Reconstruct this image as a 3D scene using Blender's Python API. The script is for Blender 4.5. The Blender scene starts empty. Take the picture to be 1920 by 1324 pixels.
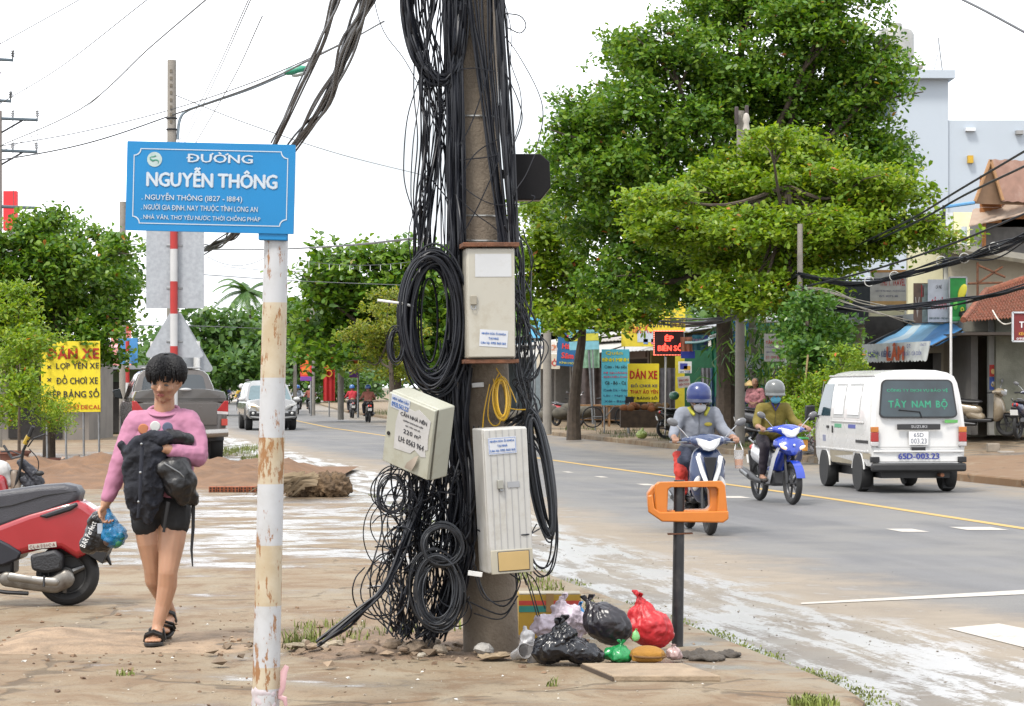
import bpy, math, random
import numpy as np
from mathutils import Vector, Matrix, Euler
random.seed(7); np.random.seed(7)
PI = math.pi
rad = math.radians
sc = bpy.context.scene
COL = sc.collection

# ---------------------------------------------------------------- camera
EYE, FPX = 1.5, 4400.0          # eye height in metres, focal length in photo pixels
cam_d = bpy.data.cameras.new("camera")
cam = bpy.data.objects.new("camera", cam_d); COL.objects.link(cam)
cam.location = (0, 0, EYE); cam.rotation_euler = (PI/2, 0, 0)
cam_d.sensor_width = 36; cam_d.lens = 36*FPX/1920
cam_d.shift_y = 63/1920
cam_d.clip_start = 0.5; cam_d.clip_end = 6000
sc.camera = cam

# ---------------------------------------------------------------- sky, sun, exposure (bright overcast)
SUN_EL, SUN_AZ = rad(58), rad(215)
w = bpy.data.worlds.new("World"); sc.world = w; w.use_nodes = True
nt = w.node_tree; nt.nodes.clear()
out = nt.nodes.new('ShaderNodeOutputWorld'); bg = nt.nodes.new('ShaderNodeBackground')
sky = nt.nodes.new('ShaderNodeTexSky'); sky.sky_type = 'NISHITA'; sky.sun_disc = False
sky.sun_elevation = SUN_EL; sky.sun_rotation = SUN_AZ; sky.air_density = 1.5; sky.dust_density = 4
mixc = nt.nodes.new('ShaderNodeMix'); mixc.data_type = 'RGBA'; mixc.inputs[0].default_value = 0.84
mixc.inputs[7].default_value = (12.8, 13.1, 13.7, 1)          # even cloud cover over the blue
wtc = nt.nodes.new('ShaderNodeTexCoord'); wno = nt.nodes.new('ShaderNodeTexNoise'); wno.inputs['Scale'].default_value = 2.6; wno.inputs['Detail'].default_value = 6
wmp = nt.nodes.new('ShaderNodeMapping'); wmp.inputs['Scale'].default_value = (1, 1, 2.6); nt.links.new(wtc.outputs['Generated'], wmp.inputs[0]); nt.links.new(wmp.outputs[0], wno.inputs['Vector'])
wcr = nt.nodes.new('ShaderNodeValToRGB'); wcr.color_ramp.elements[0].position = .33; wcr.color_ramp.elements[1].position = .47
wcr.color_ramp.elements[0].color = (.39, .41, .42, 1); wcr.color_ramp.elements[1].color = (1, 1, 1, 1)     # thinner and thicker cloud
wml = nt.nodes.new('ShaderNodeMix'); wml.data_type = 'RGBA'; wml.blend_type = 'MULTIPLY'; wml.inputs[0].default_value = 1; wml.inputs[7].default_value = (13.4, 13.7, 14.3, 1)
nt.links.new(wno.outputs[0], wcr.inputs[0]); nt.links.new(wcr.outputs[0], wml.inputs[6]); nt.links.new(wml.outputs[2], mixc.inputs[7])
nt.links.new(sky.outputs[0], mixc.inputs[6]); nt.links.new(mixc.outputs[2], bg.inputs[0])
bg.inputs[1].default_value = 0.1
nt.links.new(bg.outputs[0], out.inputs[0])
sun_d = bpy.data.lights.new("sun", 'SUN'); sun_d.energy = 2.3; sun_d.angle = rad(12); sun_d.color = (1, .95, .87)
sun = bpy.data.objects.new("sun", sun_d); COL.objects.link(sun)
# pointing: from azimuth SUN_AZ (clockwise from +Y) down at SUN_EL
sd = Vector((math.sin(SUN_AZ)*math.cos(SUN_EL), math.cos(SUN_AZ)*math.cos(SUN_EL), math.sin(SUN_EL)))
sun.rotation_euler = sd.to_track_quat('Z', 'Y').to_euler()
sc.view_settings.view_transform = 'Standard'; sc.view_settings.look = 'None'
sc.view_settings.exposure = 0.88; sc.view_settings.gamma = 1
sc.render.engine = 'CYCLES'
sc.cycles.use_denoising = True; sc.cycles.max_bounces = 8; sc.cycles.transparent_max_bounces = 12
sc.cycles.sample_clamp_indirect = 6

# ---------------------------------------------------------------- layout helpers
def W(px, py, D):
    """world point that a photo pixel looks at, D metres down the street"""
    return Vector(((px-960)/FPX*D, D, EYE+(725-py)/FPX*D))
def interp(pts, D):
    if D <= pts[0][0]:
        a, b = pts[0], pts[1]
    elif D >= pts[-1][0]:
        a, b = pts[-2], pts[-1]
    else:
        for a, b in zip(pts, pts[1:]):
            if a[0] <= D <= b[0]: break
    return a[1]+(b[1]-a[1])*(D-a[0])/(b[0]-a[0])

# ---------------------------------------------------------------- materials
_mc = {}
ALB = .6            # surface colours below are written as seen; this brings them to real reflectances for the set exposure
def lin(c):
    return tuple(((v/255)/12.92 if v/255 <= .04045 else ((v/255+.055)/1.055)**2.4) for v in c)
def nn(t, typ, **kw):
    n = t.nodes.new(typ)
    for k, v in kw.items(): setattr(n, k, v)
    return n
def ramp(t, stops):
    n = t.nodes.new('ShaderNodeValToRGB'); e = n.color_ramp.elements
    while len(e) > 1: e.remove(e[-1])
    for i, (p, c) in enumerate(stops):
        el = e[0] if i == 0 else e.new(p)
        el.position = p; el.color = (c, c, c, 1) if not isinstance(c, tuple) else (*c[:3], 1)
    return n
def mat(col, rough=.55, metal=0., var=.12, vs=6., bump=0., bs=30., dirt=None, damt=.5, ds=3., spec=.5, trans=0., alpha=1., emit=None, es=1., coat=0., sss=0.):
    key = (tuple(col), rough, metal, var, vs, bump, bs, dirt, damt, ds, spec, trans, alpha, emit, es, coat, sss)
    if key in _mc: return _mc[key]
    col = tuple(c*ALB for c in col)
    if dirt: dirt = tuple(c*ALB for c in dirt)
    m = bpy.data.materials.new("mat_%d" % len(_mc)); m.use_nodes = True; _mc[key] = m
    t = m.node_tree; b = t.nodes['Principled BSDF']; L = t.links.new
    b.inputs['Roughness'].default_value = rough; b.inputs['Metallic'].default_value = metal
    b.inputs['Specular IOR Level'].default_value = spec
    b.inputs['Transmission Weight'].default_value = trans; b.inputs['Alpha'].default_value = alpha
    b.inputs['Coat Weight'].default_value = coat; b.inputs['Coat Roughness'].default_value = .06
    if sss:
        b.inputs['Subsurface Weight'].default_value = sss; b.inputs['Subsurface Radius'].default_value = (.012, .005, .003)
        b.inputs['Subsurface Scale'].default_value = .6
    if emit: b.inputs['Emission Color'].default_value = (*emit, 1); b.inputs['Emission Strength'].default_value = es
    tc = nn(t, 'ShaderNodeTexCoord')
    n1 = nn(t, 'ShaderNodeTexNoise'); n1.inputs['Scale'].default_value = vs; n1.inputs['Detail'].default_value = 5
    L(tc.outputs['Object'], n1.inputs['Vector'])
    r = ramp(t, [(.3, tuple(c*(1-var) for c in col)), (.7, tuple(min(.9, c*(1+var)) for c in col))])
    L(n1.outputs[0], r.inputs[0]); src = r.outputs[0]
    if dirt:
        n2 = nn(t, 'ShaderNodeTexNoise'); n2.inputs['Scale'].default_value = ds; n2.inputs['Detail'].default_value = 8; n2.inputs['Roughness'].default_value = .7
        L(tc.outputs['Object'], n2.inputs['Vector'])
        rr = ramp(t, [(.62-.35*damt, 0.), (.8-.2*damt, min(1, damt+.25))]); L(n2.outputs[0], rr.inputs[0])
        mx = nn(t, 'ShaderNodeMix', data_type='RGBA'); L(rr.outputs[0], mx.inputs[0]); L(src, mx.inputs[6]); mx.inputs[7].default_value = (*dirt, 1)
        src = mx.outputs[2]
    L(src, b.inputs['Base Color'])
    rn = nn(t, 'ShaderNodeMapRange'); rn.inputs[3].default_value = max(0, rough-.08); rn.inputs[4].default_value = min(1, rough+.08)
    L(n1.outputs[0], rn.inputs[0]); L(rn.outputs[0], b.inputs['Roughness'])
    if bump:
        n3 = nn(t, 'ShaderNodeTexNoise'); n3.inputs['Scale'].default_value = bs; n3.inputs['Detail'].default_value = 4
        L(tc.outputs['Object'], n3.inputs['Vector'])
        bp = nn(t, 'ShaderNodeBump'); bp.inputs['Strength'].default_value = bump; bp.inputs['Distance'].default_value = .02
        L(n3.outputs[0], bp.inputs['Height']); L(bp.outputs[0], b.inputs['Normal'])
    return m
def c8(r, g, b_): return lin((r, g, b_))

# ---------------------------------------------------------------- mesh builder
class MB:
    def __init__(s): s.v = []; s.f = []; s.m = Matrix.Identity(4)
    def add(s, vs, fs):
        o = len(s.v); s.v += [tuple(s.m @ Vector(v)) for v in vs]; s.f += [tuple(i+o for i in f) for f in fs]; return s
    def box(s, c, size, rot=None):
        x, y, z = size[0]/2, size[1]/2, size[2]/2
        vs = [Vector((a*x, b*y, d*z)) for a in (-1, 1) for b in (-1, 1) for d in (-1, 1)]
        if rot is not None:
            R = rot if isinstance(rot, Matrix) else Euler(rot).to_matrix()
            vs = [R @ v for v in vs]
        vs = [v+Vector(c) for v in vs]
        return s.add(vs, [(0, 1, 3, 2), (4, 6, 7, 5), (0, 4, 5, 1), (2, 3, 7, 6), (0, 2, 6, 4), (1, 5, 7, 3)])
    def ring(s, rings, caps=True, closed=False):
        n = len(rings[0]); vs = [v for r in rings for v in r]; fs = []
        for i in range(len(rings)-(0 if closed else 1)):
            j = (i+1) % len(rings)
            for k in range(n):
                fs.append((i*n+k, i*n+(k+1) % n, j*n+(k+1) % n, j*n+k))
        if caps and not closed:
            fs.append(tuple(range(n-1, -1, -1))); fs.append(tuple((len(rings)-1)*n+k for k in range(n)))
        return s.add(vs, fs)
    def tube(s, pts, r, n=8, caps=True, closed=False, flat=1.):
        pts = [Vector(p) for p in pts]; N = len(pts); rings = []
        t0 = (pts[1]-pts[0]).normalized(); up = Vector((0, 0, 1)) if abs(t0.z) < .9 else Vector((1, 0, 0))
        nrm = (up-t0*up.dot(t0)).normalized()
        for i, p in enumerate(pts):
            if closed: t = pts[(i+1) % N]-pts[i-1]
            else: t = pts[min(i+1, N-1)]-pts[max(i-1, 0)]
            t = t.normalized() if t.length > 1e-9 else t0
            nrm = nrm-t*nrm.dot(t)
            nrm = nrm.normalized() if nrm.length > 1e-6 else t.orthogonal().normalized()
            b = t.cross(nrm); rr = r[i] if isinstance(r, (list, tuple)) else r
            rings.append([p+nrm*math.cos(2*PI*k/n)*rr+b*math.sin(2*PI*k/n)*rr*flat for k in range(n)])
        return s.ring(rings, caps, closed)
    def lathe(s, prof, n=20, axis='z', c=(0, 0, 0)):
        c = Vector(c); rings = []
        for r, z in prof:
            rg = []
            for k in range(n):
                a = 2*PI*k/n; u, v_ = max(r, 1e-4)*math.cos(a), max(r, 1e-4)*math.sin(a)
                rg.append(c+Vector({'z': (u, v_, z), 'x': (z, u, v_), 'y': (v_, z, u)}[axis]))
            rings.append(rg)
        return s.ring(rings, True)
    def prism(s, poly, y0, y1):
        """polygon in local xz, extruded along y"""
        return s.ring([[(x, y0, z) for x, z in poly], [(x, y1, z) for x, z in poly]])
    def prismx(s, poly, x0, x1):
        return s.ring([[(x0, y, z) for y, z in poly], [(x1, y, z) for y, z in poly]])
    def prismz(s, poly, z0, z1):
        return s.ring([[(x, y, z0) for x, y in poly], [(x, y, z1) for x, y in poly]])
    def ell(s, c, r, rot=None, n=14):
        c = Vector(c); r = r if isinstance(r, (tuple, list)) else (r, r, r); m_ = n//2+1; rings = []
        R = Euler(rot).to_matrix() if rot is not None else Matrix.Identity(3)
        for i in range(m_+1):
            th = PI*i/m_; q = max(math.sin(th), 1e-3)
            rings.append([c+R @ Vector((r[0]*q*math.cos(2*PI*k/n), r[1]*q*math.sin(2*PI*k/n), -r[2]*math.cos(th))) for k in range(n)])
        return s.ring(rings)
    def cap(s, p0, r0, p1, r1, n=12):
        """tapered capsule"""
        p0, p1 = Vector(p0), Vector(p1); d = p1-p0; t = d.normalized() if d.length > 1e-6 else Vector((0, 0, 1))
        pts = []; rs = []
        for a in (-85, -55, -25): pts.append(p0+t*math.sin(rad(a))*r0); rs.append(r0*math.cos(rad(a)))
        pts += [p0, p1]; rs += [r0, r1]
        for a in (25, 55, 85): pts.append(p1+t*math.sin(rad(a))*r1); rs.append(r1*math.cos(rad(a)))
        nrm = t.orthogonal().normalized(); b = t.cross(nrm)
        return s.ring([[p+(nrm*math.cos(2*PI*k/n)+b*math.sin(2*PI*k/n))*r_ for k in range(n)] for p, r_ in zip(pts, rs)])
    def chain(s, pts, rs):
        for i in range(len(pts)-1): s.cap(pts[i], rs[i], pts[i+1], rs[i+1])
        return s
    def torus(s, c, R, r, axis='x', n=28, m=10, squash=1.):
        c = Vector(c); pts = []
        for k in range(n):
            a = 2*PI*k/n; u, v_ = R*math.cos(a), R*math.sin(a)
            pts.append(c+Vector({'x': (0, u, v_), 'y': (u, 0, v_), 'z': (u, v_, 0)}[axis]))
        return s.tube(pts, r, m, False, True, squash)

def tag(o, label=None, cat=None, group=None, kind=None):
    if label: o['label'] = label
    if cat: o['category'] = cat
    if group: o['group'] = group
    if kind: o['kind'] = kind
    return o
def thing(name, label, cat, loc=(0, 0, 0), rz=0., group=None, rot=None):
    o = bpy.data.objects.new(name, None); COL.objects.link(o); o.empty_display_size = .1
    o.location = loc; o.rotation_euler = rot if rot is not None else (0, 0, rz)
    return tag(o, label, cat, group)
def obj(name, mb, m, parent=None, bevel=0., ang=35, smooth=True, subs=0, loc=None):
    me = bpy.data.meshes.new(name)
    if isinstance(mb, bpy.types.Mesh): me = mb
    else:
        me.from_pydata(mb.v, [], mb.f); me.validate(); me.update()
    import bmesh
    if not isinstance(mb, bpy.types.Mesh) and len(mb.f) < 30000:
        bm = bmesh.new(); bm.from_mesh(me); bmesh.ops.recalc_face_normals(bm, faces=bm.faces); bm.to_mesh(me); bm.free()
    for mm in (m if isinstance(m, (list, tuple)) else [m]): me.materials.append(mm)
    if smooth:
        me.polygons.foreach_set('use_smooth', [True]*len(me.polygons)); me.set_sharp_from_angle(angle=rad(ang))
    o = bpy.data.objects.new(name, me); COL.objects.link(o)
    if parent: o.parent = parent
    if loc is not None: o.location = loc
    if bevel:
        b = o.modifiers.new('bevel', 'BEVEL'); b.width = bevel; b.segments = 2; b.limit_method = 'ANGLE'; b.angle_limit = rad(40)
    if subs:
        q = o.modifiers.new('sub', 'SUBSURF'); q.levels = subs; q.render_levels = subs
    return o
_tx = {}
def tex(size, depth=2):
    k = (size, depth)
    if k not in _tx:
        t = bpy.data.textures.new('clouds', 'CLOUDS'); t.noise_scale = size; t.noise_depth = depth; _tx[k] = t
    return _tx[k]
def hardtex(size):
    k = ('h', size)
    if k not in _tx: t = bpy.data.textures.new('creases', 'CLOUDS'); t.noise_scale = size; t.noise_depth = 2; t.noise_type = 'HARD_NOISE'; _tx[k] = t
    return _tx[k]
def blob(name, mb, m, parent=None, vox=.012, it=4, disp=0., dsz=.06):
    """one continuous surface grown round overlapping volumes"""
    o = obj(name, mb, m, parent)
    r = o.modifiers.new('remesh', 'REMESH'); r.mode = 'VOXEL'; r.voxel_size = vox; r.use_smooth_shade = True
    if it:
        s_ = o.modifiers.new('smooth', 'SMOOTH'); s_.iterations = it; s_.factor = .5
    if disp:
        d = o.modifiers.new('folds', 'DISPLACE'); d.texture = tex(dsz); d.strength = disp; d.mid_level = .5; d.texture_coords = 'LOCAL'
    dg = bpy.context.evaluated_depsgraph_get()
    me = bpy.data.meshes.new_from_object(o.evaluated_get(dg)); o.modifiers.clear()
    old = o.data; o.data = me; bpy.data.meshes.remove(old)
    me.polygons.foreach_set('use_smooth', [True]*len(me.polygons))
    return o
import unicodedata
_gl = {}
def glyph(ch):
    """mesh of one plain letter: points, faces, left edge, width"""
    if ch not in _gl:
        cu = bpy.data.curves.new('lettering', 'FONT'); cu.body = ch; cu.size = 1; cu.resolution_u = 2
        o = bpy.data.objects.new('lettering', cu); COL.objects.link(o)
        dg = bpy.context.evaluated_depsgraph_get(); dg.update()
        me = bpy.data.meshes.new_from_object(o.evaluated_get(dg)); n = len(me.vertices)
        co = np.empty(n*3); me.vertices.foreach_get('co', co); co = co.reshape(-1, 3)[:, :2]; fs = [tuple(p.vertices) for p in me.polygons]
        bpy.data.objects.remove(o); bpy.data.curves.remove(cu); bpy.data.meshes.remove(me)
        if n: x0 = co[:, 0].min(); w_ = co[:, 0].max()-x0; co[:, 0] -= x0
        else: w_ = .22
        _gl[ch] = (co, fs, w_, (co[:, 1].max() if n else .7))
    return _gl[ch]
def stroke(P, t):
    """flat ribbon along a polyline"""
    vs = []
    for i, p in enumerate(P):
        a, b_ = P[max(0, i-1)], P[min(len(P)-1, i+1)]; dx, dy = b_[0]-a[0], b_[1]-a[1]; l = math.hypot(dx, dy) or 1
        vs += [(p[0]-dy/l*t/2, p[1]+dx/l*t/2), (p[0]+dy/l*t/2, p[1]-dx/l*t/2)]
    return vs, [(2*i, 2*i+1, 2*i+3, 2*i+2) for i in range(len(P)-1)]
MARKS = {chr(0x302): [(-.13, .05), (0, .16), (.13, .05)], chr(0x306): [(-.12, .15), (-.06, .07), (.06, .07), (.12, .15)], chr(0x301): [(-.05, .04), (.07, .17)], chr(0x300): [(.05, .04), (-.07, .17)],
         chr(0x309): [(-.05, .15), (.03, .17), (.04, .1), (-.01, .04)], chr(0x303): [(-.14, .06), (-.05, .12), (.05, .07), (.14, .13)]}
def compose(s, spacing=1.):
    V = []; F = []; x = 0.; lay = 0
    def put(vs, fs, k):
        o = len(V); V.extend((p[0], p[1], -k*.00025) for p in vs); F.extend(tuple(i+o for i in f) for f in fs)
    for ch in s:
        if ch == ' ': x += .27*spacing; continue
        d = {'Đ': 'D', 'đ': 'd'}.get(ch); dec = unicodedata.normalize('NFD', d or ch)
        base, marks = dec[0], dec[1:]; co, fs, w_, top = glyph(base)
        put([(p[0]+x, p[1]) for p in co], fs, 0)
        if ch == 'Đ': put(*stroke([(x-.07, .35), (x+.26, .35)], .085), 1)
        if ch == 'đ': put(*stroke([(x+.15, .62), (x+.55, .62)], .08), 1)
        y = top; cx_ = x+w_/2
        for m_ in marks:
            if m_ == chr(0x31b): put(*stroke([(x+w_-.07, top-.02), (x+w_+.03, top), (x+w_+.07, top+.1)], .075), 1)
            elif m_ == chr(0x323): put([(cx_-.05, -.17), (cx_+.05, -.17), (cx_+.05, -.07), (cx_-.05, -.07)], [(0, 1, 2, 3)], 1)
            elif m_ in MARKS:
                put(*stroke([(cx_+a, y+c) for a, c in MARKS[m_]], .075), 1); y += .14
        x += w_+.105*spacing
    return np.array(V) if V else np.zeros((0, 3)), F
def lettering(s, cx, cz, width, height, m, parent, y=-.004, bold=.012, name='lettering', M4=None, spacing=1., shear=0.):
    """flat letters on a board facing -Y; width/height are the whole line's size"""
    co, fs = compose(s, spacing); n = len(co)
    if n == 0: return None
    mn, mx = co.min(0), co.max(0); sz = np.maximum(mx-mn, 1e-6); c = (mn+mx)/2
    q = np.empty_like(co); q[:, 0] = (co[:, 0]-c[0])/sz[0]*width+cx; q[:, 2] = (co[:, 1]-c[1])/sz[1]*height+cz; q[:, 1] = y+co[:, 2]
    if bold:      # heavier strokes: the same letters again, shifted a little, each a fraction of a millimetre in front
        bx, bz = bold/sz[0]*width, bold/sz[1]*height*.6
        Q = []; F = []
        for k, (dx, dz) in enumerate(((-bx, 0), (bx, 0), (0, bz), (0, -bz), (0, 0))):
            F += [tuple(i+k*n for i in f) for f in fs]; q2 = q.copy(); q2[:, 0] += dx; q2[:, 2] += dz; q2[:, 1] -= k*.0004; Q.append(q2)
        q = np.concatenate(Q)
    else: F = fs
    me = bpy.data.meshes.new(name)
    if M4 is not None: q = np.array([tuple(M4 @ Vector(p)) for p in q])
    me.from_pydata(q.tolist(), [], F); me.update()
    me.materials.clear(); me.materials.append(m)
    o = bpy.data.objects.new(name, me); COL.objects.link(o); o.parent = parent
    return o
def copy_tree(o, parent=None):
    c = o.copy(); COL.objects.link(c); c.parent = parent
    for ch in o.children: copy_tree(ch, c)
    return c
def catmull(P, per=8, closed=False):
    P = [Vector(p) for p in P]; N = len(P); out = []
    rng = range(N if closed else N-1)
    for i in rng:
        p0 = P[(i-1) % N] if (closed or i > 0) else P[0]*2-P[1]
        p1, p2 = P[i], P[(i+1) % N]
        p3 = P[(i+2) % N] if (closed or i < N-2) else P[-1]*2-P[-2]
        for k in range(per):
            t = k/per
            out.append(.5*((2*p1)+(p2-p0)*t+(2*p0-5*p1+4*p2-p3)*t*t+(3*p1-p0-3*p2+p3)*t**3))
    if not closed: out.append(P[-1])
    return out
def rrect(w, h, r, n=4, cx=0, cz=0):
    pts = []
    for (sx, sz, a0) in ((1, 1, 0), (-1, 1, 90), (-1, -1, 180), (1, -1, 270)):
        for k in range(n+1):
            a = rad(a0+90*k/n); pts.append((cx+sx*(w/2-r)+r*math.cos(a), cz+sz*(h/2-r)+r*math.sin(a)))
    return pts

# shared materials
BLACK = mat((.012, .012, .014), .5, var=.3)
RUBBER = mat((.018, .018, .019), .75, var=.25, bump=.2, bs=60)
DARKMET = mat((.03, .03, .033), .42, .4)
CHROME = mat((.7, .7, .72), .2, 1.)
STEEL = mat((.42, .43, .44), .42, .85, var=.2)
GALV = mat((.50, .53, .57), .55, .35, var=.12, vs=25)
RUST = mat((.19, .075, .035), .85, var=.45, vs=14, bump=.4, bs=50)
GLASSDK = mat((.02, .026, .03), .06, 0, var=.2, spec=.7)
WHITEP = mat((1.05, 1.05, 1.03), .4, var=.05)
WOOD = mat((.32, .17, .07), .7, var=.3, vs=4)
CONC = mat((.36, .33, .29), .85, var=.2, vs=3, bump=.35, bs=40, dirt=(.16, .14, .12), damt=.35)
SKIN = mat((.56, .30, .18), .5, var=.08, vs=9, sss=.25)
SKIN2 = mat((.40, .21, .13), .52, var=.08, vs=9, sss=.2)
HAIR = mat((.005, .0045, .006), .5, spec=.3, var=.4, vs=30, bump=.5, bs=90)
# ================================================================ ground, road, pavements
KERB = [(3, -6.), (9.9, -3.4), (10.3, -1.2), (10.55, .55), (10.75, 1.2), (10.95, 1.52), (11.15, 1.67), (11.4, 1.725), (11.7, 1.71), (12.1, 1.65), (12.57, 1.57), (13.5, 1.40), (15, 1.125), (17.8, .527), (19.7, .18), (34.7, -2.3), (51.6, -5.8), (58, -7.2), (90, -13.6), (115, -17.6), (140, -21.2), (200, -28), (300, -35), (600, -50)]
CENT = [(3, 9.9), (15, 7.95), (20, 6.95), (26.1, 5.69), (33.5, 4.4), (49.6, 1.01), (70, -3), (90, -6.98), (115, -11), (140, -14.6), (200, -21.), (300, -28), (600, -43)]
FARK = [(3, 14.2), (26, 10), (34, 8.5), (39, 7.55), (48.9, 6.2), (61, 3.8), (75.9, 1.3), (90, -1.9), (115, -6.2), (140, -9.8), (200, -16.4), (300, -23.5), (600, -38)]
kx = lambda D: interp(KERB, D); fx = lambda D: interp(FARK, D); cxn = lambda D: interp(CENT, D)
ROADZ = -.08
def far_z(D, off):
    """height of the far pavement, off metres beyond its kerb"""
    k = .045 if D < 56 else max(.012, .045-.0055*(D-56))
    return .05+k*max(0, min(off, 9))
STA = [3, 5, 7, 8.5, 9.9, 10.1, 10.3, 10.45, 10.55, 10.65, 10.75, 10.85, 10.95, 11.05, 11.15, 11.27, 11.4, 11.55, 11.7, 11.9, 12.1, 12.3, 12.57, 13, 13.5, 14.2, 15, 16.5, 18, 20, 22, 24, 26, 28, 30, 33, 36, 39, 43, 47, 51, 56, 61, 68, 76, 83, 90, 100, 115, 128, 140, 160, 180, 200, 240, 300, 400, 600]

def node_tree(name):
    m = bpy.data.materials.new(name); m.use_nodes = True; t = m.node_tree
    return m, t, t.nodes['Principled BSDF'], t.links.new
class NB:
    """short hand for building node graphs"""
    def __init__(s, t): s.t = t; s.L = t.links.new
    def noise(s, vec, scale, detail=5, rough=.55, dist=0.):
        n = nn(s.t, 'ShaderNodeTexNoise'); n.inputs['Scale'].default_value = scale; n.inputs['Detail'].default_value = detail
        n.inputs['Roughness'].default_value = rough; n.inputs['Distortion'].default_value = dist; s.L(vec, n.inputs['Vector']); return n.outputs[0]
    def sstep(s, v, a, b):
        n = nn(s.t, 'ShaderNodeMapRange', interpolation_type='SMOOTHSTEP'); s.put(n.inputs[0], v)
        lo, hi = (a, b) if a < b else (b, a); n.inputs[1].default_value = lo; n.inputs[2].default_value = hi
        n.inputs[3].default_value = 0. if a < b else 1.; n.inputs[4].default_value = 1. if a < b else 0.; return n.outputs[0]
    def put(s, i, v):
        if isinstance(v, (int, float)): i.default_value = v
        elif isinstance(v, tuple): i.default_value = (*v[:3], 1)
        else: s.L(v, i)
    def math(s, op, a, b=0., c=None):
        n = nn(s.t, 'ShaderNodeMath', operation=op); s.put(n.inputs[0], a); s.put(n.inputs[1], b)
        if c is not None: s.put(n.inputs[2], c)
        return n.outputs[0]
    def mul(s, a, b): return s.math('MULTIPLY', a, b)
    def mix(s, f, a, b):
        n = nn(s.t, 'ShaderNodeMix', data_type='RGBA'); s.put(n.inputs[0], f); s.put(n.inputs[6], a); s.put(n.inputs[7], b); return n.outputs[2]
    def mixf(s, f, a, b):
        n = nn(s.t, 'ShaderNodeMix'); s.put(n.inputs[0], f); s.put(n.inputs[2], a); s.put(n.inputs[3], b); return n.outputs[0]
    def scale(s, vec, v):
        n = nn(s.t, 'ShaderNodeMapping'); n.inputs['Scale'].default_value = v; s.L(vec, n.inputs[0]); return n.outputs[0]
    def sep(s, vec):
        n = nn(s.t, 'ShaderNodeSeparateXYZ'); s.L(vec, n.inputs[0]); return n.outputs
    def bump(s, h, strength, dist=.02, nrm=None):
        n = nn(s.t, 'ShaderNodeBump'); n.inputs['Strength'].default_value = strength if isinstance(strength, float) else 1; n.inputs['Distance'].default_value = dist
        if not isinstance(strength, float): s.L(strength, n.inputs['Strength'])
        s.L(h, n.inputs['Height'])
        if nrm is not None: s.L(nrm, n.inputs['Normal'])
        return n.outputs[0]

def asphalt_material():
    m, t, b, L = node_tree('wet_asphalt'); q = NB(t)
    obv = nn(t, 'ShaderNodeTexCoord').outputs['Object']; uv = nn(t, 'ShaderNodeUVMap').outputs[0]
    u, v, _ = q.sep(uv)
    n1 = q.noise(obv, .5, 6); n2 = q.noise(obv, 2.2, 7, .65); n3 = q.noise(obv, 60, 4, .6)
    along = q.noise(q.scale(uv, (1.6, .12, 1)), 1., 5, .6)
    base = q.mix(q.sstep(along, .35, .68), (0.09, 0.0888, 0.0912), (0.123, 0.1212, 0.1224))
    base = q.mix(q.sstep(n1, .4, .66), base, (0.141, 0.135, 0.126))
    base = q.mix(q.mul(q.sstep(n3, .5, .72), .5), base, (0.06, 0.06, 0.063))
    # sand washed along the kerb
    ud = q.math('ADD', u, q.math('MULTIPLY_ADD', n1, 2.6, -1.3)); ud = q.math('ADD', ud, q.math('MULTIPLY_ADD', n2, 1.2, -.6))
    sand = q.mul(q.sstep(ud, 3.1, 1.9), q.sstep(ud, .2, .8))
    base = q.mix(q.mul(sand, .9), base, q.mix(q.sstep(n2, .35, .7), (0.215, 0.175, 0.128), (0.175, 0.142, 0.105)))
    fs = q.sstep(u, 8.6, 10.); base = q.mix(q.mul(fs, q.sstep(n2, .3, .6)), base, (0.18, 0.15, 0.114))
    # wet band in the gutter
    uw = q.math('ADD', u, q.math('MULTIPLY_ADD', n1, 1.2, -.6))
    st = q.noise(q.scale(uv, (3.0, .5, 1)), 1.1, 7, .68, .4)
    grit = q.noise(obv, 24, 5, .75)
    wet = q.mul(q.sstep(uw, 1.75, 1.25), q.sstep(q.math('ADD', q.mul(st, .6), q.math('ADD', q.mul(grit, .2), q.mul(n2, .2))), .468, .53))
    wet2 = q.mul(q.mul(q.sstep(uw, 3.2, 1.4), q.sstep(n2, .57, .66)), .4)
    wet = q.math('MAXIMUM', wet, wet2)
    sheen_tone = q.mul(q.sstep(uw, 1.5, 1.1), .7); base = q.mix(sheen_tone, base, q.mix(q.sstep(n2, .35, .65), (.17, .155, .13), (.12, .10, .078)))      # pale tone put into the base to lift the gutter's sky sheen
    base = q.mix(q.mul(wet, .45), base, (0.06, 0.0528, 0.045))
    moss = q.mul(q.sstep(u, .24, .05), q.sstep(n2, .42, .56)); base = q.mix(moss, base, (0.054, 0.069, 0.015))
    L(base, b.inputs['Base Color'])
    ro = q.mixf(wet, q.mixf(n2, .62, .8), q.mixf(grit, .28, .5)); L(q.mixf(wet, .4, 1.), b.inputs['Specular IOR Level']); L(wet, b.inputs['Coat Weight']); b.inputs['Coat IOR'].default_value = 3.4; L(q.mixf(st, .5, .26), b.inputs["Coat Roughness"]); L(ro, b.inputs['Roughness'])
    hb = q.mixf(wet, n3, q.mul(grit, 1.2)); L(q.bump(hb, .55, .012), b.inputs['Normal'])
    return m

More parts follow.
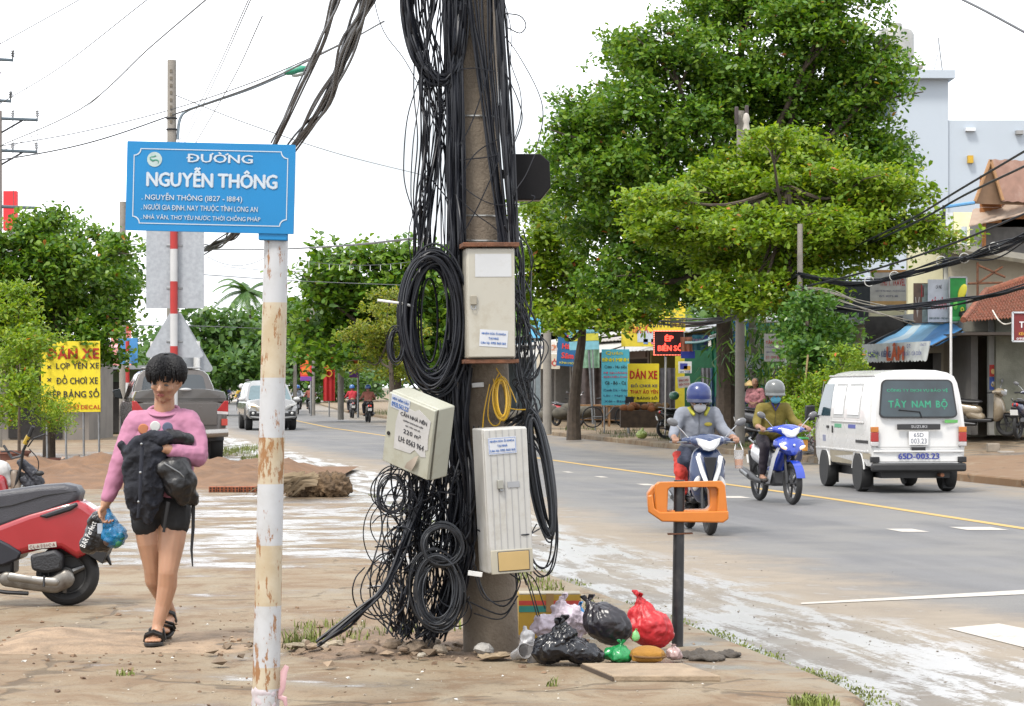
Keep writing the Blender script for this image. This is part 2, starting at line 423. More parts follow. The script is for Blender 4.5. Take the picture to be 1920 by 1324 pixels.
def pavement_material():
    m, t, b, L = node_tree('worn_pavement'); q = NB(t)
    obv = nn(t, 'ShaderNodeTexCoord').outputs['Object']; uv = nn(t, 'ShaderNodeUVMap').outputs[0]
    u, v, _ = q.sep(uv); x, y, z = q.sep(obv)
    n1 = q.noise(obv, .55, 6, .6); n2 = q.noise(obv, 2.4, 8, .68, .6); n3 = q.noise(obv, 55, 4, .65); n4 = q.noise(q.scale(obv, (1, .6, 1)), 7., 6, .7)
    base = q.mix(q.sstep(n1, .38, .62), (0.176, 0.1257, 0.07545), (0.2001, 0.1582, 0.104))
    base = q.mix(q.mul(q.sstep(n2, .47, .62), .85), base, (0.138, 0.08574, 0.04526))       # washed-in soil
    base = q.mix(q.mul(q.sstep(n2, .46, .34), .65), base, (0.2161, 0.1848, 0.1341))      # bare pale concrete
    base = q.mix(q.mul(q.sstep(n4, .56, .7), .75), base, (0.08003, 0.05716, 0.03353))
    base = q.mix(q.mul(q.sstep(n3, .56, .66), .65), base, (0.07203, 0.04954, 0.03018))
    soil = q.mul(q.sstep(y, 33., 36.5), q.sstep(y, 48., 44.)); soil = q.mul(soil, q.sstep(n2, .25, .5))
    base = q.mix(soil, base, (0.1441, 0.08383, 0.04191))
    # cracks between old slabs
    vo = nn(t, 'ShaderNodeTexVoronoi', feature='DISTANCE_TO_EDGE'); vo.inputs['Scale'].default_value = .42
    dv = nn(t, 'ShaderNodeVectorMath', operation='ADD'); L(obv, dv.inputs[0])
    nv = nn(t, 'ShaderNodeTexNoise'); nv.inputs['Scale'].default_value = 3; L(obv, nv.inputs['Vector'])
    sv = nn(t, 'ShaderNodeVectorMath', operation='SCALE'); sv.inputs['Scale'].default_value = .35; L(nv.outputs[1], sv.inputs[0]); L(sv.outputs[0], dv.inputs[1]); L(dv.outputs[0], vo.inputs['Vector'])
    crack = q.mul(q.sstep(vo.outputs[0], .012, .004), q.sstep(n2, .4, .5))
    base = q.mix(q.mul(crack, .6), base, (0.04802, 0.0343, 0.02011))
    kb = q.mul(q.sstep(u, .42, .3), q.sstep(n2, .62, .4)); base = q.mix(q.mul(kb, .8), base, (0.1881, 0.1601, 0.1174))
    # rain water lying in the hollows
    wn = q.noise(q.scale(obv, (.75, 1.15, 1)), 1.35, 8, .66, .5)
    far = q.mul(q.sstep(y, 18.7, 20.), q.sstep(y, 35., 32.5)); far2 = q.mul(q.sstep(y, 44, 46), q.sstep(y, 57, 53))
    near = q.mul(q.sstep(y, 10., 11.), q.sstep(y, 19., 18.))
    edge = q.mul(q.mul(q.sstep(u, 1.1, .6), q.sstep(y, 14.4, 13.2)), q.sstep(y, 12.0, 12.6))
    zone = q.math('MAXIMUM', q.mul(far, .215), q.mul(far2, .17)); zone = q.math('MAXIMUM', zone, q.mul(near, .075)); zone = q.math('MAXIMUM', zone, q.mul(edge, .2))
    wet = q.sstep(q.math('ADD', wn, zone), .675, .76)
    wet = q.mul(wet, q.mixf(q.sstep(n4, .36, .5), .25, 1.))
    damp = q.sstep(q.math('ADD', wn, zone), .60, .70)
    base = q.mix(q.mul(damp, .4), base, (0.08806, 0.06287, 0.03856)); base = q.mix(q.mul(wet, .45), base, (0.06803, 0.05335, 0.03856))
    L(base, b.inputs['Base Color'])
    ro = q.mixf(wet, q.mixf(damp, .82, .6), q.mixf(n4, .26, .46)); L(ro, b.inputs['Roughness'])
    h = q.math('ADD', q.mul(n3, .25), q.mul(n2, 1.3)); h = q.math('SUBTRACT', h, q.mul(crack, .6)); h = q.mixf(wet, h, q.mul(n4, .5)); L(wet, b.inputs['Coat Weight']); b.inputs['Coat IOR'].default_value = 1.7; L(q.mixf(n4, .16, .34), b.inputs['Coat Roughness']); L(q.mixf(wet, .4, 1.), b.inputs['Specular IOR Level'])
    L(q.bump(h, .7, .02), b.inputs['Normal'])
    return m

def strip(name, rows, m, kind='structure'):
    """rows: list of stations, each a list of (x, y, z, u, v)"""
    nC = len(rows[0]); vs = [p[:3] for r in rows for p in r]; fs = []
    for i in range(len(rows)-1):
        for k in range(nC-1): fs.append((i*nC+k, i*nC+k+1, (i+1)*nC+k+1, (i+1)*nC+k))
    me = bpy.data.meshes.new(name); me.from_pydata(vs, [], fs); me.update()
    uvl = me.uv_layers.new(name='UVMap'); uvs = [p[3:5] for r in rows for p in r]
    for l in me.loops: uvl.data[l.index].uv = uvs[l.vertex_index]
    me.materials.append(m); o = bpy.data.objects.new(name, me); COL.objects.link(o); o['kind'] = kind
    me.polygons.foreach_set('use_smooth', [True]*len(me.polygons)); me.set_sharp_from_angle(angle=rad(30))
    return o
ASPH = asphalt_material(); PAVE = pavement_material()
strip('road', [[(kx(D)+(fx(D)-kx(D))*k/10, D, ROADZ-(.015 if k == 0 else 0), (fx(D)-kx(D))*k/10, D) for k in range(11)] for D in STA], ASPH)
offs = [(0, -.1), (.012, -.03), (.05, -.004), (.3, 0), (.6, 0), (1.2, 0), (2.4, 0), (5, 0), (9, 0), (15, 0), (30, 0), (70, 0)]
strip('pavement', [[(kx(D)-o_, D, z_, o_, D) for o_, z_ in offs] for D in STA], PAVE)
offs2 = [(0, -.1), (.01, .03), (.04, .05), (.3, None), (1.5, None), (3, None), (6, None), (9, None), (15, None), (40, None), (110, None)]
strip('far_pavement', [[(fx(D)+o_, D, far_z(D, o_) if z_ is None else z_, o_+9, D+300) for o_, z_ in offs2] for D in STA], PAVE)
g = MB(); g.add([(-900, -40, -.3), (900, -40, -.3), (900, 3000, -.3), (-900, 3000, -.3)], [(0, 1, 2, 3)])
tag(obj('ground', g, mat((.20, .17, .11), .9, var=.3, vs=.05)), kind='structure')

# painted markings, worn, laid 4 mm over the asphalt
def paint(col):
    m, t, b, L = node_tree('road_paint'); q = NB(t); obv = nn(t, 'ShaderNodeTexCoord').outputs['Object']
    n = q.noise(obv, 7, 8, .75); n2 = q.noise(obv, 45, 4, .7)
    wear = q.mul(q.sstep(n, .56, .68), .85); wear = q.math('MAXIMUM', wear, q.mul(q.sstep(n2, .58, .66), .55))
    L(q.mix(wear, col, (0.138, 0.126, 0.114)), b.inputs['Base Color']); b.inputs['Roughness'].default_value = .7; return m
YEL = paint((0.372, 0.24, 0.06)); WHT = paint((0.372, 0.342, 0.3))
def marking(name, quad, m):
    mb = MB(); mb.add([(x, y, ROADZ+.004) for x, y in quad], [(0, 1, 2, 3)]); return tag(obj(name, mb, m), kind='structure')
st = [D for D in STA if D > 8]
strip('centre_line', [[(cxn(D)-.075, D, ROADZ+.004, 0, D), (cxn(D)+.075, D, ROADZ+.004, .15, D)] for D in st], YEL)
def gpt(px, py): D = (EYE-ROADZ)*FPX/(py-725); return ((px-960)/FPX*D, D)
marking('stop_line', [gpt(1502, 1131), gpt(1502, 1134), gpt(1990, 1112), gpt(1990, 1103)], WHT)
marking('crossing_stripe', [gpt(1776, 1179), gpt(1873, 1170), gpt(2050, 1205), gpt(2020, 1240)], WHT)
marking('crossing_stripe', [gpt(1960, 1168), gpt(2050, 1160), gpt(2200, 1195), gpt(2150, 1225)], WHT)
for a in ((1684, 992, 1735, 998), (1804, 988, 1882, 995), (1360, 929, 1405, 936), (1206, 907, 1228, 911), (1125, 893, 1140, 896), (1064, 884, 1076, 887), (985, 872, 996, 875)):
    x0, y0 = gpt(a[0], (a[1]+a[3])/2); x1, y1 = gpt(a[2], (a[1]+a[3])/2); h = .28
    marking('lane_dash', [(x0, y0-h), (x1, y1-h), (x1-.1, y1+h), (x0-.1, y0+h)], WHT)

# heap of soil behind the wet paving
def mound(name, x0, x1, y0, y1, hgt, m, seed, kind='structure', nx=60, ny=30):
    rs = np.random.RandomState(seed); from mathutils import noise as ns
    vs = []; fs = []
    for j in range(ny+1):
        for i in range(nx+1):
            a, c = i/nx, j/ny; x = x0+(x1-x0)*a; y = y0+(y1-y0)*c
            e = min(1, 6*min(a, 1-a))*min(1, 4*min(c, 1-c)); e = e*e*(3-2*e)
            nz = .55+.6*ns.noise((x*.9, y*.5, seed))+.3*ns.noise((x*3.1, y*2, seed))+.16*ns.noise((x*9, y*7, seed))
            vs.append((x, y, -.012+hgt*e*max(0, nz)))
    for j in range(ny):
        for i in range(nx): k = j*(nx+1)+i; fs.append((k, k+1, k+nx+2, k+nx+1))
    mb = MB(); mb.v = vs; mb.f = fs
    return tag(obj(name, mb, m, ang=60), kind=kind)
SOIL = mat((.235, .125, .062), .95, var=.3, vs=3, bump=.9, bs=22, dirt=(.20, .12, .07), damt=.5, ds=5)
mound('soil_ground', -9.5, -2.9, 34.0, 44.5, .30, SOIL, 3)
mound('soil_ground', -3.1, -1.35, 13.0, 14.6, .05, mat((.40, .285, .185), .95, var=.3, vs=6, bump=.9, bs=40, dirt=(.27, .18, .11), damt=.4, ds=4), 9, nx=70, ny=40)
mound('soil_ground', -1.35, .2, 12.7, 14.4, .09, mat((.25, .17, .11), .95, var=.4, vs=9, bump=.9, bs=40), 5, nx=70, ny=40)

# small litter and gravel, too many to count
def scatter(name, n, fn, smin, smax, m, seed):
    rs = random.Random(seed); mb = MB()
    for i in range(n):
        x, y, z = fn(rs); s = rs.uniform(smin, smax)*(rs.random()**1.5*.8+.4)
        vs = []; R = Euler((rs.random()*6, rs.random()*6, rs.random()*6)).to_matrix()
        for p in ((1, 0, 0), (-1, 0, 0), (0, 1, 0), (0, -1, 0), (0, 0, 1), (0, 0, -1)):
            vs.append(R @ (Vector(p)*s*rs.uniform(.6, 1.2)))
        mb.add([(x+p.x, y+p.y, max(z-.006, z+p.z*.6+s*.2)) for p in vs], [(0, 2, 4), (2, 1, 4), (1, 3, 4), (3, 0, 4), (2, 0, 5), (1, 2, 5), (3, 1, 5), (0, 3, 5)])
    return tag(obj(name, mb, m, smooth=False), kind='stuff')
scatter('gravel', 240, lambda r: (r.gauss(-1.9, 1.), r.gauss(13.6, .9), 0), .006, .03, mat((.24, .15, .09), .9, var=.5, vs=2), 1)
scatter('gravel', 500, lambda r: (r.uniform(-3.5, 1.2), r.uniform(11, 16), 0), .004, .014, mat((.42, .36, .28), .9, var=.5, vs=2), 2)
scatter('gravel', 380, lambda r: (lambda D: (kx(D)+abs(r.gauss(.9, .8)), D, ROADZ))(r.uniform(10.6, 24)), .003, .012, mat((.20, .17, .13), .9, var=.5, vs=2), 3)
scatter('litter', 260, lambda r: (r.uniform(-11, -6.2), r.uniform(41, 49), .02), .02, .11, mat((.45, .33, .26), .9, var=.6, vs=1.5), 4)

# grass: tufts of blades
def grass(spots, seed, m):
    rs = random.Random(seed); mb = MB()
    for (cx_, cy_, rx, ry, n, h, z) in spots:
        for i in range(n):
            a, d = rs.random()*6.28, rs.random()**.6; x = cx_+rx*d*math.cos(a); y = cy_+ry*d*math.sin(a)
            hh = h*rs.uniform(.35, 1.1); b = rs.random()*6.28; lean = rs.uniform(.1, .9)*hh; w_ = .0035+.003*rs.random()
            dx, dy = math.cos(b), math.sin(b); p0 = Vector((x, y, z)); p1 = p0+Vector((dx*lean*.35, dy*lean*.35, hh*.65)); p2 = p0+Vector((dx*lean, dy*lean, hh))
            s_ = Vector((-dy*w_, dx*w_, 0))
            mb.add([p0-s_, p0+s_, p1+s_*.8, p1-s_*.8, p2], [(0, 1, 2, 3), (3, 2, 4)])
    return tag(obj('grass', mb, m, smooth=False), kind='stuff')
def kerbspots(D0, D1, n, u0, u1, rs=random.Random(5)):
    out = []
    for i in range(n):
        D = rs.uniform(D0, D1); out.append((kx(D)+rs.uniform(u0, u1), D, .12, .25, 34, .02, ROADZ))
    return out
scatter('litter', 80, lambda r: (r.gauss(-2.0, .8), r.gauss(13.2, .9), 0), .006, .026, mat((.16, .10, .065), .95, var=.6, vs=2), 14)
scatter('litter', 120, lambda r: (r.gauss(-.55, .55), r.gauss(13.25, .3), .02), .01, .05, mat((.30, .22, .15), .95, var=.6, vs=2), 15)
scatter('litter', 60, lambda r: (r.uniform(-3, 1.1), r.uniform(11.2, 15), 0), .005, .016, mat((.8, .78, .72), .8, var=.3), 16)
GRASS = mat((.20, .24, .04), .7, var=.45, vs=3)
grass([(-1.18, 13.5, .15, .15, 110, .13, 0), (-.98, 13.7, .15, .2, 60, .08, 0), (-.75, 13.9, .25, .2, 50, .06, .03), (-1.12, 14.6, .25, .25, 70, .06, 0),
       (-.4, 14.0, .3, .2, 60, .08, .05), (.25, 17.4, .14, 1.0, 160, .05, 0), (.05, 18.6, .12, .8, 120, .05, 0), (.55, 15.9, .12, .8, 90, .035, 0),
       (1.42, 11.05, .12, .14, 300, .05, 0), (-6.3, 53.5, .5, 4, 700, .16, 0), (-5.2, 49., .4, 2.2, 400, .12, 0),
       (-2.0, 12.2, .06, .06, 20, .04, 0), (.2, 11.75, .03, .03, 18, .05, 0)]+kerbspots(11.2, 16, 46, .03, .16)+kerbspots(16, 34, 60, -.05, .2), 3, GRASS)
rsf = random.Random(8)
grass([(fx(D)+rsf.uniform(.1, 3.2), D, .35, .8, 60, .16, far_z(D, 1.)) for D in [rsf.uniform(52, 80) for _ in range(34)]] +
      [(fx(D)+rsf.uniform(.3, 2), D, .5, 2, 60, .3, .06) for D in [rsf.uniform(85, 130) for _ in range(20)]], 4, mat((.10, .14, .03), .8, var=.45, vs=3))
# ================================================================ street name sign on its striped post
def rust_pole_mat():
    m, t, b, L = node_tree('peeling_post_paint'); q = NB(t); ob = nn(t, 'ShaderNodeTexCoord').outputs['Object']
    x, y, z = q.sep(ob); n1 = q.noise(q.scale(ob, (1, 1, .35)), 34, 7, .72); n2 = q.noise(ob, 7, 6, .65); n3 = q.noise(q.scale(ob, (1, 1, .12)), 40, 4)
    wh = q.mix(q.sstep(n2, .4, .7), (0.372, 0.372, 0.378), (0.324, 0.318, 0.312)); cr = q.mix(q.sstep(n2, .35, .65), (0.385, 0.325, 0.235), (0.33, 0.26, 0.165))
    def band(a, c): return q.mul(q.sstep(z, a-.002, a+.002), q.sstep(z, c+.002, c-.002))
    bands = q.math('MAXIMUM', band(.136, .233), q.math('MAXIMUM', band(.51, .783), band(1.06, 1.27))); bands = q.math('MAXIMUM', bands, band(1.54, 1.88))
    base = q.mix(bands, wh, cr)
    # rust: heavy in one band, flecks elsewhere
    hv = q.mul(band(1.06, 1.27), .075); hv = q.math('ADD', hv, q.mul(q.mul(q.sstep(z, .36, .16), q.sstep(z, .14, .2)), .06)); hv = q.math('ADD', hv, q.mul(q.mul(band(1.54, 1.88), q.sstep(x, .0, -.055)), .08))
    hv = q.math('ADD', hv, q.mul(q.sstep(z, 1.95, 1.9), .005))
    rs_ = q.sstep(q.math('ADD', q.math('ADD', q.mul(n1, .6), q.mul(n3, .4)), hv), .555, .60)
    base = q.mix(q.mul(rs_, .92), base, q.mix(n2, (0.18, 0.069, 0.021), (0.252, 0.12, 0.036)))
    L(base, b.inputs['Base Color']); L(q.mixf(rs_, .42, .85), b.inputs['Roughness']); L(q.bump(q.math('SUBTRACT', 1., rs_), .3, .003), b.inputs['Normal']); return m
SD = 10.62
sp = W(500, 1346, SD); sp.z = 0
sgn = thing('street_name_sign', 'blue street name plate with white lettering on a peeling cream and white striped post', 'street sign', sp)
mb = MB(); top = W(518, 436, SD)-sp
mb.tube([(-.006, 0, 0), tuple(top*.5+Vector((-.003, 0, 0))), tuple(top)], [.0625, .059, .0545], 28); obj('post', mb, rust_pole_mat(), sgn, ang=60)
BLUE = mat((.008, .25, .58), .45, var=.05, vs=5, spec=.35, dirt=(.03, .25, .55), damt=.2, ds=3)
SIGNW = mat((.62, .70, .78), .4, var=.04)
pl = bpy.data.objects.new('name_plate', None); COL.objects.link(pl); pl.parent = sgn
def plate_frame(c, wpx, roll, D, yaw=0):
    return
PW_, PH_ = 313/FPX*SD, 166/FPX*SD
pc = W(395, 352, SD-.07)-sp
bpy.data.objects.remove(pl)
mb = MB(); mb.m = Matrix.Translation(pc) @ Euler((0, rad(1.35), rad(0))).to_matrix().to_4x4()
PM = mb.m.copy()
mb.prism(rrect(PW_, PH_, .004, 2), -.012, .012); plate = obj('name_plate', mb, BLUE, sgn)
bk = MB(); bk.m = PM; bk.box((.285, .02, -PH_/2-.012), (.13, .05, .035)); obj('clamp', bk, BLUE, sgn, bevel=.004)
# white line round the edge with scooped corners
def border(w_, h_, sc_, t):
    pts = []
    for (sx, sz, a0) in ((1, 1, 270), (-1, 1, 0), (-1, -1, 90), (1, -1, 180)):
        cxx, czz = sx*w_/2, sz*h_/2; arc = []
        for k in range(7):
            a = rad(a0-15*k); arc.append((cxx+sc_*math.cos(a), czz+sc_*math.sin(a)))
        pts += arc
    return pts
o1 = border(.694, .338, .030, 0); o2 = border(.686, .330, .030, 0)
mb = MB(); mb.m = PM
mb.add([(x, -.0145, z) for x, z in o1]+[(x, -.0145, z) for x, z in o2], [(k, (k+1) % len(o1), len(o1)+(k+1) % len(o1), len(o1)+k) for k in range(len(o1))]); obj('border_line', mb, SIGNW, plate)
q_ = lambda px, py: ((px-952)/1920*340/FPX*SD, (550-py+(px-952)*.0236)/1920*340/FPX*SD)   # photo crop of the plate -> plate coordinates
def sl(s, x0, x1, y0, y1, bold, sp_=1.):
    a, c = q_(x0, y0), q_(x1, y1); lettering(s, (a[0]+c[0])/2, (a[1]+c[1])/2, c[0]-a[0], a[1]-c[1], SIGNW, plate, y=-.0145, bold=bold, M4=PM, spacing=sp_)
# the plate itself leans 1.35 deg, so the lines are given in its own frame
sl('ĐƯỜNG', 700, 1390, 172, 300, .024); sl('NGUYỄN THÔNG', 285, 1650, 330, 566, .045, .92)
sl('. NGUYỄN THÔNG (1827 - 1884)', 235, 1290, 600, 718, .016); sl('. NGƯỜI GIA ĐỊNH, NAY THUỘC TỈNH LONG AN', 232, 1455, 712, 822, .012)
sl('. NHÀ VĂN, THƠ YÊU NƯỚC THỜI CHỐNG PHÁP', 230, 1485, 815, 916, .012)
ec = q_(360, 255)
mb = MB(); mb.m = PM @ Matrix.Translation((ec[0], -.0135, ec[1])); mb.lathe([(0, -.0008), (.0335, -.0008), (.0335, .0004), (0, .0004)], 28, 'y'); em = obj('emblem', mb, mat((.50, .62, .60), .4, var=.12, vs=40), plate)
mb = MB(); mb.m = PM @ Matrix.Translation((ec[0], -.0155, ec[1]))
mb.tube([(-.021+.0, 0, .010), (-.018, 0, 0), (-.008, 0, -.006), (.004, 0, -.002), (.014, 0, -.004), (.019, 0, -.011), (.016, 0, -.018)], [.001, .004, .0045, .0035, .003, .002, .001], 6, flat=.3)
mb.tube([(-.018, 0, .011), (-.004, 0, .012), (.006, 0, .016), (.0, 0, .02)], [.002, .003, .003, .001], 6, flat=.3); obj('emblem_mark', mb, mat((.06, .30, .20), .5), em)
mb = MB(); mb.lathe([(.066, .05), (.068, .10), (.066, .16), (.064, .165)], 20); tp = blob('plastic_wrap', MB().cap((-.006, 0, .05), .064, (-.005, 0, .13), .064), mat((.66, .58, .60), .35, var=.08, dirt=(.62, .22, .36), damt=.35, ds=9), sgn, .008, 2, .012, .03)
mb = MB(); mb.tube([(.055, -.02, .10), (.075, -.03, .14), (.08, -.03, .21), (.095, -.03, .24)], [.012, .014, .018, .012], 8, flat=.35); mb.tube([(.055, -.02, .10), (.085, -.03, .09), (.09, -.03, .06)], [.012, .014, .008], 8, flat=.4)
obj('plastic_tail', mb, mat((.66, .40, .42), .35, var=.2), tp)

# ================================================================ concrete utility pole and what hangs on it
PD = 13.3
pb = W(921, 1222, PD); pb.z = 0
pole = thing('utility_pole', 'thick stained concrete pole smothered in black cables, nearest the camera', 'utility pole', pb, group='utility poles')
mb = MB(); ax = lambda z: Vector(((885-921)/FPX*PD*(z/3.72), 0, z))
mb.tube([ax(z) for z in (-.05, .6, 1.5, 2.4, 3.4, 5, 7, 8.6)], [.158, .154, .146, .138, .130, .12, .11, .10], 30)
CONCP = mat((.29, .235, .175), .9, var=.22, vs=4, bump=.4, bs=55, dirt=(.115, .085, .06), damt=.5, ds=4)
obj('shaft', mb, CONCP, pole)
for z in (3.02, 2.46, 2.32, 2.12):
    mb = MB(); c = ax(z); mb.torus(c, .137, .006, 'z', 30, 6); obj('steel_band', mb, mat((.6, .6, .58), .35, .6, var=.2), pole)
PL = lambda px, py, d=0.: W(px, py, PD-.2+d)
rc = random.Random(11)
CAB = mat((.012, .014, .021), .45, spec=.35, var=.35, vs=8)
CABG = mat((.03, .034, .042), .45, var=.3, vs=8)
def jig(g, sx, sy, sd):
    return [(p[0]+rc.gauss(0, sx), p[1]+rc.gauss(0, sy), (p[2] if len(p) > 2 else 0)+rc.gauss(0, sd)) for p in g]
def strand(mb, g, r, per=5, n=5):
    mb.tube(catmull([PL(*p) for p in g], per), r, n)
def bundle(name, label, guides, sx, r0, r1, m=CAB, group='cable bundles on the pole', cross=0., sd=.03, cat='cable bundle'):
    """guides: list of (points, count)"""
    mb = MB()
    for g, n, in guides:
        for i in range(n):
            off = rc.gauss(0, 1)*sx; gg = [(p[0]+off*(p[3] if len(p) > 3 else 1)+rc.gauss(0, sx*(.28+cross)), p[1]+rc.gauss(0, 6), (p[2] if len(p) > 2 else 0)+rc.gauss(0, sd)) for p in g]
            strand(mb, gg, rc.uniform(r0, r1))
    return tag(obj(name, mb, m), label, cat, group)
T = -320
bundle('cable_bundle', 'dense black cable bundle running down the left side of the concrete pole', [
    ([(838, T), (842, -60), (846, 60), (850, 200), (852, 330), (856, 470), (858, 600), (862, 700)], 44), ([(856, T, .02), (858, 0, .02), (858, 200), (858, 400), (864, 520), (866, 700)], 8)], 7.5, .0055, .0085)
bundle('cable_bundle', 'black cables slanting across the front of the bare concrete to the right', [
    ([(872, T), (876, -50), (884, 30), (900, 140), (915, 260), (930, 370), (944, 462)], 7), ([(908, T), (912, 0), (918, 110), (930, 240), (940, 330), (952, 462)], 6)], 4.5, .005, .008, cross=.3, sd=.01)
bundle('cable_bundle', 'black cable bundle along the right edge of the pole above the beige cabinet', [
    ([(930, T), (934, -40), (941, 60), (948, 180), (954, 280), (959, 370), (963, 470)], 20), ([(934, T), (939, 0), (944, 130), (952, 260), (961, 400), (966, 480)], 8)], 4, .005, .008)
bundle('cable_bundle', 'loose lattice of thin black wires hanging in the gap left of the pole', [
    ([(820, T), (822, -40), (806, 60), (798, 160), (800, 260), (798, 360), (794, 440), (792, 520)], 13), ([(795, T), (797, 0), (815, 110), (826, 220), (815, 330), (806, 430), (800, 500)], 12), ([(845, 150), (822, 250), (808, 330), (790, 420), (780, 500)], 8), ([(800, 150), (835, 260), (838, 330), (845, 420), (842, 500)], 9), ([(838, T), (838, 0), (834, 150), (838, 300), (836, 480)], 5)], 8, .003, .0055, cross=.3, sd=.05)
bundle('cable_loop', 'thick drooping loop of many black cables curling back to the pole top', [
    ([(757, T), (760, -40), (764, 40), (778, 95), (802, 140), (828, 150), (846, 128), (856, 80), (862, 10)], 52)], 6.5, .0055, .0085, sd=.03, cat='cable loop')
mb = MB()
for g in ([(950, 20), (956, 110), (975, 170), (976, 220), (962, 270)], [(940, 60), (970, 100), (1008, 170), (1018, 220), (1004, 285)], [(945, 130), (972, 190), (978, 230), (955, 290)], [(945, 0), (958, 60), (955, 150), (950, 260)],
          [(705, -60), (702, 0), (720, 60), (757, 110), (785, 160)], [(785, 150), (764, 220), (757, 300), (760, 350), (778, 410), (788, 470)], [(800, 320), (782, 360), (784, 430), (790, 480)], [(945, 25), (975, 30), (986, 48), (975, 62), (952, 52)], [(845, 380), (820, 350), (800, 330), (786, 345), (780, 400), (790, 470)], [(850, 330), (880, 360), (920, 382), (960, 384), (992, 380), (1003, 370), (996, 366)], [(848, 360), (890, 400), (930, 430), (940, 455)], [(868, 440), (900, 380), (935, 300)], [(855, 280), (880, 240), (905, 170), (925, 90)], [(855, 350), (890, 290), (935, 260)], [(862, 300), (905, 296), (935, 290)], [(862, 130), (895, 128), (930, 135)], [(1003, 290), (985, 330), (966, 360), (955, 400)]):
    strand(mb, [(p[0], p[1], -.03) for p in g], rc.uniform(.0028, .0042))
tag(obj('stray_wire', mb, CAB), 'thin stray wires looping free of the pole beside the octagonal box', 'wire')

def coil(name, label, cx_, cy_, rx, ry, n, thick, r, m=CAB, d=0., tilt=0., sd=.05, group='coils of cable on the pole', part=1., wob=.06, cat='cable coil'):
    mb = MB()
    for i in range(n):
        k = rc.gauss(0, 1)*thick; a0 = rc.random()*6.28; ph = rc.random()*6.28; P = []; dd = d+rc.gauss(0, sd)
        ox, oy = rc.gauss(0, thick*.35), rc.gauss(0, thick*.5)
        for j in range(13):
            a = a0+2*PI*part*j/13; e = 1+wob*math.sin(2*a+ph)
            x = (rx+k)*e*math.cos(a); y = (ry+k)*e*math.sin(a)
            ct, st_ = math.cos(tilt), math.sin(tilt)
            P.append(PL(cx_+ox+x*ct-y*st_, cy_+oy+x*st_+y*ct, dd+.03*math.sin(a+ph)))
        mb.tube(catmull(P, 4, True), r*rc.uniform(.85, 1.15), 5, False, True)
    return tag(obj(name, mb, m), label, cat, group)
coil('cable_coil', 'big tall coil of black cable left of the upper beige cabinet', 812, 600, 46, 115, 44, 9.5, .0062, d=-.05)
coil('cable_coil', 'small grey black coil hanging off the left of the big coil', 744, 648, 14, 32, 8, 3, .0042, d=-.06)
coil('cable_coil', 'tight round coil of thin grey cable in the middle of the lower tangle', 830, 1022, 36, 37, 17, 3.2, .0042, CABG, d=-.16)
coil('cable_coil', 'hanging coil of grey cable just above the stones at the pole foot', 822, 1108, 38, 62, 22, 6, .0048, CABG, d=-.14)
coil('cable_coil', 'loose coil of thin wire under the leaning grey cabinet', 736, 925, 28, 36, 9, 5, .0036, d=-.08)
coil('cable_coil', 'long oval coil of grey cable hung to the right of the white cabinet', 1014, 890, 16, 112, 24, 6, .0055, CABG, d=.02, tilt=rad(-9))
coil('cable_coil', 'wide slack loop of black cable sagging from the right side of the pole', 1004, 945, 40, 130, 4, 5, .005, d=.04, tilt=rad(-8))
coil('cable_coil', 'bright yellow wire coil tied to the pole between two cabinets', 940, 748, 11, 36, 13, 3, .0036, mat((.72, .42, .015), .4, var=.1), d=-.06, tilt=rad(-4))
mb = MB()
for g in ([(935, 700), (920, 735), (915, 780), (925, 798), (938, 790), (932, 750), (925, 710)], [(950, 765), (970, 768), (986, 768)], [(930, 690), (940, 705), (955, 725), (968, 755)], [(918, 720), (908, 770), (905, 805)]): strand(mb, [(p[0], p[1], -.07) for p in g], .0034)
tag(obj('yellow_wire', mb, mat((.72, .42, .015), .4, var=.1)), 'loose yellow wire ends trailing from the yellow coil', 'wire')
bundle('cable_bundle', 'mass of black cables pouring down behind the grey and white cabinets', [
    ([(846, 640), (850, 740), (852, 840), (850, 940), (846, 1040), (836, 1130), (812, 1195)], 34), ([(870, 690), (866, 800), (880, 900), (880, 1000), (872, 1060), (850, 1150), (800, 1192)], 22), ([(845, 690), (830, 800), (806, 900), (790, 980), (800, 1060)], 18)], 10, .005, .0075, cross=.3, sd=.05)
bundle('cable_bundle', 'tangle of thin black wires dropping from under the leaning cabinet to the ground', [
    ([(760, 860), (752, 930), (745, 1000), (728, 1080), (740, 1150), (748, 1192)], 14), ([(812, 880), (790, 960), (760, 1010), (735, 1060), (745, 1130), (770, 1190)], 15), ([(840, 880), (810, 990), (800, 1080), (795, 1130), (775, 1200)], 14), ([(790, 880), (775, 970), (790, 1040), (765, 1110), (755, 1190)], 12)], 15, .0032, .0055, cross=.9, sd=.07)
bundle('ground_cable', 'black cables fanning out from the tangle to the grass on the left', [
    ([(790, 930, -.1), (760, 1020, -.15), (720, 1100, -.2), (660, 1160, -.25), (600, 1205, -.3)], 6)], 5, .0065, .009, cross=.3, sd=.02, cat='cable')
bundle('cable_bundle', 'knot of grey and black wires behind the right edge of the upper cabinet', [
    ([(955, 430, .1), (972, 480, .1), (980, 560, .1), (984, 620, .1), (978, 690, .1), (990, 770, .1), (960, 810, .1)], 16), ([(950, 520, .15), (985, 590, .1), (1004, 650, .1), (996, 700, .1), (975, 720, .1), (985, 760, .1), (950, 800, .1)], 12)], 6, .003, .005, CABG, cross=1., sd=.05)
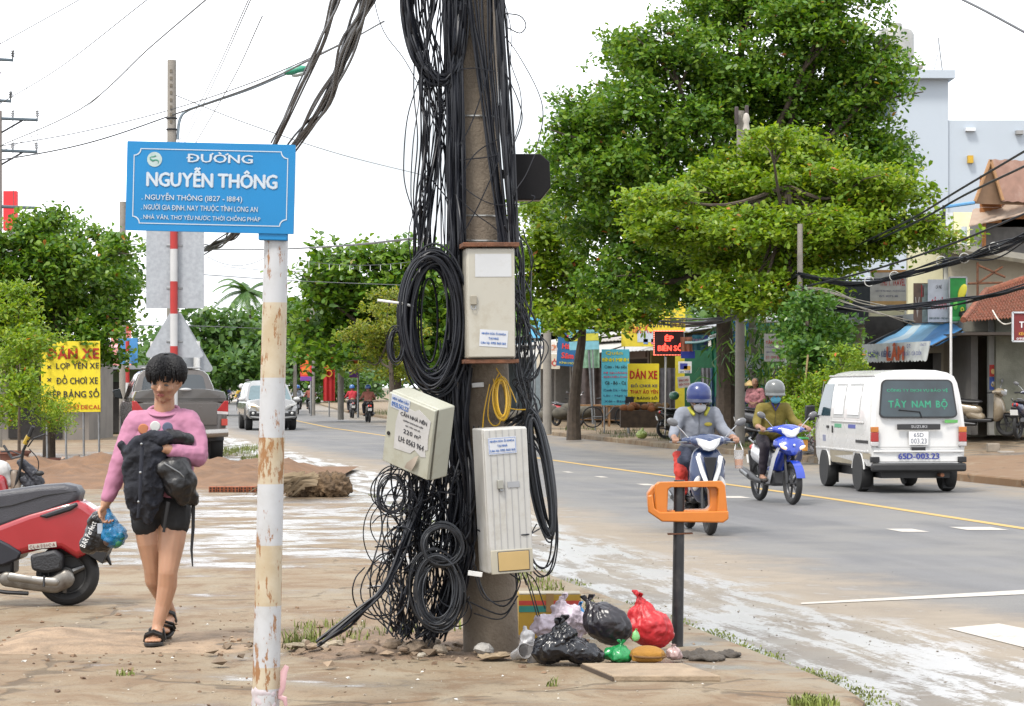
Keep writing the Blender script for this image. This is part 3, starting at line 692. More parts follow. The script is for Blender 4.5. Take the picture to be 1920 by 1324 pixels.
bundle('cable_bundle', 'few black cables bowing across the lower cabinet and the pole foot', [
    ([(905, 930, -.1), (940, 985, -.25), (985, 1000, -.3), (1010, 990, -.2)], 2), ([(895, 990, -.2), (925, 1020, -.24), (955, 1060, -.2), (980, 1100, -.1)], 2), ([(893, 1060, -.1), (915, 1120, -.15), (950, 1135, -.12), (972, 1100, -.1), (975, 1070, -.1)], 3), ([(890, 1130, -.1), (940, 1160, -.12), (968, 1120, -.1)], 2), ([(985, 1070, -.1), (1000, 1100, -.1), (1016, 1150, -.1)], 3), ([(860, 1000, -.1), (890, 940, -.1), (900, 870, -.1), (893, 800, -.1)], 4)], 4, .003, .005, cross=.4, sd=.02)
mb = MB()
for i in range(34):
    cx0, cy0, R0 = rc.uniform(705, 860), rc.uniform(900, 1150), rc.uniform(22, 58)
    if cx0 < 740: cy0 = max(cy0, 1000)
    a0 = rc.random()*6.28; e = rc.uniform(.6, 1.4); P = [(cx0+R0*math.cos(a0+.5*j), cy0+R0*e*math.sin(a0+.5*j), -.1+.1*math.sin(j+i)) for j in range(rc.randint(7, 14))]
    strand(mb, [(p[0], min(p[1], 1200), p[2]) for p in P], rc.uniform(.003, .0045), 4)
tag(obj('wire_tangle', mb, CAB), 'loose curls of thin wire springing out of the lower tangle', 'wires', kind='stuff')
mb = MB(); mb.m = Matrix.Translation(PL(891, 1076, -.2)) @ Euler((0, rad(8), 0)).to_matrix().to_4x4(); mb.box((0, 0, 0), (.08, .008, .028))
tag(obj('cable_tag', mb, WHITEP, bevel=.003), 'small white plastic tag on a cable below the white cabinet', 'cable tag')
mb = MB(); mb.m = Matrix.Translation(PL(896, 722, .03)) @ Euler((0, rad(-4), 0)).to_matrix().to_4x4(); mb.box((0, 0, 0), (.068, .008, .026))
tag(obj('cable_tag', mb, WHITEP, bevel=.003), 'white tag on the pole left of the yellow wire', 'cable tag')
mb = MB(); mb.tube([PL(708, 563, -.15), PL(760, 570, -.12), PL(775, 575, -.1)], .0075, 7); tag(obj('cable_tie_rod', mb, WHITEP), 'thin white plastic rod poking left from the big coil', 'rod')

def cabinet(name, label, M4, w_, h_, d_, col, group, ribs=0):
    t = thing(name, label, 'cabinet', group=group); t.matrix_world = M4
    m = mat(col, .45, var=.06, vs=3, dirt=(col[0]*.62, col[1]*.55, col[2]*.42), damt=.32, ds=5)
    mb = MB(); mb.box((0, d_/2+.012, 0), (w_, d_, h_)); obj('housing', mb, m, t, bevel=.008)
    mb = MB(); mb.box((0, 0, 0), (w_-.008, .022, h_-.012))
    dr = obj('door', mb, m, t, bevel=.005)
    for i in range(ribs):
        x = -w_/2+w_*(i+1)/(ribs+1); mb = MB(); mb.box((x, -.0115, .0), (.0035, .004, h_-.02)); obj('rib', mb, mat((col[0]*.75, col[1]*.76, col[2]*.8), .5), dr)
    return t, dr
def basis(R, U, loc):
    R = Vector(R).normalized(); U = Vector(U); U = (U-R*U.dot(R)).normalized(); F = U.cross(R)   # F points from the front into the box
    pass
    return Matrix(((R.x, F.x, U.x, loc[0]), (R.y, F.y, U.y, loc[1]), (R.z, F.z, U.z, loc[2]), (0, 0, 0, 1)))
def sticker(t, lines, cx_, cz_, w_, h_, paper, ink, rot=0., y=-.0125, frame=None):
    M_ = Matrix.Translation((cx_, y, cz_)) @ Euler((0, rot, 0)).to_matrix().to_4x4()
    mb = MB(); mb.m = M_; mb.box((0, 0, 0), (w_, .0016, h_)); s_ = obj('sticker', mb, paper, t)
    for (tx, fx_, fz, fw, fh, bold) in lines: lettering(tx, fx_*w_, fz*h_, fw*w_, fh*h_, ink, s_, y=-.0016, bold=bold, M4=M_)
    if frame:
        for (bx, bz, bw, bh) in ((0, .44, .95, .02), (0, -.44, .95, .02), (.47, 0, .012, .9), (-.47, 0, .012, .9)):
            mb = MB(); mb.m = M_; mb.box((bx*w_, -.001, bz*h_), (bw*w_, .001, bh*h_)); obj('sticker_frame', mb, frame, s_)
    return s_
PAPER = mat((.70, .72, .76), .6, var=.06); INKB = mat((.06, .20, .62), .6); INKK = mat((.06, .06, .07), .7)
LOCK3 = lambda a, b_: [('NHẬN SỬA Ổ KHÓA', 0, .29, .86, .2, .03), ('TẠI NHÀ', 0, .0, .36, .2, .03), ('Liên hệ: 0915 860 160', 0, -.29, .88, .17, .02)]
s = FPX/(PD-.42)
# upper beige cabinet
c1, d1 = cabinet('cable_cabinet', 'tall beige cabinet with rusty brackets strapped to the pole at head height', Matrix.Translation(W(921, 568, PD-.46)) @ Euler((0, rad(-.6), rad(7))).to_matrix().to_4x4(), 91/s, 207/s, .24, (.56, .53, .45), 'cable cabinets on the pole')
mb = MB(); mb.box((-.0, .12, 209/s/2+.012), (.31, .30, .024)); obj('top_bracket', mb, RUST, c1, bevel=.003)
mb = MB(); mb.box((.0, .13, -209/s/2-.014), (.30, .26, .022)); obj('bottom_bracket', mb, RUST, c1, bevel=.003)
sticker(d1, [], .012, .205, .20, .125, mat((.66, .67, .68), .6, var=.05, dirt=(.45, .42, .36), damt=.2, ds=12), INKK)
sticker(d1, LOCK3(0, 0), .01, -.195, .155, .092, PAPER, INKB, rad(4))
mb = MB(); mb.box((-.098, -.018, .015), (.034, .018, .05)); obj('lock', mb, mat((.40, .36, .28), .5), c1, bevel=.003)
mb = MB(); mb.tube([(-.112, -.016, -.015), (-.112, -.022, -.03), (-.10, -.024, -.037), (-.088, -.022, -.03), (-.088, -.016, -.015)], .0028, 6); obj('hasp', mb, STEEL, c1)
# lower white cabinet
c2, d2 = cabinet('cable_cabinet', 'white ribbed cabinet with a yellow panel low on the right of the pole', Matrix.Translation(W(953, 938, PD-.52)) @ Euler((0, rad(-3), rad(15))).to_matrix().to_4x4(), 86/s, 270/s, .22, (.60, .59, .56), 'cable cabinets on the pole', 6)
mb = MB(); mb.box((.0, -.0165, -.332), (.236, .012, .13)); kp = obj('kick_panel', mb, mat((.52, .48, .38), .5, var=.06), c2, bevel=.003)
mb = MB(); mb.box((.008, -.0245, -.33), (.172, .005, .102)); obj('yellow_panel', mb, mat((.60, .42, .17), .6, var=.08), kp, bevel=.002)
mb = MB(); mb.prism(rrect(.18, .11, .004, 2, .008, -.33), -.0238, -.021); obj('panel_edge', mb, INKK, kp)
sticker(d2, LOCK3(0, 0), -.022, .300, .158, .092, PAPER, INKB, rad(-1), y=-.0150, frame=INKB)
mb = MB(); mb.box((-.046, -.022, .09), (.033, .02, .048)); obj('lock', mb, mat((.46, .45, .40), .4, .4), c2, bevel=.003)
mb = MB(); mb.box((-.042, -.024, .058), (.018, .012, .014)); obj('hasp', mb, STEEL, c2, bevel=.002)
mb = MB(); mb.box((.03, -.0145, .085), (.068, .002, .032)); obj('name_tag', mb, mat((.45, .46, .48), .4, .3), c2)
# leaning grey cabinet
R_ = Vector((.727, -.61, -.29)); U_ = Vector((.1, -.30, .95))
M3 = basis(R_, U_, W(768, 817, PD-.62))
c3, d3 = cabinet('cable_cabinet', 'leaning grey green cabinet with torn paper notices left of the pole', M3, .355, .41, .13, (.52, .52, .43), 'cable cabinets on the pole')
sticker(d3, [('HÚT HẦM CẦU', 0, .26, .86, .26, .04), ('0933.563.221', 0, -.2, .9, .34, .04)], -.08, .160, .14, .075, mat((.62, .66, .74), .6), INKB)
TORN = mat((.62, .61, .60), .7, var=.1, dirt=(.46, .42, .36), damt=.3, ds=9)
M_ = Matrix.Translation((.03, -.0125, .03))
mb = MB(); mb.m = M_; rp = random.Random(3); mb.prism([(-.125, -.13), (-.13, .02), (-.11, .11), (-.06, .125), (0, .12), (.03, .14), (.09, .115), (.125, .10), (.118, .0), (.125, -.06), (.105, -.07), (.115, -.105), (.08, -.115), (.03, -.09), (.0, -.12), (-.06, -.125)], -.0012, .001); pp = obj('paper_notice', mb, TORN, d3, smooth=False)
for (tx, z_, w_, h_, b_) in (('CẦN NHÀ NÊN', .085, .20, .03, .03), ('CHÍNH CHỦ BÁN GẤP', .05, .15, .012, .01), ('GIÁ TỐT CÓ SỔ', .025, .11, .010, .01), ('220 m²', -.01, .13, .024, .03), ('LH: 0563 964', -.062, .19, .03, .03)):
    lettering(tx, 0, z_, w_, h_, INKK, pp, y=-.0022, bold=b_, M4=M_)
mb = MB(); mb.m = Matrix.Translation((.06, -.02, -.13)); mb.add([(-.055, 0, -.05), (-.03, -.012, -.01), (.02, -.004, .04), (.04, 0, .05), (.03, -.014, -.01), (.0, -.004, -.05)], [(0, 1, 5), (1, 2, 4, 5), (2, 3, 4)]); obj('torn_flap', mb, mat((.50, .42, .34), .8, var=.2), pp)
mb = MB(); mb.m = Matrix.Translation((-.145, -.012, -.03)); mb.lathe([(0, -.004), (.011, -.004), (.012, .002)], 16, 'y'); obj('keyhole', mb, BLACK, c3)
mb = MB(); mb.box((.177, .012, 0), (.004, .006, .40)); obj('door_seam', mb, mat((.14, .13, .10), .7), c3)

# octagonal black box on the right of the pole
ob = thing('octagonal_box', 'black eight sided metal box fixed to the right side of the pole', 'equipment box', W(990, 332, PD-.05))
oc = [(-.10, .13), (.07, .13), (.122, .085), (.128, -.06), (.07, -.13), (-.10, -.13)]
mb = MB(); mb.prism([(x*.97, z*.97) for x, z in oc], .0, .16); obj('casing', mb, mat((.42, .32, .27), .6, var=.15, dirt=(.1, .06, .05)), ob, bevel=.006)
mb = MB(); mb.prism(oc, -.012, .012); obj('back_plate', mb, mat((.006, .005, .006), .6, var=.5, vs=9, spec=.2), ob, bevel=.006)
mb = MB(); mb.box((-.14, .05, .02), (.10, .04, .05)); obj('bracket', mb, DARKMET, ob, bevel=.004)

# ================================================================ rubbish at the foot of the pole
def plastic(col, rough=.3, alpha=1., trans=0., **k): return mat(col, rough, var=.18, vs=14, bump=.2, bs=26, alpha=alpha, trans=trans, **k)
def bag(name, label, px, py, wpx, hpx, D, col, knot=(0, 1), group='rubbish bags by the pole', seed=1, rough=.28, disp=.05, cat='rubbish bag', lean=0., alpha=1., pile=0., lobes=5, shape=None):
    """px,py: centre of its foot in the photo"""
    p = W(px, py, D); p.z = max(0, p.z); s_ = D/FPX; w_, h_ = wpx*s_, hpx*s_
    t = thing(name, label, cat, p, group=group); rb = random.Random(seed)
    mb = MB(); mb.ell((0, 0, h_*.42), (w_*.42, w_*.36, h_*.42))
    for i in range(lobes):
        a = 6.28*i/lobes+rb.random(); mb.ell((math.cos(a)*w_*.24, math.sin(a)*w_*.2, h_*(.26+.14*rb.random())), (w_*.24, w_*.22, h_*(.24+.1*rb.random())))
    if shape:
        mb = MB()
        for (cx0, cz0, rx0, rz0, ro) in shape: mb.ell((cx0*w_, 0, cz0*h_), (rx0*w_, rx0*w_*.8, rz0*h_), (0, rad(ro), 0))
    kx_ = knot[0]*w_; mb.cap((kx_*.55, 0, h_*.68), w_*.18, (kx_, 0, h_*.93), w_*.05)
    m = plastic(col, rough, alpha)
    b_ = blob('bag', mb, m, t, .0075, 4, disp*.7, .07)
    nv = rb.randint(9, 13)
    for v in b_.data.vertices:      # folds gathering towards the knot
        x, y, z = v.co; a = math.atan2(y, x-kx_*.6); f = max(0, min(1, (z/h_-.15)/.7)); am = .016*w_*f*(math.sin(nv*a+5*z/h_)+.6*math.sin(2.3*nv*a))
        r_ = math.hypot(x-kx_*.6, y)+1e-5; v.co.x += am*(x-kx_*.6)/r_; v.co.y += am*y/r_
    b_.data.update(); md = b_.modifiers.new('crease', 'DISPLACE'); md.texture = hardtex(.055); md.strength = disp*.3; md.mid_level = .5; md.texture_coords = 'LOCAL'
    mb = MB()
    for k in range(4):
        a = rb.uniform(-1.3, 1.3); l_ = w_*rb.uniform(.1, .2); q = Vector((kx_, rb.uniform(-.01, .01), h_*.9)); mb.tube([q, q+Vector((math.sin(a)*l_*.5, -.01, l_*.6)), q+Vector((math.sin(a)*l_, -.02*k, l_*.75))], [w_*.022, w_*.05, w_*.012], 8, flat=.3)
    kn = obj('knot', mb, m, t, ang=70)
    return t
bag('rubbish_bag', 'shiny black bag slumped lowest at the front of the rubbish pile', 1066, 1246, 142, 84, 12.62, (.010, .011, .016), (-.13, 1), seed=2, disp=.06, rough=.22, shape=[(-.2, .36, .30, .36, -12), (.16, .28, .34, .29, 14), (-.1, .5, .2, .28, 0), (.34, .16, .16, .16, 0)])
bag('rubbish_bag', 'round black bag with a stained side in the middle of the pile', 1137, 1212, 104, 92, 12.9, (.022, .019, .026), (-.34, 1), seed=4, disp=.03, pile=.02, rough=.3, shape=[(.02, .45, .48, .42, 28), (-.12, .58, .3, .3, 30)])
bag('rubbish_bag', 'red plastic bag tied on top, at the back beside the black post', 1214, 1216, 100, 106, 13.25, (.62, .022, .03), (-.16, 1), seed=5, disp=.04, rough=.45, shape=[(.04, .36, .46, .36, 10), (.2, .26, .32, .26, 0), (-.08, .56, .3, .26, 0)])
bag('rubbish_bag', 'crumpled green bag flattened under the black bags', 1158, 1244, 66, 40, 12.72, (.02, .32, .09), (.1, 1), seed=6, disp=.05, pile=0)
bag('rubbish_bag', 'white and pink bag heaped against the yellow carton', 1052, 1200, 112, 84, 13.1, (.70, .60, .68), (.05, 1), seed=7, disp=.08, rough=.4, shape=[(-.2, .3, .3, .3, 0), (.12, .42, .32, .4, 0), (.3, .3, .2, .3, 0)])
bag('rubbish_bag', 'bright blue bag peeping over the pile in front of the carton', 1078, 1172, 50, 42, 13.3, (.02, .27, .62), (.2, 1), seed=8, disp=.05, pile=.12)
bag('rubbish_bag', 'pale lime ball of plastic between the red and black bags', 1192, 1204, 18, 26, 12.8, (.25, .62, .22), (0, 1), seed=9, disp=.02, pile=.07)
bag('rubbish_bag', 'clear crumpled plastic bag beside the pole foot', 988, 1232, 40, 60, 12.95, (.60, .59, .60), (-.1, 1), seed=10, disp=.06, rough=.25)
bag('rubbish_bag', 'clear bag with a reddish rim at the foot of the black post', 1262, 1240, 36, 32, 12.75, (.55, .38, .36), (0, 1), seed=12, disp=.05, rough=.25)
def pcup(px, py, D, rot, label, m):
    t = thing('plastic_cup', label, 'plastic cup', W(px, py, D)); t.location.z = .05; t.rotation_euler = rot
    mb = MB(); mb.lathe([(.028, -.05), (.040, .05), (.043, .052), (.043, .056), (.038, .052), (.026, -.046)], 18); obj('cup_wall', mb, m, t)
    mb = MB(); mb.torus((0, 0, .054), .042, .003, 'z', 20, 6); obj('rim', mb, m, t)
CLR = mat((.72, .70, .70), .12, var=.05, trans=.6)
pcup(1000, 1205, 12.75, (rad(12), rad(8), 0), 'clear plastic cup standing between the pole and the black bag', CLR)
pcup(974, 1226, 12.75, (rad(70), rad(10), rad(30)), 'clear plastic cup tipped on its side at the pole foot', CLR)
# carton
p = W(1031, 1178, 13.95); p.z = 0
cb = thing('cardboard_carton', 'yellow carton with red and teal stripes and brown tape behind the pole', 'carton', p, rad(2))
cw_, ch_ = 117/FPX*13.95, .265
YC = mat((.55, .34, .035), .75, var=.12, vs=6)
mb = MB(); mb.box((0, .11, ch_/2), (cw_, .22, ch_)); obj('box', mb, YC, cb, bevel=.006)
for (z_, h_, c_, nm) in ((.215, .026, (.62, .06, .04), 'red_stripe'), (.178, .036, (.03, .27, .22), 'teal_stripe')):
    mb = MB(); mb.box((0, -.0015, z_), (cw_-.002, .003, h_)); obj(nm, mb, mat(c_, .7, var=.15, vs=15), cb)
mb = MB(); mb.box((.0, -.004, .215), (.045, .003, .11)); mb.box((0, .11, ch_+.002), (.045, .22, .003)); obj('tape', mb, mat((.42, .24, .08), .4, var=.15), cb)
mb = MB(); mb.box((0, .05, ch_+.006), (cw_*.98, .1, .006), (rad(4), 0, 0)); obj('flap', mb, mat((.62, .55, .42), .8), cb)
# orange brown cushion, rag
p = W(1214, 1236, 12.7); p.z = .0
cu = thing('cushion', 'mustard brown cushion lying under the red bag', 'cushion', p, rad(-6))
mb = MB(); mb.ell((0, 0, .05), (.10, .09, .05)); mb.box((0, 0, .045), (.16, .14, .05)); blob('pad', mb, mat((.42, .20, .025), .85, var=.2, bump=.3, bs=80), cu, .01, 6)
mb = MB(); mb.m = Euler((0, rad(2), 0)).to_matrix().to_4x4(); mb.torus((0, 0, .045), .098, .006, 'z', 26, 6, 1.); obj('piping', mb, mat((.20, .10, .03), .85), cu)
p = W(1330, 1226, 12.95); p.z = 0
mb = MB(); rr_ = random.Random(4)
for i in range(9): mb.ell((rr_.uniform(-.13, .13), rr_.uniform(-.12, .12), .012), (rr_.uniform(.04, .08), rr_.uniform(.05, .09), .02), (0, 0, rr_.random()*3))
rg = thing('rag', 'crumpled dark brown rag lying on the pavement right of the black post', 'rag', p); blob('cloth', mb, mat((.10, .085, .07), .95, var=.3, bump=.5, bs=60), rg, .009, 2, .05, .035)
# orange frame on a black post
p = W(1270, 1208, 13.55); p.z = 0; sB = 13.55/FPX
mp = thing('framed_post', 'black steel post carrying an empty orange plastic frame at the kerb', 'post', p)
mb = MB(); mb.tube([(-.0, 0, -.02), (.004, 0, .3), (.012, 0, .96)], [.034, .033, .032], 16); obj('post', mb, mat((.014, .015, .018), .45, var=.4, dirt=(.10, .09, .085), damt=.35, ds=14), mp)
mb = MB(); mb.box((.015, -.01, .652), (.145, .05, .009), (0, rad(-2), 0)); obj('bracket', mb, RUST, mp, bevel=.002)
OR = mat((.72, .215, .02), .38, var=.07, vs=7)
fr = bpy.data.objects.new('orange_frame', None)
def oring(o_, i_, y0, y1, mb):
    n = len(o_); mb.ring([[(x, y0, z) for x, z in o_], [(x, y1, z) for x, z in o_], [(x, y1, z) for x, z in i_], [(x, y0, z) for x, z in i_]], caps=False, closed=True)
def fp(px, py): return ((px-1270)*sB, (1208-py)*sB)
outer = [fp(*a) for a in ((1233, 899), (1352, 897), (1358, 905), (1364, 965), (1356, 974), (1240, 972), (1228, 962), (1226, 905))]
inner = [fp(*a) for a in ((1258, 909), (1340, 909), (1345, 913), (1343, 958), (1338, 964), (1256, 962), (1250, 956), (1252, 913))]
mb = MB(); oring(outer, inner, -.055, -.02, mb)
back = [fp(*a) for a in ((1240, 903), (1340, 903), (1346, 910), (1348, 955), (1340, 964), (1240, 966), (1216, 950), (1214, 922), (1224, 908))]
binn = [(x*.78+.0, .88+(z-.88)*.7) for x, z in back]
oring(back, binn, -.02, .12, mb)
fo = obj('orange_frame', mb, OR, mp, bevel=.007, ang=40)
mb = MB(); mb.prism([fp(*a) for a in ((1236, 955), (1364, 953), (1364, 968), (1354, 975), (1240, 973), (1214, 955), (1213, 925), (1222, 922), (1226, 948))], -.075, -.05); obj('lower_lip', mb, OR, fo, bevel=.007)
mb = MB(); mb.box((.05, 0, .722), (.12, .015, .01)); obj('crossbar', mb, RUST, fo)
# cover slab
p = W(1215, 1266, 12.2); p.z = 0
sl_ = thing('cover_slab', 'thin square concrete cover slab lying loose on the pavement', 'slab', p)
hw = .30; mb = MB(); mb.prismz([(-.335, .30), (.20, .30), (.355, -.26), (-.19, -.26)], 0, .028); obj('slab', mb, mat((.40, .30, .20), .9, var=.2, vs=7, bump=.4, bs=40, dirt=(.28, .2, .13), damt=.4, ds=5), sl_, bevel=.004)
mb = MB(); mb.prismz([(-.342, .305), (-.335, .305), (-.19, -.265), (-.197, -.265)], 0, .022); obj('slab_edge', mb, mat((.10, .07, .05), .9), sl_)

# stones and rubble round the pole foot
def stone(px, py, wpx, hpx, D, col, label, seed):
    p = W(px, py, D); p.z = 0; s_ = D/FPX; rb = random.Random(seed)
    mb = MB(); mb.ell((0, 0, hpx*s_*.42), (wpx*s_/2, wpx*s_*.4, hpx*s_*.52), (0, rb.uniform(-.3, .3), rb.random()), 12)
    mb.v = [tuple(c+rb.uniform(-.1, .1)*wpx*s_*.45 for c in v) for v in mb.v]
    mb.v = [(x+p.x, y+p.y, max(-.02, z)+.02) for x, y, z in mb.v]
    tag(obj('stone', mb, mat(col, .92, var=.25, vs=12, bump=.6, bs=40), ang=20), label, 'stone', 'stones round the pole foot')
rq = random.Random(21)
for i in range(16):
    px = rq.uniform(560, 860); D_ = rq.uniform(12.95, 13.5)
    p0_ = W(px, 0, D_); wq, hq = rq.uniform(14, 34), rq.uniform(8, 16)
    mb = MB(); s_ = D_/FPX; mb.ell((0, 0, hq*s_*.4), (wq*s_/2, wq*s_*.45, hq*s_*.5), (0, rq.uniform(-.4, .4), rq.random()*3), 8); mb.v = [tuple(c+rq.uniform(-.12, .12)*wq*s_*.45 for c in v) for v in mb.v]
    o = obj('rubble_stone', mb, mat(((.34, .25, .17), (.24, .17, .115), (.44, .37, .29))[i % 3], .95, var=.3, vs=12, bump=.6, bs=40), ang=15); o.location = (p0_.x, D_, .03); tag(o, 'small broken stone in the rubble strip under the hanging cables', 'stone', 'rubble stones under the cables')
for i, a in enumerate(((907, 1222, 40, 24, 12.95, (.42, .40, .37), 'pale pointed stone leaning on the front of the pole foot'), (772, 1222, 62, 20, 13.1, (.36, .27, .19), 'broad tan stone under the lower cable coil'), (826, 1226, 34, 18, 13., (.44, .36, .27), 'light tan stone left of the pale pointed stone'), (738, 1216, 46, 22, 13.2, (.30, .22, .15), 'brown lump of soil under the left of the tangle'),
    (622, 1212, 46, 14, 13.3, (.42, .35, .25), 'flat stone on the grass where the ground cables end'), (560, 1216, 60, 9, 13.3, (.34, .28, .19), 'long flat stone beside the striped sign post'), (806, 1206, 30, 26, 13.3, (.40, .33, .26), 'upright stone hidden among the hanging wires'), (700, 1212, 26, 15, 13.3, (.28, .2, .14), 'small dark stone left of the brown lump'), (790, 1238, 20, 8, 12.85, (.5, .44, .35), 'small pale chip in front of the broad tan stone'), (930, 1232, 70, 7, 12.85, (.36, .27, .17), 'thin broken slab edge before the pole foot'))):
    stone(*a, seed=i)
# ================================================================ people and two-wheelers
def hand(mb, wrist, d, nrm, side, curl=.5, s=1.):
    """palm and five fingers; d: direction of the fingers, nrm: way the palm faces, side: +1/-1 which edge carries the thumb"""
    d = Vector(d).normalized(); n = Vector(nrm); n = (n-d*n.dot(d)).normalized(); u = d.cross(n)*side; w_ = Vector(wrist)
    for k in (-.022, -.007, .008, .022): mb.cap(w_+d*.01*s+u*k*.7*s, .014*s, w_+d*.085*s+u*k*1.25*s, .0125*s, 8)
    for k, ln in ((-.031, .058), (-.0105, .074), (.0105, .080), (.031, .072)):
        a = w_+d*.088*s+u*k*s; ang = curl*.7; p = a; r_ = .0085*s
        for j, f in enumerate((.42, .33, .25)):
            dd = d*math.cos(ang)+n*math.sin(ang); q2 = p+dd*ln*f*s; mb.cap(p, r_, q2, r_*.92, 8); p = q2; r_ *= .92; ang += curl*.95
    a = w_+d*.03*s+u*.026*s; b_ = a+(d*.55+u*.75+n*.35).normalized()*.045*s; c_ = b_+(d*.9+u*.2+n*.5).normalized()*.034*s
    mb.cap(a, .0125*s, b_, .011*s, 8); mb.cap(b_, .0105*s, c_, .009*s, 8)

def face_parts(par, c, R, m_lip, skin, scl=1., eyes=True, mouth=True):
    """eyes, brows and mouth on a head whose centre is c and whose frame is R (-Y looks ahead)"""
    c = Vector(c); g = lambda x, y, z: c+R @ Vector((x*scl, y*scl, z*scl))
    if eyes:
        for sx in (-1, 1):
            e = MB(); e.ell(g(sx*.032, -.083, .003), (.0135*scl, .006*scl, .0055*scl), R.to_euler(), 10); eo = obj('eye', e, mat((.10, .08, .07), .2), par)
            e = MB(); e.tube([g(sx*.016, -.0905, .022), g(sx*.034, -.0895, .027), g(sx*.05, -.079, .021)], [.003*scl, .004*scl, .002*scl], 6); obj('eyebrow', e, HAIR, par)
    if mouth:
        e = MB(); e.tube([g(-.021, -.084, -.056), g(-.009, -.090, -.0495), g(0, -.0905, -.0505), g(.009, -.090, -.0495), g(.021, -.084, -.056)], [.002*scl, .0052*scl, .005*scl, .0052*scl, .002*scl], 8)
        e.tube([g(-.018, -.084, -.058), g(0, -.090, -.0595), g(.018, -.084, -.058)], [.002*scl, .0062*scl, .002*scl], 8); obj('mouth', e, m_lip, par)
def head_prims(mb, c, R, s=1.):
    c = Vector(c); g = lambda x, y, z: c+R @ Vector((x*s, y*s, z*s)); e = R.to_euler()
    mb.ell(g(0, .008, .035), (.076*s, .092*s, .082*s), e, 18); mb.ell(g(0, -.022, -.01), (.066*s, .068*s, .075*s), e, 18)
    mb.ell(g(0, -.035, -.062), (.046*s, .044*s, .042*s), e, 14); mb.ell(g(0, -.062, -.088), (.02*s, .018*s, .017*s), e, 10)
    for sx in (-1, 1):
        mb.cap(g(sx*.056, .0, -.03), .022*s, g(sx*.032, -.045, -.078), .016*s, 8); mb.ell(g(sx*.04, -.06, -.022), (.022*s, .02*s, .02*s), e, 10)
        mb.ell(g(sx*.078, .012, -.008), (.01*s, .018*s, .03*s), e, 10)
    mb.cap(g(0, -.078, .012), .0075*s, g(0, -.101, -.022), .0115*s, 8)
    for sx in (-1, 1): mb.ell(g(sx*.012, -.092, -.027), (.008*s, .008*s, .007*s), e, 8)
    mb.cap(g(-.03, -.078, .02), .009*s, g(.03, -.078, .02), .009*s, 8)

# ---------------------------------------------------------------- young man walking
YD = 13.75
base = W(300, 1205, YD); base.z = 0
man = thing('person', 'person in a pink sweatshirt and black shorts walking towards the camera', 'person', base)
def f(px, py, y=0.): return Vector(((px-300)/320, y, (1207-py)/320))
HC = f(312, 715, -.03); HR = Euler((rad(19), rad(5), rad(-10))).to_matrix()
mb = MB(); head_prims(mb, HC, HR, 1.1)
mb.cap(f(309, 728, .0), .056, f(307, 772, .02), .062); mb.ell(f(306, 800, .03), (.15, .08, .09))
mb.ell(f(305, 930, .02), (.14, .09, .14))
# legs: the far one pushes off, the near one lands
mb.chain([f(274, 965, .02), f(281, 1020, .0), f(286, 1068, .02), f(287, 1092, .05), f(300, 1130, .15), f(310, 1160, .22)], [.088, .075, .055, .056, .045, .034])
mb.chain([f(328, 965, .0), f(324, 1020, -.05), f(319, 1072, -.09), f(317, 1098, -.07), f(309, 1135, -.07), f(300, 1172, -.09)], [.09, .077, .057, .058, .046, .034])
mb.chain([f(310, 1162, .22), f(309, 1172, .16), f(305, 1182, .07)], [.034, .034, .03]); mb.ell(f(304, 1186, .03), (.045, .05, .018))
mb.chain([f(300, 1172, -.09), f(299, 1186, -.11), f(298, 1191, -.20)], [.034, .034, .026])
for k, (dx, ln) in enumerate(((-.032, .012), (-.012, .018), (.006, .016), (.022, .01), (.036, .0))):
    q0 = f(298, 1194, -.21)+Vector((dx, 0, 0)); mb.cap(q0, .013 if k else .015, q0+Vector((0, -.03-ln, -.004)), .010 if k else .014, 8)
# forearm ends and hands
mb.chain([f(212, 905, -.01), f(204, 938, -.03), f(199, 946, -.035)], [.04, .031, .028]); hand(mb, f(199, 944, -.035), (.03, -.05, -1), (.6, -.5, 0), 1, .9, 1.)
mb.chain([f(365, 856, -.12), f(330, 845, -.22), f(322, 841, -.235)], [.04, .032, .028]); hand(mb, f(323, 842, -.235), (-1, -.1, .45), (.1, .75, -.5), 1, .85, 1.05)
mb.v = [(x, y, max(z, .012)) for x, y, z in mb.v]
body = blob('body', mb, SKIN, man, .0058, 3)
face_parts(body, HC, HR, mat((.42, .12, .10), .45), SKIN, 1.1)
mb = MB(); g_ = lambda x, y, z: HC+HR @ (Vector((x, y, z))*1.1); e_ = HR.to_euler()
mb.ell(g_(0, .018, .058), (.102, .11, .075), e_, 18); mb.ell(g_(0, .05, .01), (.094, .075, .085), e_, 16)
hr = blob('hair', mb, HAIR, man, .006, 4)
mb = MB(); rh = random.Random(2)          # locks of hair from the crown down to fringe, temples and nape
for lay in range(2):
    for i in range(84):
        a = 2*PI*i/84+rh.uniform(-.05, .05); fr_ = max(0, math.cos(a)); bk_ = max(0, -math.cos(a)); zend = (.028+.008*math.sin(3.1*a+.6)-.012*(4.9 < a < 5.9))*fr_+(-.07)*bk_+(.0)*(1-fr_-bk_)
        zend += rh.uniform(-.008, .008); cz0 = .028; t1 = math.acos(max(-.95, min(.95, (zend-cz0)/.104))); P = []; tw = rh.uniform(-.28, .28)
        for k in range(7):
            u = k/6; th = .12+(t1-.12)*u; rr_ = 1.+.05*math.sin(PI*u)+.012*lay+(.02*u if fr_ > .3 else 0); az_ = a+tw*u
            P.append(g_(.100*rr_*math.sin(th)*math.sin(az_), .018-.112*rr_*math.sin(th)*math.cos(az_), cz0+.104*rr_*math.cos(th)))
        mb.tube(P, [.007, .0105, .0115, .0105, .0095, .008, .004], 6, flat=.6)
obj('hair_locks', mb, HAIR, hr)
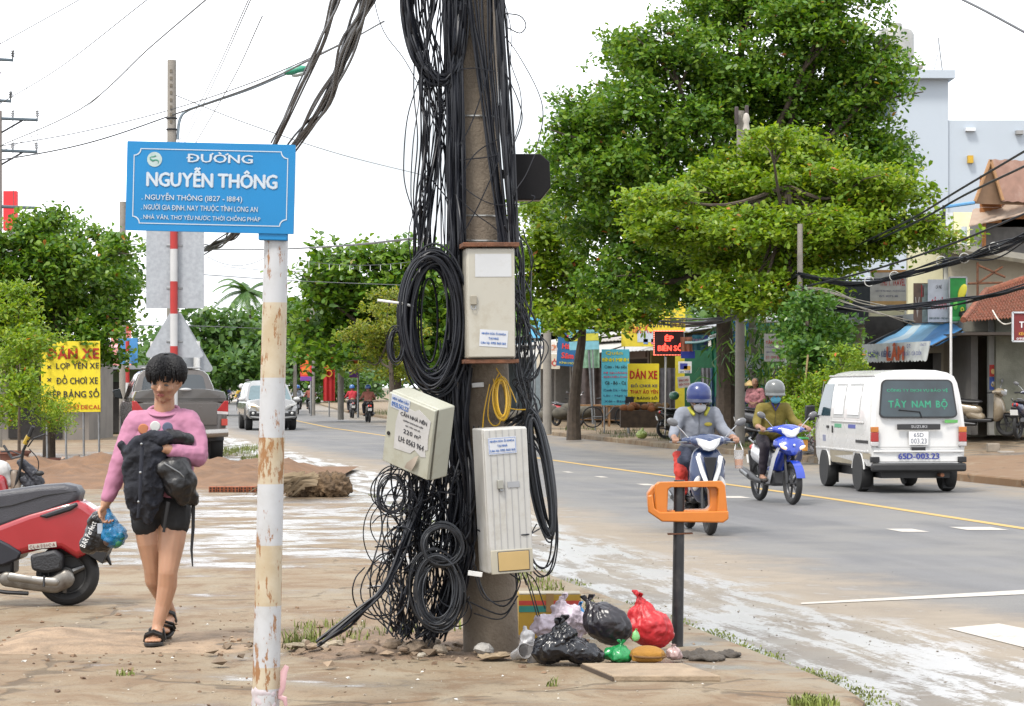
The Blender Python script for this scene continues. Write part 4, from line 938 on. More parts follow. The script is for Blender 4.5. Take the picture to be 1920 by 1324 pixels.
PINK = mat((.56, .235, .365), .85, var=.07, vs=5, bump=.25, bs=14)
mb = MB()
mb.cap(f(262, 797, .01), .085, f(348, 795, .01), .085); mb.cap(f(285, 787, .02), .045, f(328, 785, .02), .045); mb.ell(f(305, 825, .01), (.185, .125, .15)); mb.ell(f(306, 880, .01), (.18, .13, .17)); mb.ell(f(307, 925, .01), (.175, .125, .09))
mb.chain([f(257, 795, .01), f(238, 840, .0), f(224, 880, -.01), f(211, 915, -.02), f(205, 932, -.03)], [.078, .07, .062, .05, .043]); mb.cap(f(207, 926, -.025), .046, f(204, 934, -.03), .04)
mb.chain([f(352, 795, .01), f(367, 825, -.02), f(371, 856, -.07), f(345, 852, -.17), f(332, 847, -.205)], [.08, .073, .07, .056, .043])
sw = blob('sweatshirt', mb, PINK, man, .009, 4, .022, .07)
mb = MB(); mb.torus((0, 0, 0), .068, .0085, 'z', 26, 8); mb.v = [tuple(f(307, 772, .0)+Vector((x*1.3, y*1.15, z+y*.45+.002))) for x, y, z in mb.v]; obj('collar', mb, PINK, sw)
for px, py, c_ in ((273, 806, (.55, .20, .09)), (296, 801, (.72, .72, .70)), (319, 803, (.12, .14, .22))):     # plain round patches of the print
    y0 = min((v.co.y for v in sw.data.vertices if abs(v.co.x-f(px, 0).x) < .012 and abs(v.co.z-f(0, py).z) < .012), default=-.13)
    mb = MB(); mb.m = Matrix.Translation(f(px, py, y0-.004)); mb.lathe([(0, -.003), (.026, -.002), (.031, .003), (0, .006)], 20, 'y'); pt = obj('print_patch', mb, mat(c_, .8), sw)
mb = MB(); mb.ell(f(304, 945, .0), (.168, .12, .09)); mb.chain([f(274, 955, .01), f(275, 985, .0)], [.098, .092]); mb.chain([f(330, 955, -.02), f(329, 980, -.03)], [.098, .092]); mb.cap(f(290, 950), .1, f(318, 950), .1)
sh = blob('shorts', mb, mat((.010, .010, .012), .8, var=.3), man, .009, 3, .014, .06)
mb = MB(); mb.box(f(347, 972, -.09), (.018, .004, .022)); obj('badge', mb, WHITEP, sh)
SAND = mat((.014, .012, .011), .6)
for k, (c, yaw, pitch) in enumerate(((f(298, 1198, -.165), 0, 0), (f(306, 1184, .12), 0, rad(20)))):
    mb = MB(); mb.m = Matrix.Translation(c+Vector((0, 0, -.008 if k == 0 else .0))) @ Euler((pitch, 0, yaw)).to_matrix().to_4x4()
    prof = [(.026*math.cos(a)*(1.25+.35*math.sin(-a))*1.1, .135*math.sin(a)) for a in [2*PI*i/22 for i in range(22)]]
    mb.prismz([(x*1.45, y) for x, y in prof], -.012, .008); so = obj('sandal', mb, SAND, man, bevel=.004)
    mb = MB(); mb.m = Matrix.Translation(c) @ Euler((pitch, 0, yaw)).to_matrix().to_4x4()
    for (ya, za) in ((-.055, .052), (-.025, .060), (.075, .085)):
        mb.tube([(-.047, ya+.02, .0), (-.04, ya, za*.7), (0, ya-.01, za), (.04, ya, za*.7), (.047, ya+.02, .0)], .0075, 8, flat=2)
    obj('strap', mb, SAND, so)
# what he carries
NAVY = mat((.010, .012, .022), .85, var=.35, vs=9, bump=.4, bs=40)
jk = thing('jacket', 'dark navy jacket bundled over the arm of the walking person', 'jacket', base)
mb = MB(); mb.chain([f(262, 842, -.2), f(300, 818, -.24), f(326, 822, -.24)], [.045, .042, .04]); mb.chain([f(264, 846, -.2), f(264, 890, -.185), f(262, 930, -.18), f(268, 958, -.17)], [.075, .08, .072, .05]); mb.chain([f(292, 845, -.225), f(292, 900, -.22), f(290, 945, -.20), f(288, 975, -.19)], [.07, .07, .06, .035]); mb.cap(f(240, 838, -.15), .035, f(256, 880, -.17), .05); mb.cap(f(310, 850, -.23), .045, f(306, 930, -.2), .04)
jb = blob('cloth', mb, NAVY, jk, .008, 2, .045, .09); md = jb.modifiers.new('folds', 'DISPLACE'); md.texture = hardtex(.09); md.strength = .03; md.mid_level = .5; md.texture_coords = 'LOCAL'
mb = MB(); mb.tube([f(284, 830, -.335), f(281, 880, -.335), f(278, 930, -.305), f(272, 968, -.27)], [.012, .011, .01, .008], 8, flat=.4); pk_ = obj('placket', mb, mat((.02, .024, .04), .8), jk)
for px, py, yy in ((283, 832, -.35), (281, 884, -.35), (276, 938, -.32)):
    mb = MB(); mb.ell(f(px, py, yy), .008); obj('button', mb, STEEL, pk_)
bp_ = thing('backpack', 'black backpack hugged under the arm of the walking person', 'backpack', base)
mb = MB(); mb.chain([f(338, 880, -.18), f(345, 905, -.18), f(350, 930, -.16)], [.10, .105, .06]); mb.cap(f(318, 875, -.22), .06, f(365, 935, -.12), .05); mb.cap(f(325, 822, -.17), .05, f(360, 826, -.12), .04)
blob('bag_body', mb, mat((.012, .012, .014), .42, var=.3, bump=.3, bs=30), bp_, .01, 4, .05, .10)
for g0 in ([f(366, 935, -.08), f(366, 990, -.09), f(363, 1030, -.09), f(365, 1062, -.09)], [f(325, 940, -.2), f(320, 970, -.2), f(316, 996, -.19)]):
    mb = MB(); mb.tube(g0, [.012, .010, .008, .004][:len(g0)], 8, flat=.4); obj('strap', mb, mat((.012, .012, .014), .7), bp_)
mb = MB(); mb.tube([f(322, 868, -.29), f(350, 885, -.29), f(366, 905, -.24)], .004, 6); obj('zip', mb, STEEL, bp_)
b1 = thing('carrier_bag', 'see-through blue plastic bag of green fruit held in the hand', 'plastic bag', base)
mb = MB(); mb.cap(f(203, 962, -.03), .022, f(210, 985, -.03), .05); mb.ell(f(216, 1005, -.03), (.078, .06, .075)); mb.cap(f(200, 952, -.03), .02, f(203, 965, -.03), .022)
bb = blob('bag', mb, mat((.01, .26, .58), .25, var=.2, vs=20, alpha=.62, bump=.3, bs=40), b1, .008, 2, .025, .03)
for i, (px, py) in enumerate(((205, 1016), (218, 1020), (228, 1008), (214, 1003), (224, 1018), (208, 1006))):
    mb = MB(); mb.ell(f(px, py, -.05+.02*(i % 2)), .028); obj('fruit', mb, mat(((.03, .22, .10) if i % 3 else (.10, .06, .05)), .4), b1)
b2 = thing('carrier_bag', 'glossy black bag with white lettering held behind the blue bag', 'plastic bag', base)
mb = MB(); mb.cap(f(198, 952, .0), .016, f(188, 972, .03), .035); mb.cap(f(182, 975, .03), .05, f(166, 1025, .03), .055); mb.cap(f(196, 980, .03), .05, f(192, 1020, .03), .06)
b2b = blob('bag', mb, mat((.010, .010, .012), .25, var=.3, bump=.3, bs=40), b2, .008, 2, .03, .05)
M_ = Matrix.Translation(f(168, 1003, -.045)) @ Euler((0, rad(-65), rad(8))).to_matrix().to_4x4(); lettering('BAR Perfect', 0, 0, .16, .032, WHITEP, b2b, y=-.004, bold=.02, M4=M_)
mb = MB(); mb.box(f(190, 992, -.045), (.03, .004, .06)); obj('label_patch', mb, mat((.5, .55, .62), .4), b2b)

# ---------------------------------------------------------------- motorbike builder: nose towards -Y, x to the picture's right
def make_bike(label, loc, rz, col, kind='scooter', detail=2, trim=None, seatc=(.015, .015, .017), group=None, name='motorbike', plate=None, lamp=False, lean=0.):
    t = thing(name, label, 'motorbike', loc, group=group, rot=(0, rad(lean), rz))
    P_ = mat(col, .25, var=.05, coat=.6); S_ = mat(seatc, .5, var=.15); Tm = P_ if trim is None else mat(trim, .3, var=.05, coat=.4)
    R0, rt = (.215, .05) if kind == 'scooter' else (.245, .042)
    for nm, yy in (('front_wheel', -.62), ('rear_wheel', .60)):
        mb = MB(); mb.torus((0, yy, R0+rt), R0, rt, 'x', 30, 10, 1.); wh = obj(nm, mb, RUBBER, t)
        mb = MB(); mb.torus((0, yy, R0+rt), R0-.035, .016, 'x', 26, 8); mb.lathe([(0, -.05), (.045, -.05), (.045, .05), (0, .05)], 14, 'x', (0, yy, R0+rt))
        for k in range(5):
            a = 2*PI*k/5; mb.tube([(0, yy, R0+rt), (0, yy+(R0-.03)*math.cos(a), R0+rt+(R0-.03)*math.sin(a))], .017, 6)
        obj('rim', mb, mat((.10, .10, .105), .4, .6), wh)
    zc = R0+rt
    for sx in (-1, 1):
        mb = MB(); mb.tube([(sx*.075, -.62, zc), (sx*.07, -.55, zc+.25), (sx*.05, -.48, .66)], .022, 8); obj('fork_leg', mb, DARKMET, t)
    mb = MB(); mb.ring([[(x*(.062), -.62-(R0+rt+.022)*math.cos(a), zc+(R0+rt+.022)*math.sin(a)) for x in (-1, -.5, .5, 1)]+[(x*.056, -.62-(R0+rt+.008)*math.cos(a), zc+(R0+rt+.008)*math.sin(a)) for x in (1, .5, -.5, -1)] for a in [rad(15+12*i) for i in range(12)]]); obj('front_fender', mb, P_, t)
    if kind == 'scooter':
        mb = MB(); rings = []
        for z, w_, yf, yb in ((.32, .09, -.42, -.30), (.42, .165, -.55, -.30), (.56, .195, -.575, -.31), (.72, .20, -.56, -.32), (.86, .165, -.50, -.33), (.95, .10, -.44, -.33)):
            rings.append([(w_*math.cos(a)*(1 if math.sin(a) > -.2 else 1), (yf+yb)/2+(yb-yf)/2*math.sin(a)*(1.25 if math.sin(a) < 0 else 1)*(abs(math.sin(a))**-.3 if abs(math.sin(a)) > .01 else 1)*.9, z) for a in [2*PI*k/20 for k in range(20)]])
        mb.ring(rings); ap = obj('front_apron', mb, P_, t, subs=1)
        if detail > 1:
            for sx in (-1, 1):
                mb = MB(); mb.tube([(sx*.125, -.578, .84), (sx*.085, -.625, .68), (sx*.02, -.655, .50)], [.024, .026, .022], 6, flat=.5); obj('stripe', mb, WHITEP, ap)
                mb = MB(); mb.ell((sx*.135, -.575, .55), (.04, .03, .085), (0, sx*rad(-18), 0)); obj('turn_signal', mb, mat((.62, .60, .58), .15, coat=.5), ap)
            mb = MB(); mb.prism([(-.07, .83), (.07, .83), (.0, .52)], -.66, -.60); obj('grille', mb, DARKMET, ap, bevel=.006)
        mb = MB(); mb.box((0, .0, .36), (.30, .62, .07)); obj('floorboard', mb, DARKMET, t, bevel=.02)
    else:
        mb = MB(); mb.chain([(0, -.45, .80), (0, -.36, .68), (0, -.15, .52), (0, .1, .45)], [.07, .10, .09, .08]); nose = blob('front_cowl', mb, P_, t, .014, 4)
        mb = MB(); mb.ring([[(-w_, yb, z), (-w_*.92, yf+.07, z), (-w_*.45, yf+.015, z+.01), (0, yf, z+.015), (w_*.45, yf+.015, z+.01), (w_*.92, yf+.07, z), (w_, yb, z)] for z, w_, yf, yb in ((.92, .10, -.56, -.44), (.86, .20, -.61, -.42), (.79, .21, -.66, -.42), (.72, .13, -.70, -.44), (.655, .04, -.70, -.50))]); obj('beak', mb, P_, nose, bevel=.012)
        mb = MB(); mb.ell((0, -.685, .80), (.016, .012, .016)); obj('nose_badge', mb, WHITEP, nose)
        for sx in (-1, 1):
            mb = MB(); mb.ring([[(sx*.13, -.62, .86), (sx*.17, -.56, .80), (sx*.15, -.50, .82)], [(sx*.19, -.50, .62), (sx*.205, -.38, .62), (sx*.17, -.36, .66)], [(sx*.17, -.30, .40), (sx*.18, -.18, .40), (sx*.14, -.16, .48)], [(sx*.13, -.12, .26), (sx*.14, .02, .26), (sx*.11, .02, .34)]]); obj('leg_shield', mb, Tm, t, bevel=.008)
            if detail > 1:
                mb = MB(); mb.ell((sx*.125, -.635, .765), (.06, .03, .024), (0, sx*rad(-24), 0)); obj('position_light', mb, mat((.75, .68, .60), .15, emit=(1, .6, .3), es=.5 if lamp else 0), nose)
        mb = MB(); mb.box((0, .05, .34), (.2, .36, .22)); obj('engine', mb, mat((.12, .12, .125), .45, .5, var=.3), t, bevel=.04)
    # handlebar with cover, lamp and mirrors
    mb = MB(); mb.ell((0, -.46, 1.0), (.20, .10, .075), (rad(18), 0, 0)); mb.ell((0, -.50, .965), (.115, .10, .085)); mb.cap((-.10, -.44, 1.01), .055, (-.24, -.38, 1.0), .035); mb.cap((.10, -.44, 1.01), .055, (.24, -.38, 1.0), .035)
    hc = blob('handlebar_cover', mb, P_, t, .014, 4)
    if detail > 0:
        hb = obj('headlight', MB().ring([[(x*q, y, .965+(z-.965)*q) for x, z in ((-.135, 1.035), (-.05, 1.015), (0, 1.0), (.05, 1.015), (.135, 1.035), (.115, .965), (.06, .905), (0, .89), (-.06, .905), (-.115, .965))] for y, q in ((-.53, 1.), (-.585, .9), (-.61, .6))]), mat((.72, .74, .76), .08, coat=.8, emit=(1, 1, 1), es=.25 if lamp else 0), hc)
    mb = MB(); mb.tube([(-.36, -.31, 1.0), (-.2, -.40, 1.0), (.2, -.40, 1.0), (.36, -.31, 1.0)], .015, 8); obj('handlebar', mb, DARKMET, t)
    for sx in (-1, 1):
        mb = MB(); mb.tube([(sx*.26, -.36, 1.0), (sx*.37, -.30, 1.0)], .020, 8); obj('grip', mb, RUBBER, t)
        mb = MB(); mb.tube([(sx*.19, -.42, 1.02), (sx*.26, -.42, 1.10), (sx*.33, -.42, 1.17)], .007, 6); mi = obj('mirror', mb, CHROME, t)
        mb = MB(); mb.ell((sx*.37, -.42, 1.20), (.065, .022, .042), (0, sx*rad(-25), 0)); obj('mirror_head', mb, mat((.16, .16, .17), .3, coat=.3), mi)
        if detail > 1:
            mb = MB(); mb.tube([(sx*.20, -.43, .99), (sx*.30, -.40, .985), (sx*.385, -.33, .985)], .007, 6); obj('brake_lever', mb, STEEL, t)
    mb = MB(); mb.chain([(0, .02, .76), (0, .25, .775), (0, .52, .80), (0, .66, .82)], [.10, .12, .115, .08]); mb.v = [(x, y, .77+(z-.77)*.45+(.02 if y > .3 else 0)) for x, y, z in mb.v]; blob('seat', mb, S_, t, .014, 4)
    mb = MB(); mb.chain([(0, .05, .58), (0, .30, .60), (0, .60, .66), (0, .80, .74)], [.115, .145, .13, .05])
    if kind == 'scooter': mb.cap((0, -.02, .42), .11, (0, .2, .5), .13)
    rb_ = blob('rear_body', mb, P_ if kind == 'scooter' else Tm, t, .014, 4)
    mb = MB(); mb.ell((0, .80, .74), (.075, .035, .045)); obj('tail_light', mb, mat((.55, .02, .015), .2, coat=.6, emit=(1, .05, .02), es=.6 if lamp == 'tail' else .05), rb_)
    mb = MB(); mb.box((0, .84, .52), (.13, .02, .36), (rad(-18), 0, 0)); obj('rear_fender', mb, BLACK, t, bevel=.01)
    mb = MB(); mb.box((0, .875, .575), (.17, .008, .12), (rad(-18), 0, 0)); obj('number_plate', mb, WHITEP, t)
    for sx in (-1, 1):
        mb = MB(); mb.tube([(sx*.12, .5, .80), (sx*.12, .7, .86), (sx*.05, .82, .87)], .012, 6); obj('grab_rail', mb, STEEL, t)
    mb = MB(); mb.tube([(-.13, .05, .28), (-.15, .3, .30), (-.16, .5, .34), (-.17, .82, .42)], [.025, .035, .055, .05], 12); ex = obj('exhaust', mb, mat((.08, .08, .085), .4, .4), t)
    mb = MB(); mb.tube([(-.222, .5, .355), (-.228, .74, .42)], [.03, .026], 8, flat=.4); obj('heat_shield', mb, STEEL, ex)
    mb = MB(); mb.box((.09, .35, zc+.02), (.09, .5, .12)); obj('swingarm', mb, DARKMET, t, bevel=.02)
    for sx in (-1, 1):
        mb = MB(); mb.tube([(sx*.06, .05, .30), (sx*.2, .05, .29)], .016, 6); obj('footrest', mb, RUBBER, t)
    return t

def rider(label, loc, rz, jacket, pants, helmet, mask=None, shades=False, skin=SKIN2, turn=0., passenger=0., detail=2, group=None, bare_arm=True, visor=(.02, .02, .02), hood=None, drop=0.):
    t = thing('person', label, 'person', loc, rz, group=group)
    yo = passenger; hd = Vector((0, .02+yo, 1.47-drop)); HR_ = Euler((rad(4), 0, turn)).to_matrix()
    J = mat(jacket, .85, var=.12, vs=7, bump=.3, bs=16); Pm = mat(pants, .85, var=.15)
    hx, hy, hz = .33, (-.335 if not passenger else .05), 1.0
    mb = MB(); head_prims(mb, hd, HR_, 1.1); mb.cap(hd+Vector((0, .02, -.08)), .05, (0, .07+yo, 1.33), .06); mb.ell((0, .12+yo, 1.2), (.13, .08, .12)); mb.ell((0, .2+yo, .95), (.13, .1, .12))
    for sx in (-1, 1):
        mb.chain([(sx*.19, .08+yo, 1.28), (sx*.27, .02+yo, 1.10), (sx*.31, -.14+yo, 1.04), (sx*hx, hy+.05, hz+.03)], [.05, .045, .04, .03])
        if detail > 1: hand(mb, (sx*hx, hy+.055, hz+.035), (0, -1, -.12), (0, -.1, -1), -sx, .95)
        else: mb.cap((sx*hx, hy+.05, hz+.03), .035, (sx*hx, hy-.05, hz+.01), .035)
        mb.chain([(sx*.12, .2+yo, .86), (sx*.19, -.1+yo*.8, .74), (sx*.18, .02+yo*.9, .42), (sx*.18, .03+yo*.9, .36)], [.08, .06, .04, .035])
        mb.chain([(sx*.18, .05+yo*.9, .345), (sx*.19, -.09+yo*.9, .335)], [.035, .028])
    bd = blob('body', mb, skin, t, .007 if detail > 1 else .014, 3)
    mb = MB(); mb.cap((-.14, .09+yo, 1.28), .085, (.14, .09+yo, 1.28), .085); mb.ell((0, .12+yo, 1.16), (.18, .115, .2)); mb.ell((0, .16+yo, 1.02), (.165, .125, .19)); mb.cap((-.075, .125+yo, 1.2), .118, (-.07, .15+yo, .98), .118); mb.cap((.075, .125+yo, 1.2), .118, (.07, .15+yo, .98), .118); mb.cap((0, .05+yo, 1.36-drop), .065, (0, .1+yo, 1.28), .09)
    for sx in (-1, 1):
        P = [(sx*.18, .08+yo, 1.29), (sx*.26, .03+yo, 1.12), (sx*.305, -.1+yo, 1.06), (sx*.325, hy+.14, hz+.045)]; mb.chain(P if not bare_arm else P[:3], [.075, .062, .056, .046][:len(P) if not bare_arm else 3])
    jk_ = blob('jacket', mb, J, t, .012, 14, .014, .05)
    if detail > 1:
        ys = lambda x, z: min((v.co.y for v in jk_.data.vertices if abs(v.co.x-x) < .016 and abs(v.co.z-z) < .016), default=0.)
        mb = MB(); mb.tube([(0, ys(0, z)-.003, z) for z in (1.30, 1.22, 1.14, 1.06, .98)], .006, 6); obj('zip', mb, mat(tuple(c*.6 for c in jacket), .6), jk_)
        if hood:
            mb = MB(); mb.ell((.10, ys(.10, 1.17)-.002, 1.17), (.045, .008, .022)); obj('chest_patch', mb, mat((.55, .45, .05), .6), jk_)
        else:
            mb = MB(); mb.tube([(-.055, ys(-.05, 1.33)-.01, 1.36), (0, ys(0, 1.27)-.004, 1.26), (.055, ys(.05, 1.33)-.01, 1.36)], .014, 6, flat=.6); obj('undershirt_collar', mb, mat((.05, .04, .25), .8), jk_)
    mb = MB(); mb.cap((-.09, .22+yo, .86), .10, (.09, .22+yo, .86), .10)
    for sx in (-1, 1): mb.chain([(sx*.12, .18+yo, .86), (sx*.195, -.1+yo*.8, .76), (sx*.185, .0+yo*.9, .48), (sx*.18, .02+yo*.9, .42)], [.098, .074, .06, .052])
    blob('trousers', mb, Pm, t, .012, 3, .018, .07)
    for sx in (-1, 1):
        mb = MB(); mb.cap((sx*.18, .05+yo*.9, .325), .03, (sx*.19, -.12+yo*.9, .315), .034); mb.v = [(x, y, min(z, .335)) for x, y, z in mb.v]; obj('sandal', mb, mat((.05, .04, .035), .6), t)
    # helmet: shell cut off above the brow, brim, strap
    e = HR_.to_euler(); g = lambda x, y, z: hd+HR_ @ (Vector((x, y, z))*1.1)
    hp = thing('helmet', None, None); hp.parent = t
    bpy.data.objects.remove(hp)
    mb = MB(); mb.m = Matrix.Translation(g(0, .014, .070)) @ HR_.to_4x4() @ Matrix.Scale(1.14, 4); mb.lathe([(.117, -.055), (.120, -.02), (.117, .03), (.102, .07), (.07, .10), (.03, .115), (.001, .118)], 26); mb.v = [tuple(v) for v in mb.v]
    hl = obj('helmet', mb, mat(helmet, .3, var=.06, coat=.35), t)
    mb = MB(); mb.m = Matrix.Translation(g(0, .014, .044)) @ HR_.to_4x4() @ Matrix.Scale(1.14, 4); rg = []
    for k in range(13):
        a = rad(-165+12.5*k*1.1-0); ca, sa = math.cos(a), math.sin(a); rg.append([(ca*.117, sa*.117, -.03), (ca*.125, sa*.155, -.048), (ca*.125, sa*.155, -.040), (ca*.117, sa*.12, -.015)])
    mb.ring(rg); obj('helmet_brim', mb, mat(visor, .35), hl)
    mb = MB(); mb.m = Matrix.Translation(g(0, .014, .070)) @ HR_.to_4x4() @ Matrix.Scale(1.14, 4); mb.torus((0, 0, -.054), .117, .006, 'z', 28, 6); obj('helmet_edge', mb, BLACK, hl)
    if detail > 1:
        for sx in (-1, 1):
            mb = MB(); mb.tube([g(sx*.10, .0, .01), g(sx*.075, -.03, -.07), g(0, -.05, -.125)], .005, 5, flat=.5); obj('chin_strap', mb, BLACK, hl)
    if mask:
        mb = MB(); mb.ell(g(0, -.048, -.052), (.070, .066, .062), e, 16); mb.ell(g(0, -.075, -.03), (.042, .036, .042), e, 12); mk = blob('face_mask', mb, mat(mask, .8, var=.04), t, .007, 3)
        mb = MB(); mb.tube([g(-.06, -.05, -.04), g(-.082, .0, -.02)], .003, 5); mb2 = MB(); mb2.tube([g(.06, -.05, -.04), g(.082, .0, -.02)], .003, 5); obj('ear_loop', mb, mat(mask, .8), mk); obj('ear_loop', mb2, mat(mask, .8), mk)
        face_parts(bd, hd, HR_, None, skin, eyes=not shades, mouth=False)
    elif detail > 1: face_parts(bd, hd, HR_, mat((.36, .13, .1), .5), skin)
    if shades:
        for sx in (-1, 1): mb = MB(); mb.ell(g(sx*.033, -.092, .0), (.037, .014, .025), e, 14); obj('sunglass_lens', mb, mat((.008, .008, .009), .08), t)
        mb = MB(); mb.tube([g(-.075, -.03, .006), g(-.06, -.085, .01), g(0, -.104, .008), g(.06, -.085, .01), g(.075, -.03, .006)], .004, 6); obj('sunglass_frame', mb, BLACK, t)
    if hood:
        mb = MB(); mb.tube([(-.06, -.03+yo, 1.27), (-.10, .04+yo, 1.33), (0, .15+yo, 1.36), (.10, .04+yo, 1.33), (.06, -.03+yo, 1.27)], [.015, .034, .042, .034, .015], 10); obj('hood', mb, mat(hood, .8), jk_)
    return t
def road_pt(px, py): x, D = gpt(px, py); return Vector((x, D, ROADZ))
# grey-jacketed rider on the dark blue scooter
l1 = road_pt(1319, 1003); l1.y += .55; a1 = rad(6)
make_bike('dark blue scooter with a white V on its front behind the orange frame', l1, a1, (.020, .045, .135), 'scooter', group='motorbikes on the road', lamp=True, name='scooter')
rider('person in a grey hooded jacket, blue helmet, sunglasses and white mask', l1, a1, (.27, .29, .34), (.05, .06, .10), (.008, .028, .17), (.66, .66, .70), True, group='riders', bare_arm=False, hood=(.52, .50, .05), visor=(.03, .04, .09), drop=.05)
mb = MB(); mb.chain([(-.24, .0, .84), (-.22, -.12, .66), (-.2, -.1, .45)], [.05, .075, .06]); q0 = thing('coat', 'bright red coat hanging beside the knee of the scooter rider', 'coat', l1, a1); blob('cloth', mb, mat((.60, .035, .02), .7, var=.12), q0, .012, 3, .04, .06)
q0 = thing('drink_cup', 'clear cup of orange drink hanging from the scooter handlebar', 'drink cup', l1, a1)
mb = MB(); mb.lathe([(.042, .70), (.055, .86), (.056, .90), (.052, .90), (.04, .71)], 18, 'z', (.355, -.40, 0)); obj('cup', mb, mat((.75, .75, .76), .15, alpha=.35), q0)
mb = MB(); mb.lathe([(0, .705), (.039, .705), (.047, .80), (0, .80)], 18, 'z', (.355, -.40, 0)); obj('orange_drink', mb, mat((.80, .27, .03), .3), q0)
mb = MB(); mb.tube([(.31, -.40, .90), (.33, -.36, .99), (.37, -.36, .99), (.40, -.40, .90)], .005, 6); obj('handle', mb, WHITEP, q0)
# olive rider on the bright blue bike
l2 = road_pt(1462, 946); l2.y += .5; a2 = rad(15)
make_bike('bright blue and white motorbike ridden towards the camera in front of the white van', l2, a2, (.012, .055, .50), 'underbone', group='motorbikes on the road', trim=(.62, .63, .66), lamp=True)
rider('person in an olive shirt, grey helmet and light blue mask riding the blue motorbike', l2, a2, (.20, .155, .02), (.022, .014, .024), (.16, .17, .17), (.14, .48, .68), group='riders', visor=(.14, .15, .15), turn=rad(-12))
q0 = thing('plastic_tub', 'green lidded orange tub carried beside the handlebar of the blue motorbike', 'tub', l2, a2)
mb = MB(); mb.prismz(rrect(.24, .2, .03, 3, .32, .0), .70, .86); obj('tub', mb, mat((.72, .30, .02), .4), q0, bevel=.01); mb = MB(); mb.prismz(rrect(.26, .22, .03, 3, .32, .0), .86, .89); obj('lid', mb, mat((.05, .45, .10), .4), q0, bevel=.006)
# far traffic on two wheels
FAR = [(690, 792, 180, (.18, .16, .13), (.42, .15, .11), (.02, .10, .34), 'person in a brown jacket and blue helmet riding away on the right', 'dusty grey scooter ridden away by the brown-jacketed rider with the blue helmet', 'scooter'),
       (660, 784, 180, (.30, .30, .32), (.50, .025, .04), (.02, .13, .40), 'person in a red jacket and blue helmet riding away', 'silver scooter ridden away by the red-jacketed rider', 'scooter'),
       (582, 776, 180, (.04, .04, .045), (.35, .10, .07), (.60, .60, .62), 'person in a rust jacket and white helmet riding away beside the red flag', 'black motorbike with its tail lamp lit beside the far red flag', 'underbone'),
       (459, 789, 0, (.02, .025, .05), (.03, .035, .08), (.04, .045, .04), 'person in dark clothes and dark helmet riding towards the camera left of the silver car', 'dark motorbike left of the silver car', 'underbone'),
       (558, 777, 0, (.03, .03, .04), (.45, .5, .6), (.03, .14, .5), 'person in a pale shirt and blue helmet half hidden behind the silver car', 'dark motorbike half hidden behind the silver car', 'underbone'),
       (426, 764, 0, (.03, .03, .05), (.02, .03, .12), (.02, .05, .3), 'person in navy with a blue helmet far down the road behind the pickup', 'far motorbike beyond the pickup tail', 'underbone')]
for px, py, rz, bc, jc, hc_, lp, lb, kd in FAR:
    p = road_pt(px, py); az = math.atan2(-(interp(CENT, p.y+5)-interp(CENT, p.y-5)), 10)
    make_bike(lb, p, rad(rz)+az, bc, kd, 1, group='motorbikes on the road', lamp='tail' if px in (582, 690) else False)
    rider(lp, p, rad(rz)+az, jc, (.02, .02, .025), hc_, detail=1, group='riders', bare_arm=False)
p = road_pt(459, 789); az = rad(11)
rider('person in a yellow jacket riding pillion behind the dark rider left of the silver car', p+Vector((-.12, .1, .04)), az, (.55, .36, .03), (.03, .03, .05), (.62, .62, .62), detail=1, passenger=.36, group='riders', bare_arm=False)

# ---------------------------------------------------------------- parked red scooter at the left edge
RD_ = 16.1
rl = W(75, 1137, RD_); rl.z = 0
rs_ = thing('scooter', 'parked red scooter with a dark padded seat at the left edge, facing left', 'motorbike', rl, group='parked motorbikes')
h = lambda px, py, y=0.: Vector(((px-75)/273, y, (1137-py)/273))
hp = lambda *a: [((px-75)/273, (1137-py)/273) for px, py in a]
RED = mat((.42, .012, .022), .22, var=.06, coat=.8)
for nm, px in (('rear_wheel', 127), ('front_wheel', -216)):
    c = h(px, 1078); mb = MB(); mb.torus((c.x, 0, .216), .172, .046, 'y', 36, 12, 1.25); wh = obj(nm, mb, RUBBER, rs_)
    mb = MB(); mb.lathe([(0, .0), (.15, .0), (.16, .02), (0, .03)], 26, 'y', (c.x, 0, .216)); obj('hub_disc', mb, mat((.05, .05, .05), .6), wh)
    mb = MB(); mb.torus((c.x, -.015, .216), .135, .014, 'y', 30, 8); mb.lathe([(0, -.07), (.05, -.07), (.055, .05), (0, .05)], 16, 'y', (c.x, 0, .216))
    for k in range(3):
        a = 2*PI*k/3+.4; mb.tube([(c.x, -.03, .216), (c.x+.13*math.cos(a), -.02, .216+.13*math.sin(a))], [.03, .018], 8)
    obj('rim', mb, mat((.20, .20, .20), .42, .8, var=.2), wh)
mb = MB(); mb.prism(hp((-40, 1010), (0, 985), (60, 962), (120, 945), (150, 938), (165, 945), (190, 962), (196, 972), (186, 992), (165, 1040), (150, 1048), (120, 1030), (85, 1030), (40, 1042), (-10, 1060), (-40, 1075)), -.135, .135); bdy = obj('rear_body', mb, RED, rs_, ang=50); q = bdy.modifiers.new('b', 'BEVEL'); q.width = .045; q.segments = 4; q.limit_method = 'ANGLE'; q.angle_limit = rad(60)
mb = MB(); mb.prism(hp((-60, 935), (-20, 925), (30, 918), (80, 911), (125, 908), (148, 913), (156, 925), (152, 940), (138, 950), (90, 968), (50, 978), (0, 995), (-60, 1005)), -.125, .125); se = obj('seat', mb, mat((.055, .055, .068), .42, var=.12, vs=9, bump=.25, bs=120), rs_, ang=50); q = se.modifiers.new('b', 'BEVEL'); q.width = .04; q.segments = 4; q.limit_method = 'ANGLE'; q.angle_limit = rad(60)
mb = MB(); mb.tube([h(-50, 960, -.128), h(30, 948, -.13), h(90, 930, -.13), h(150, 922, -.12)], .004, 6); obj('seam', mb, BLACK, se)
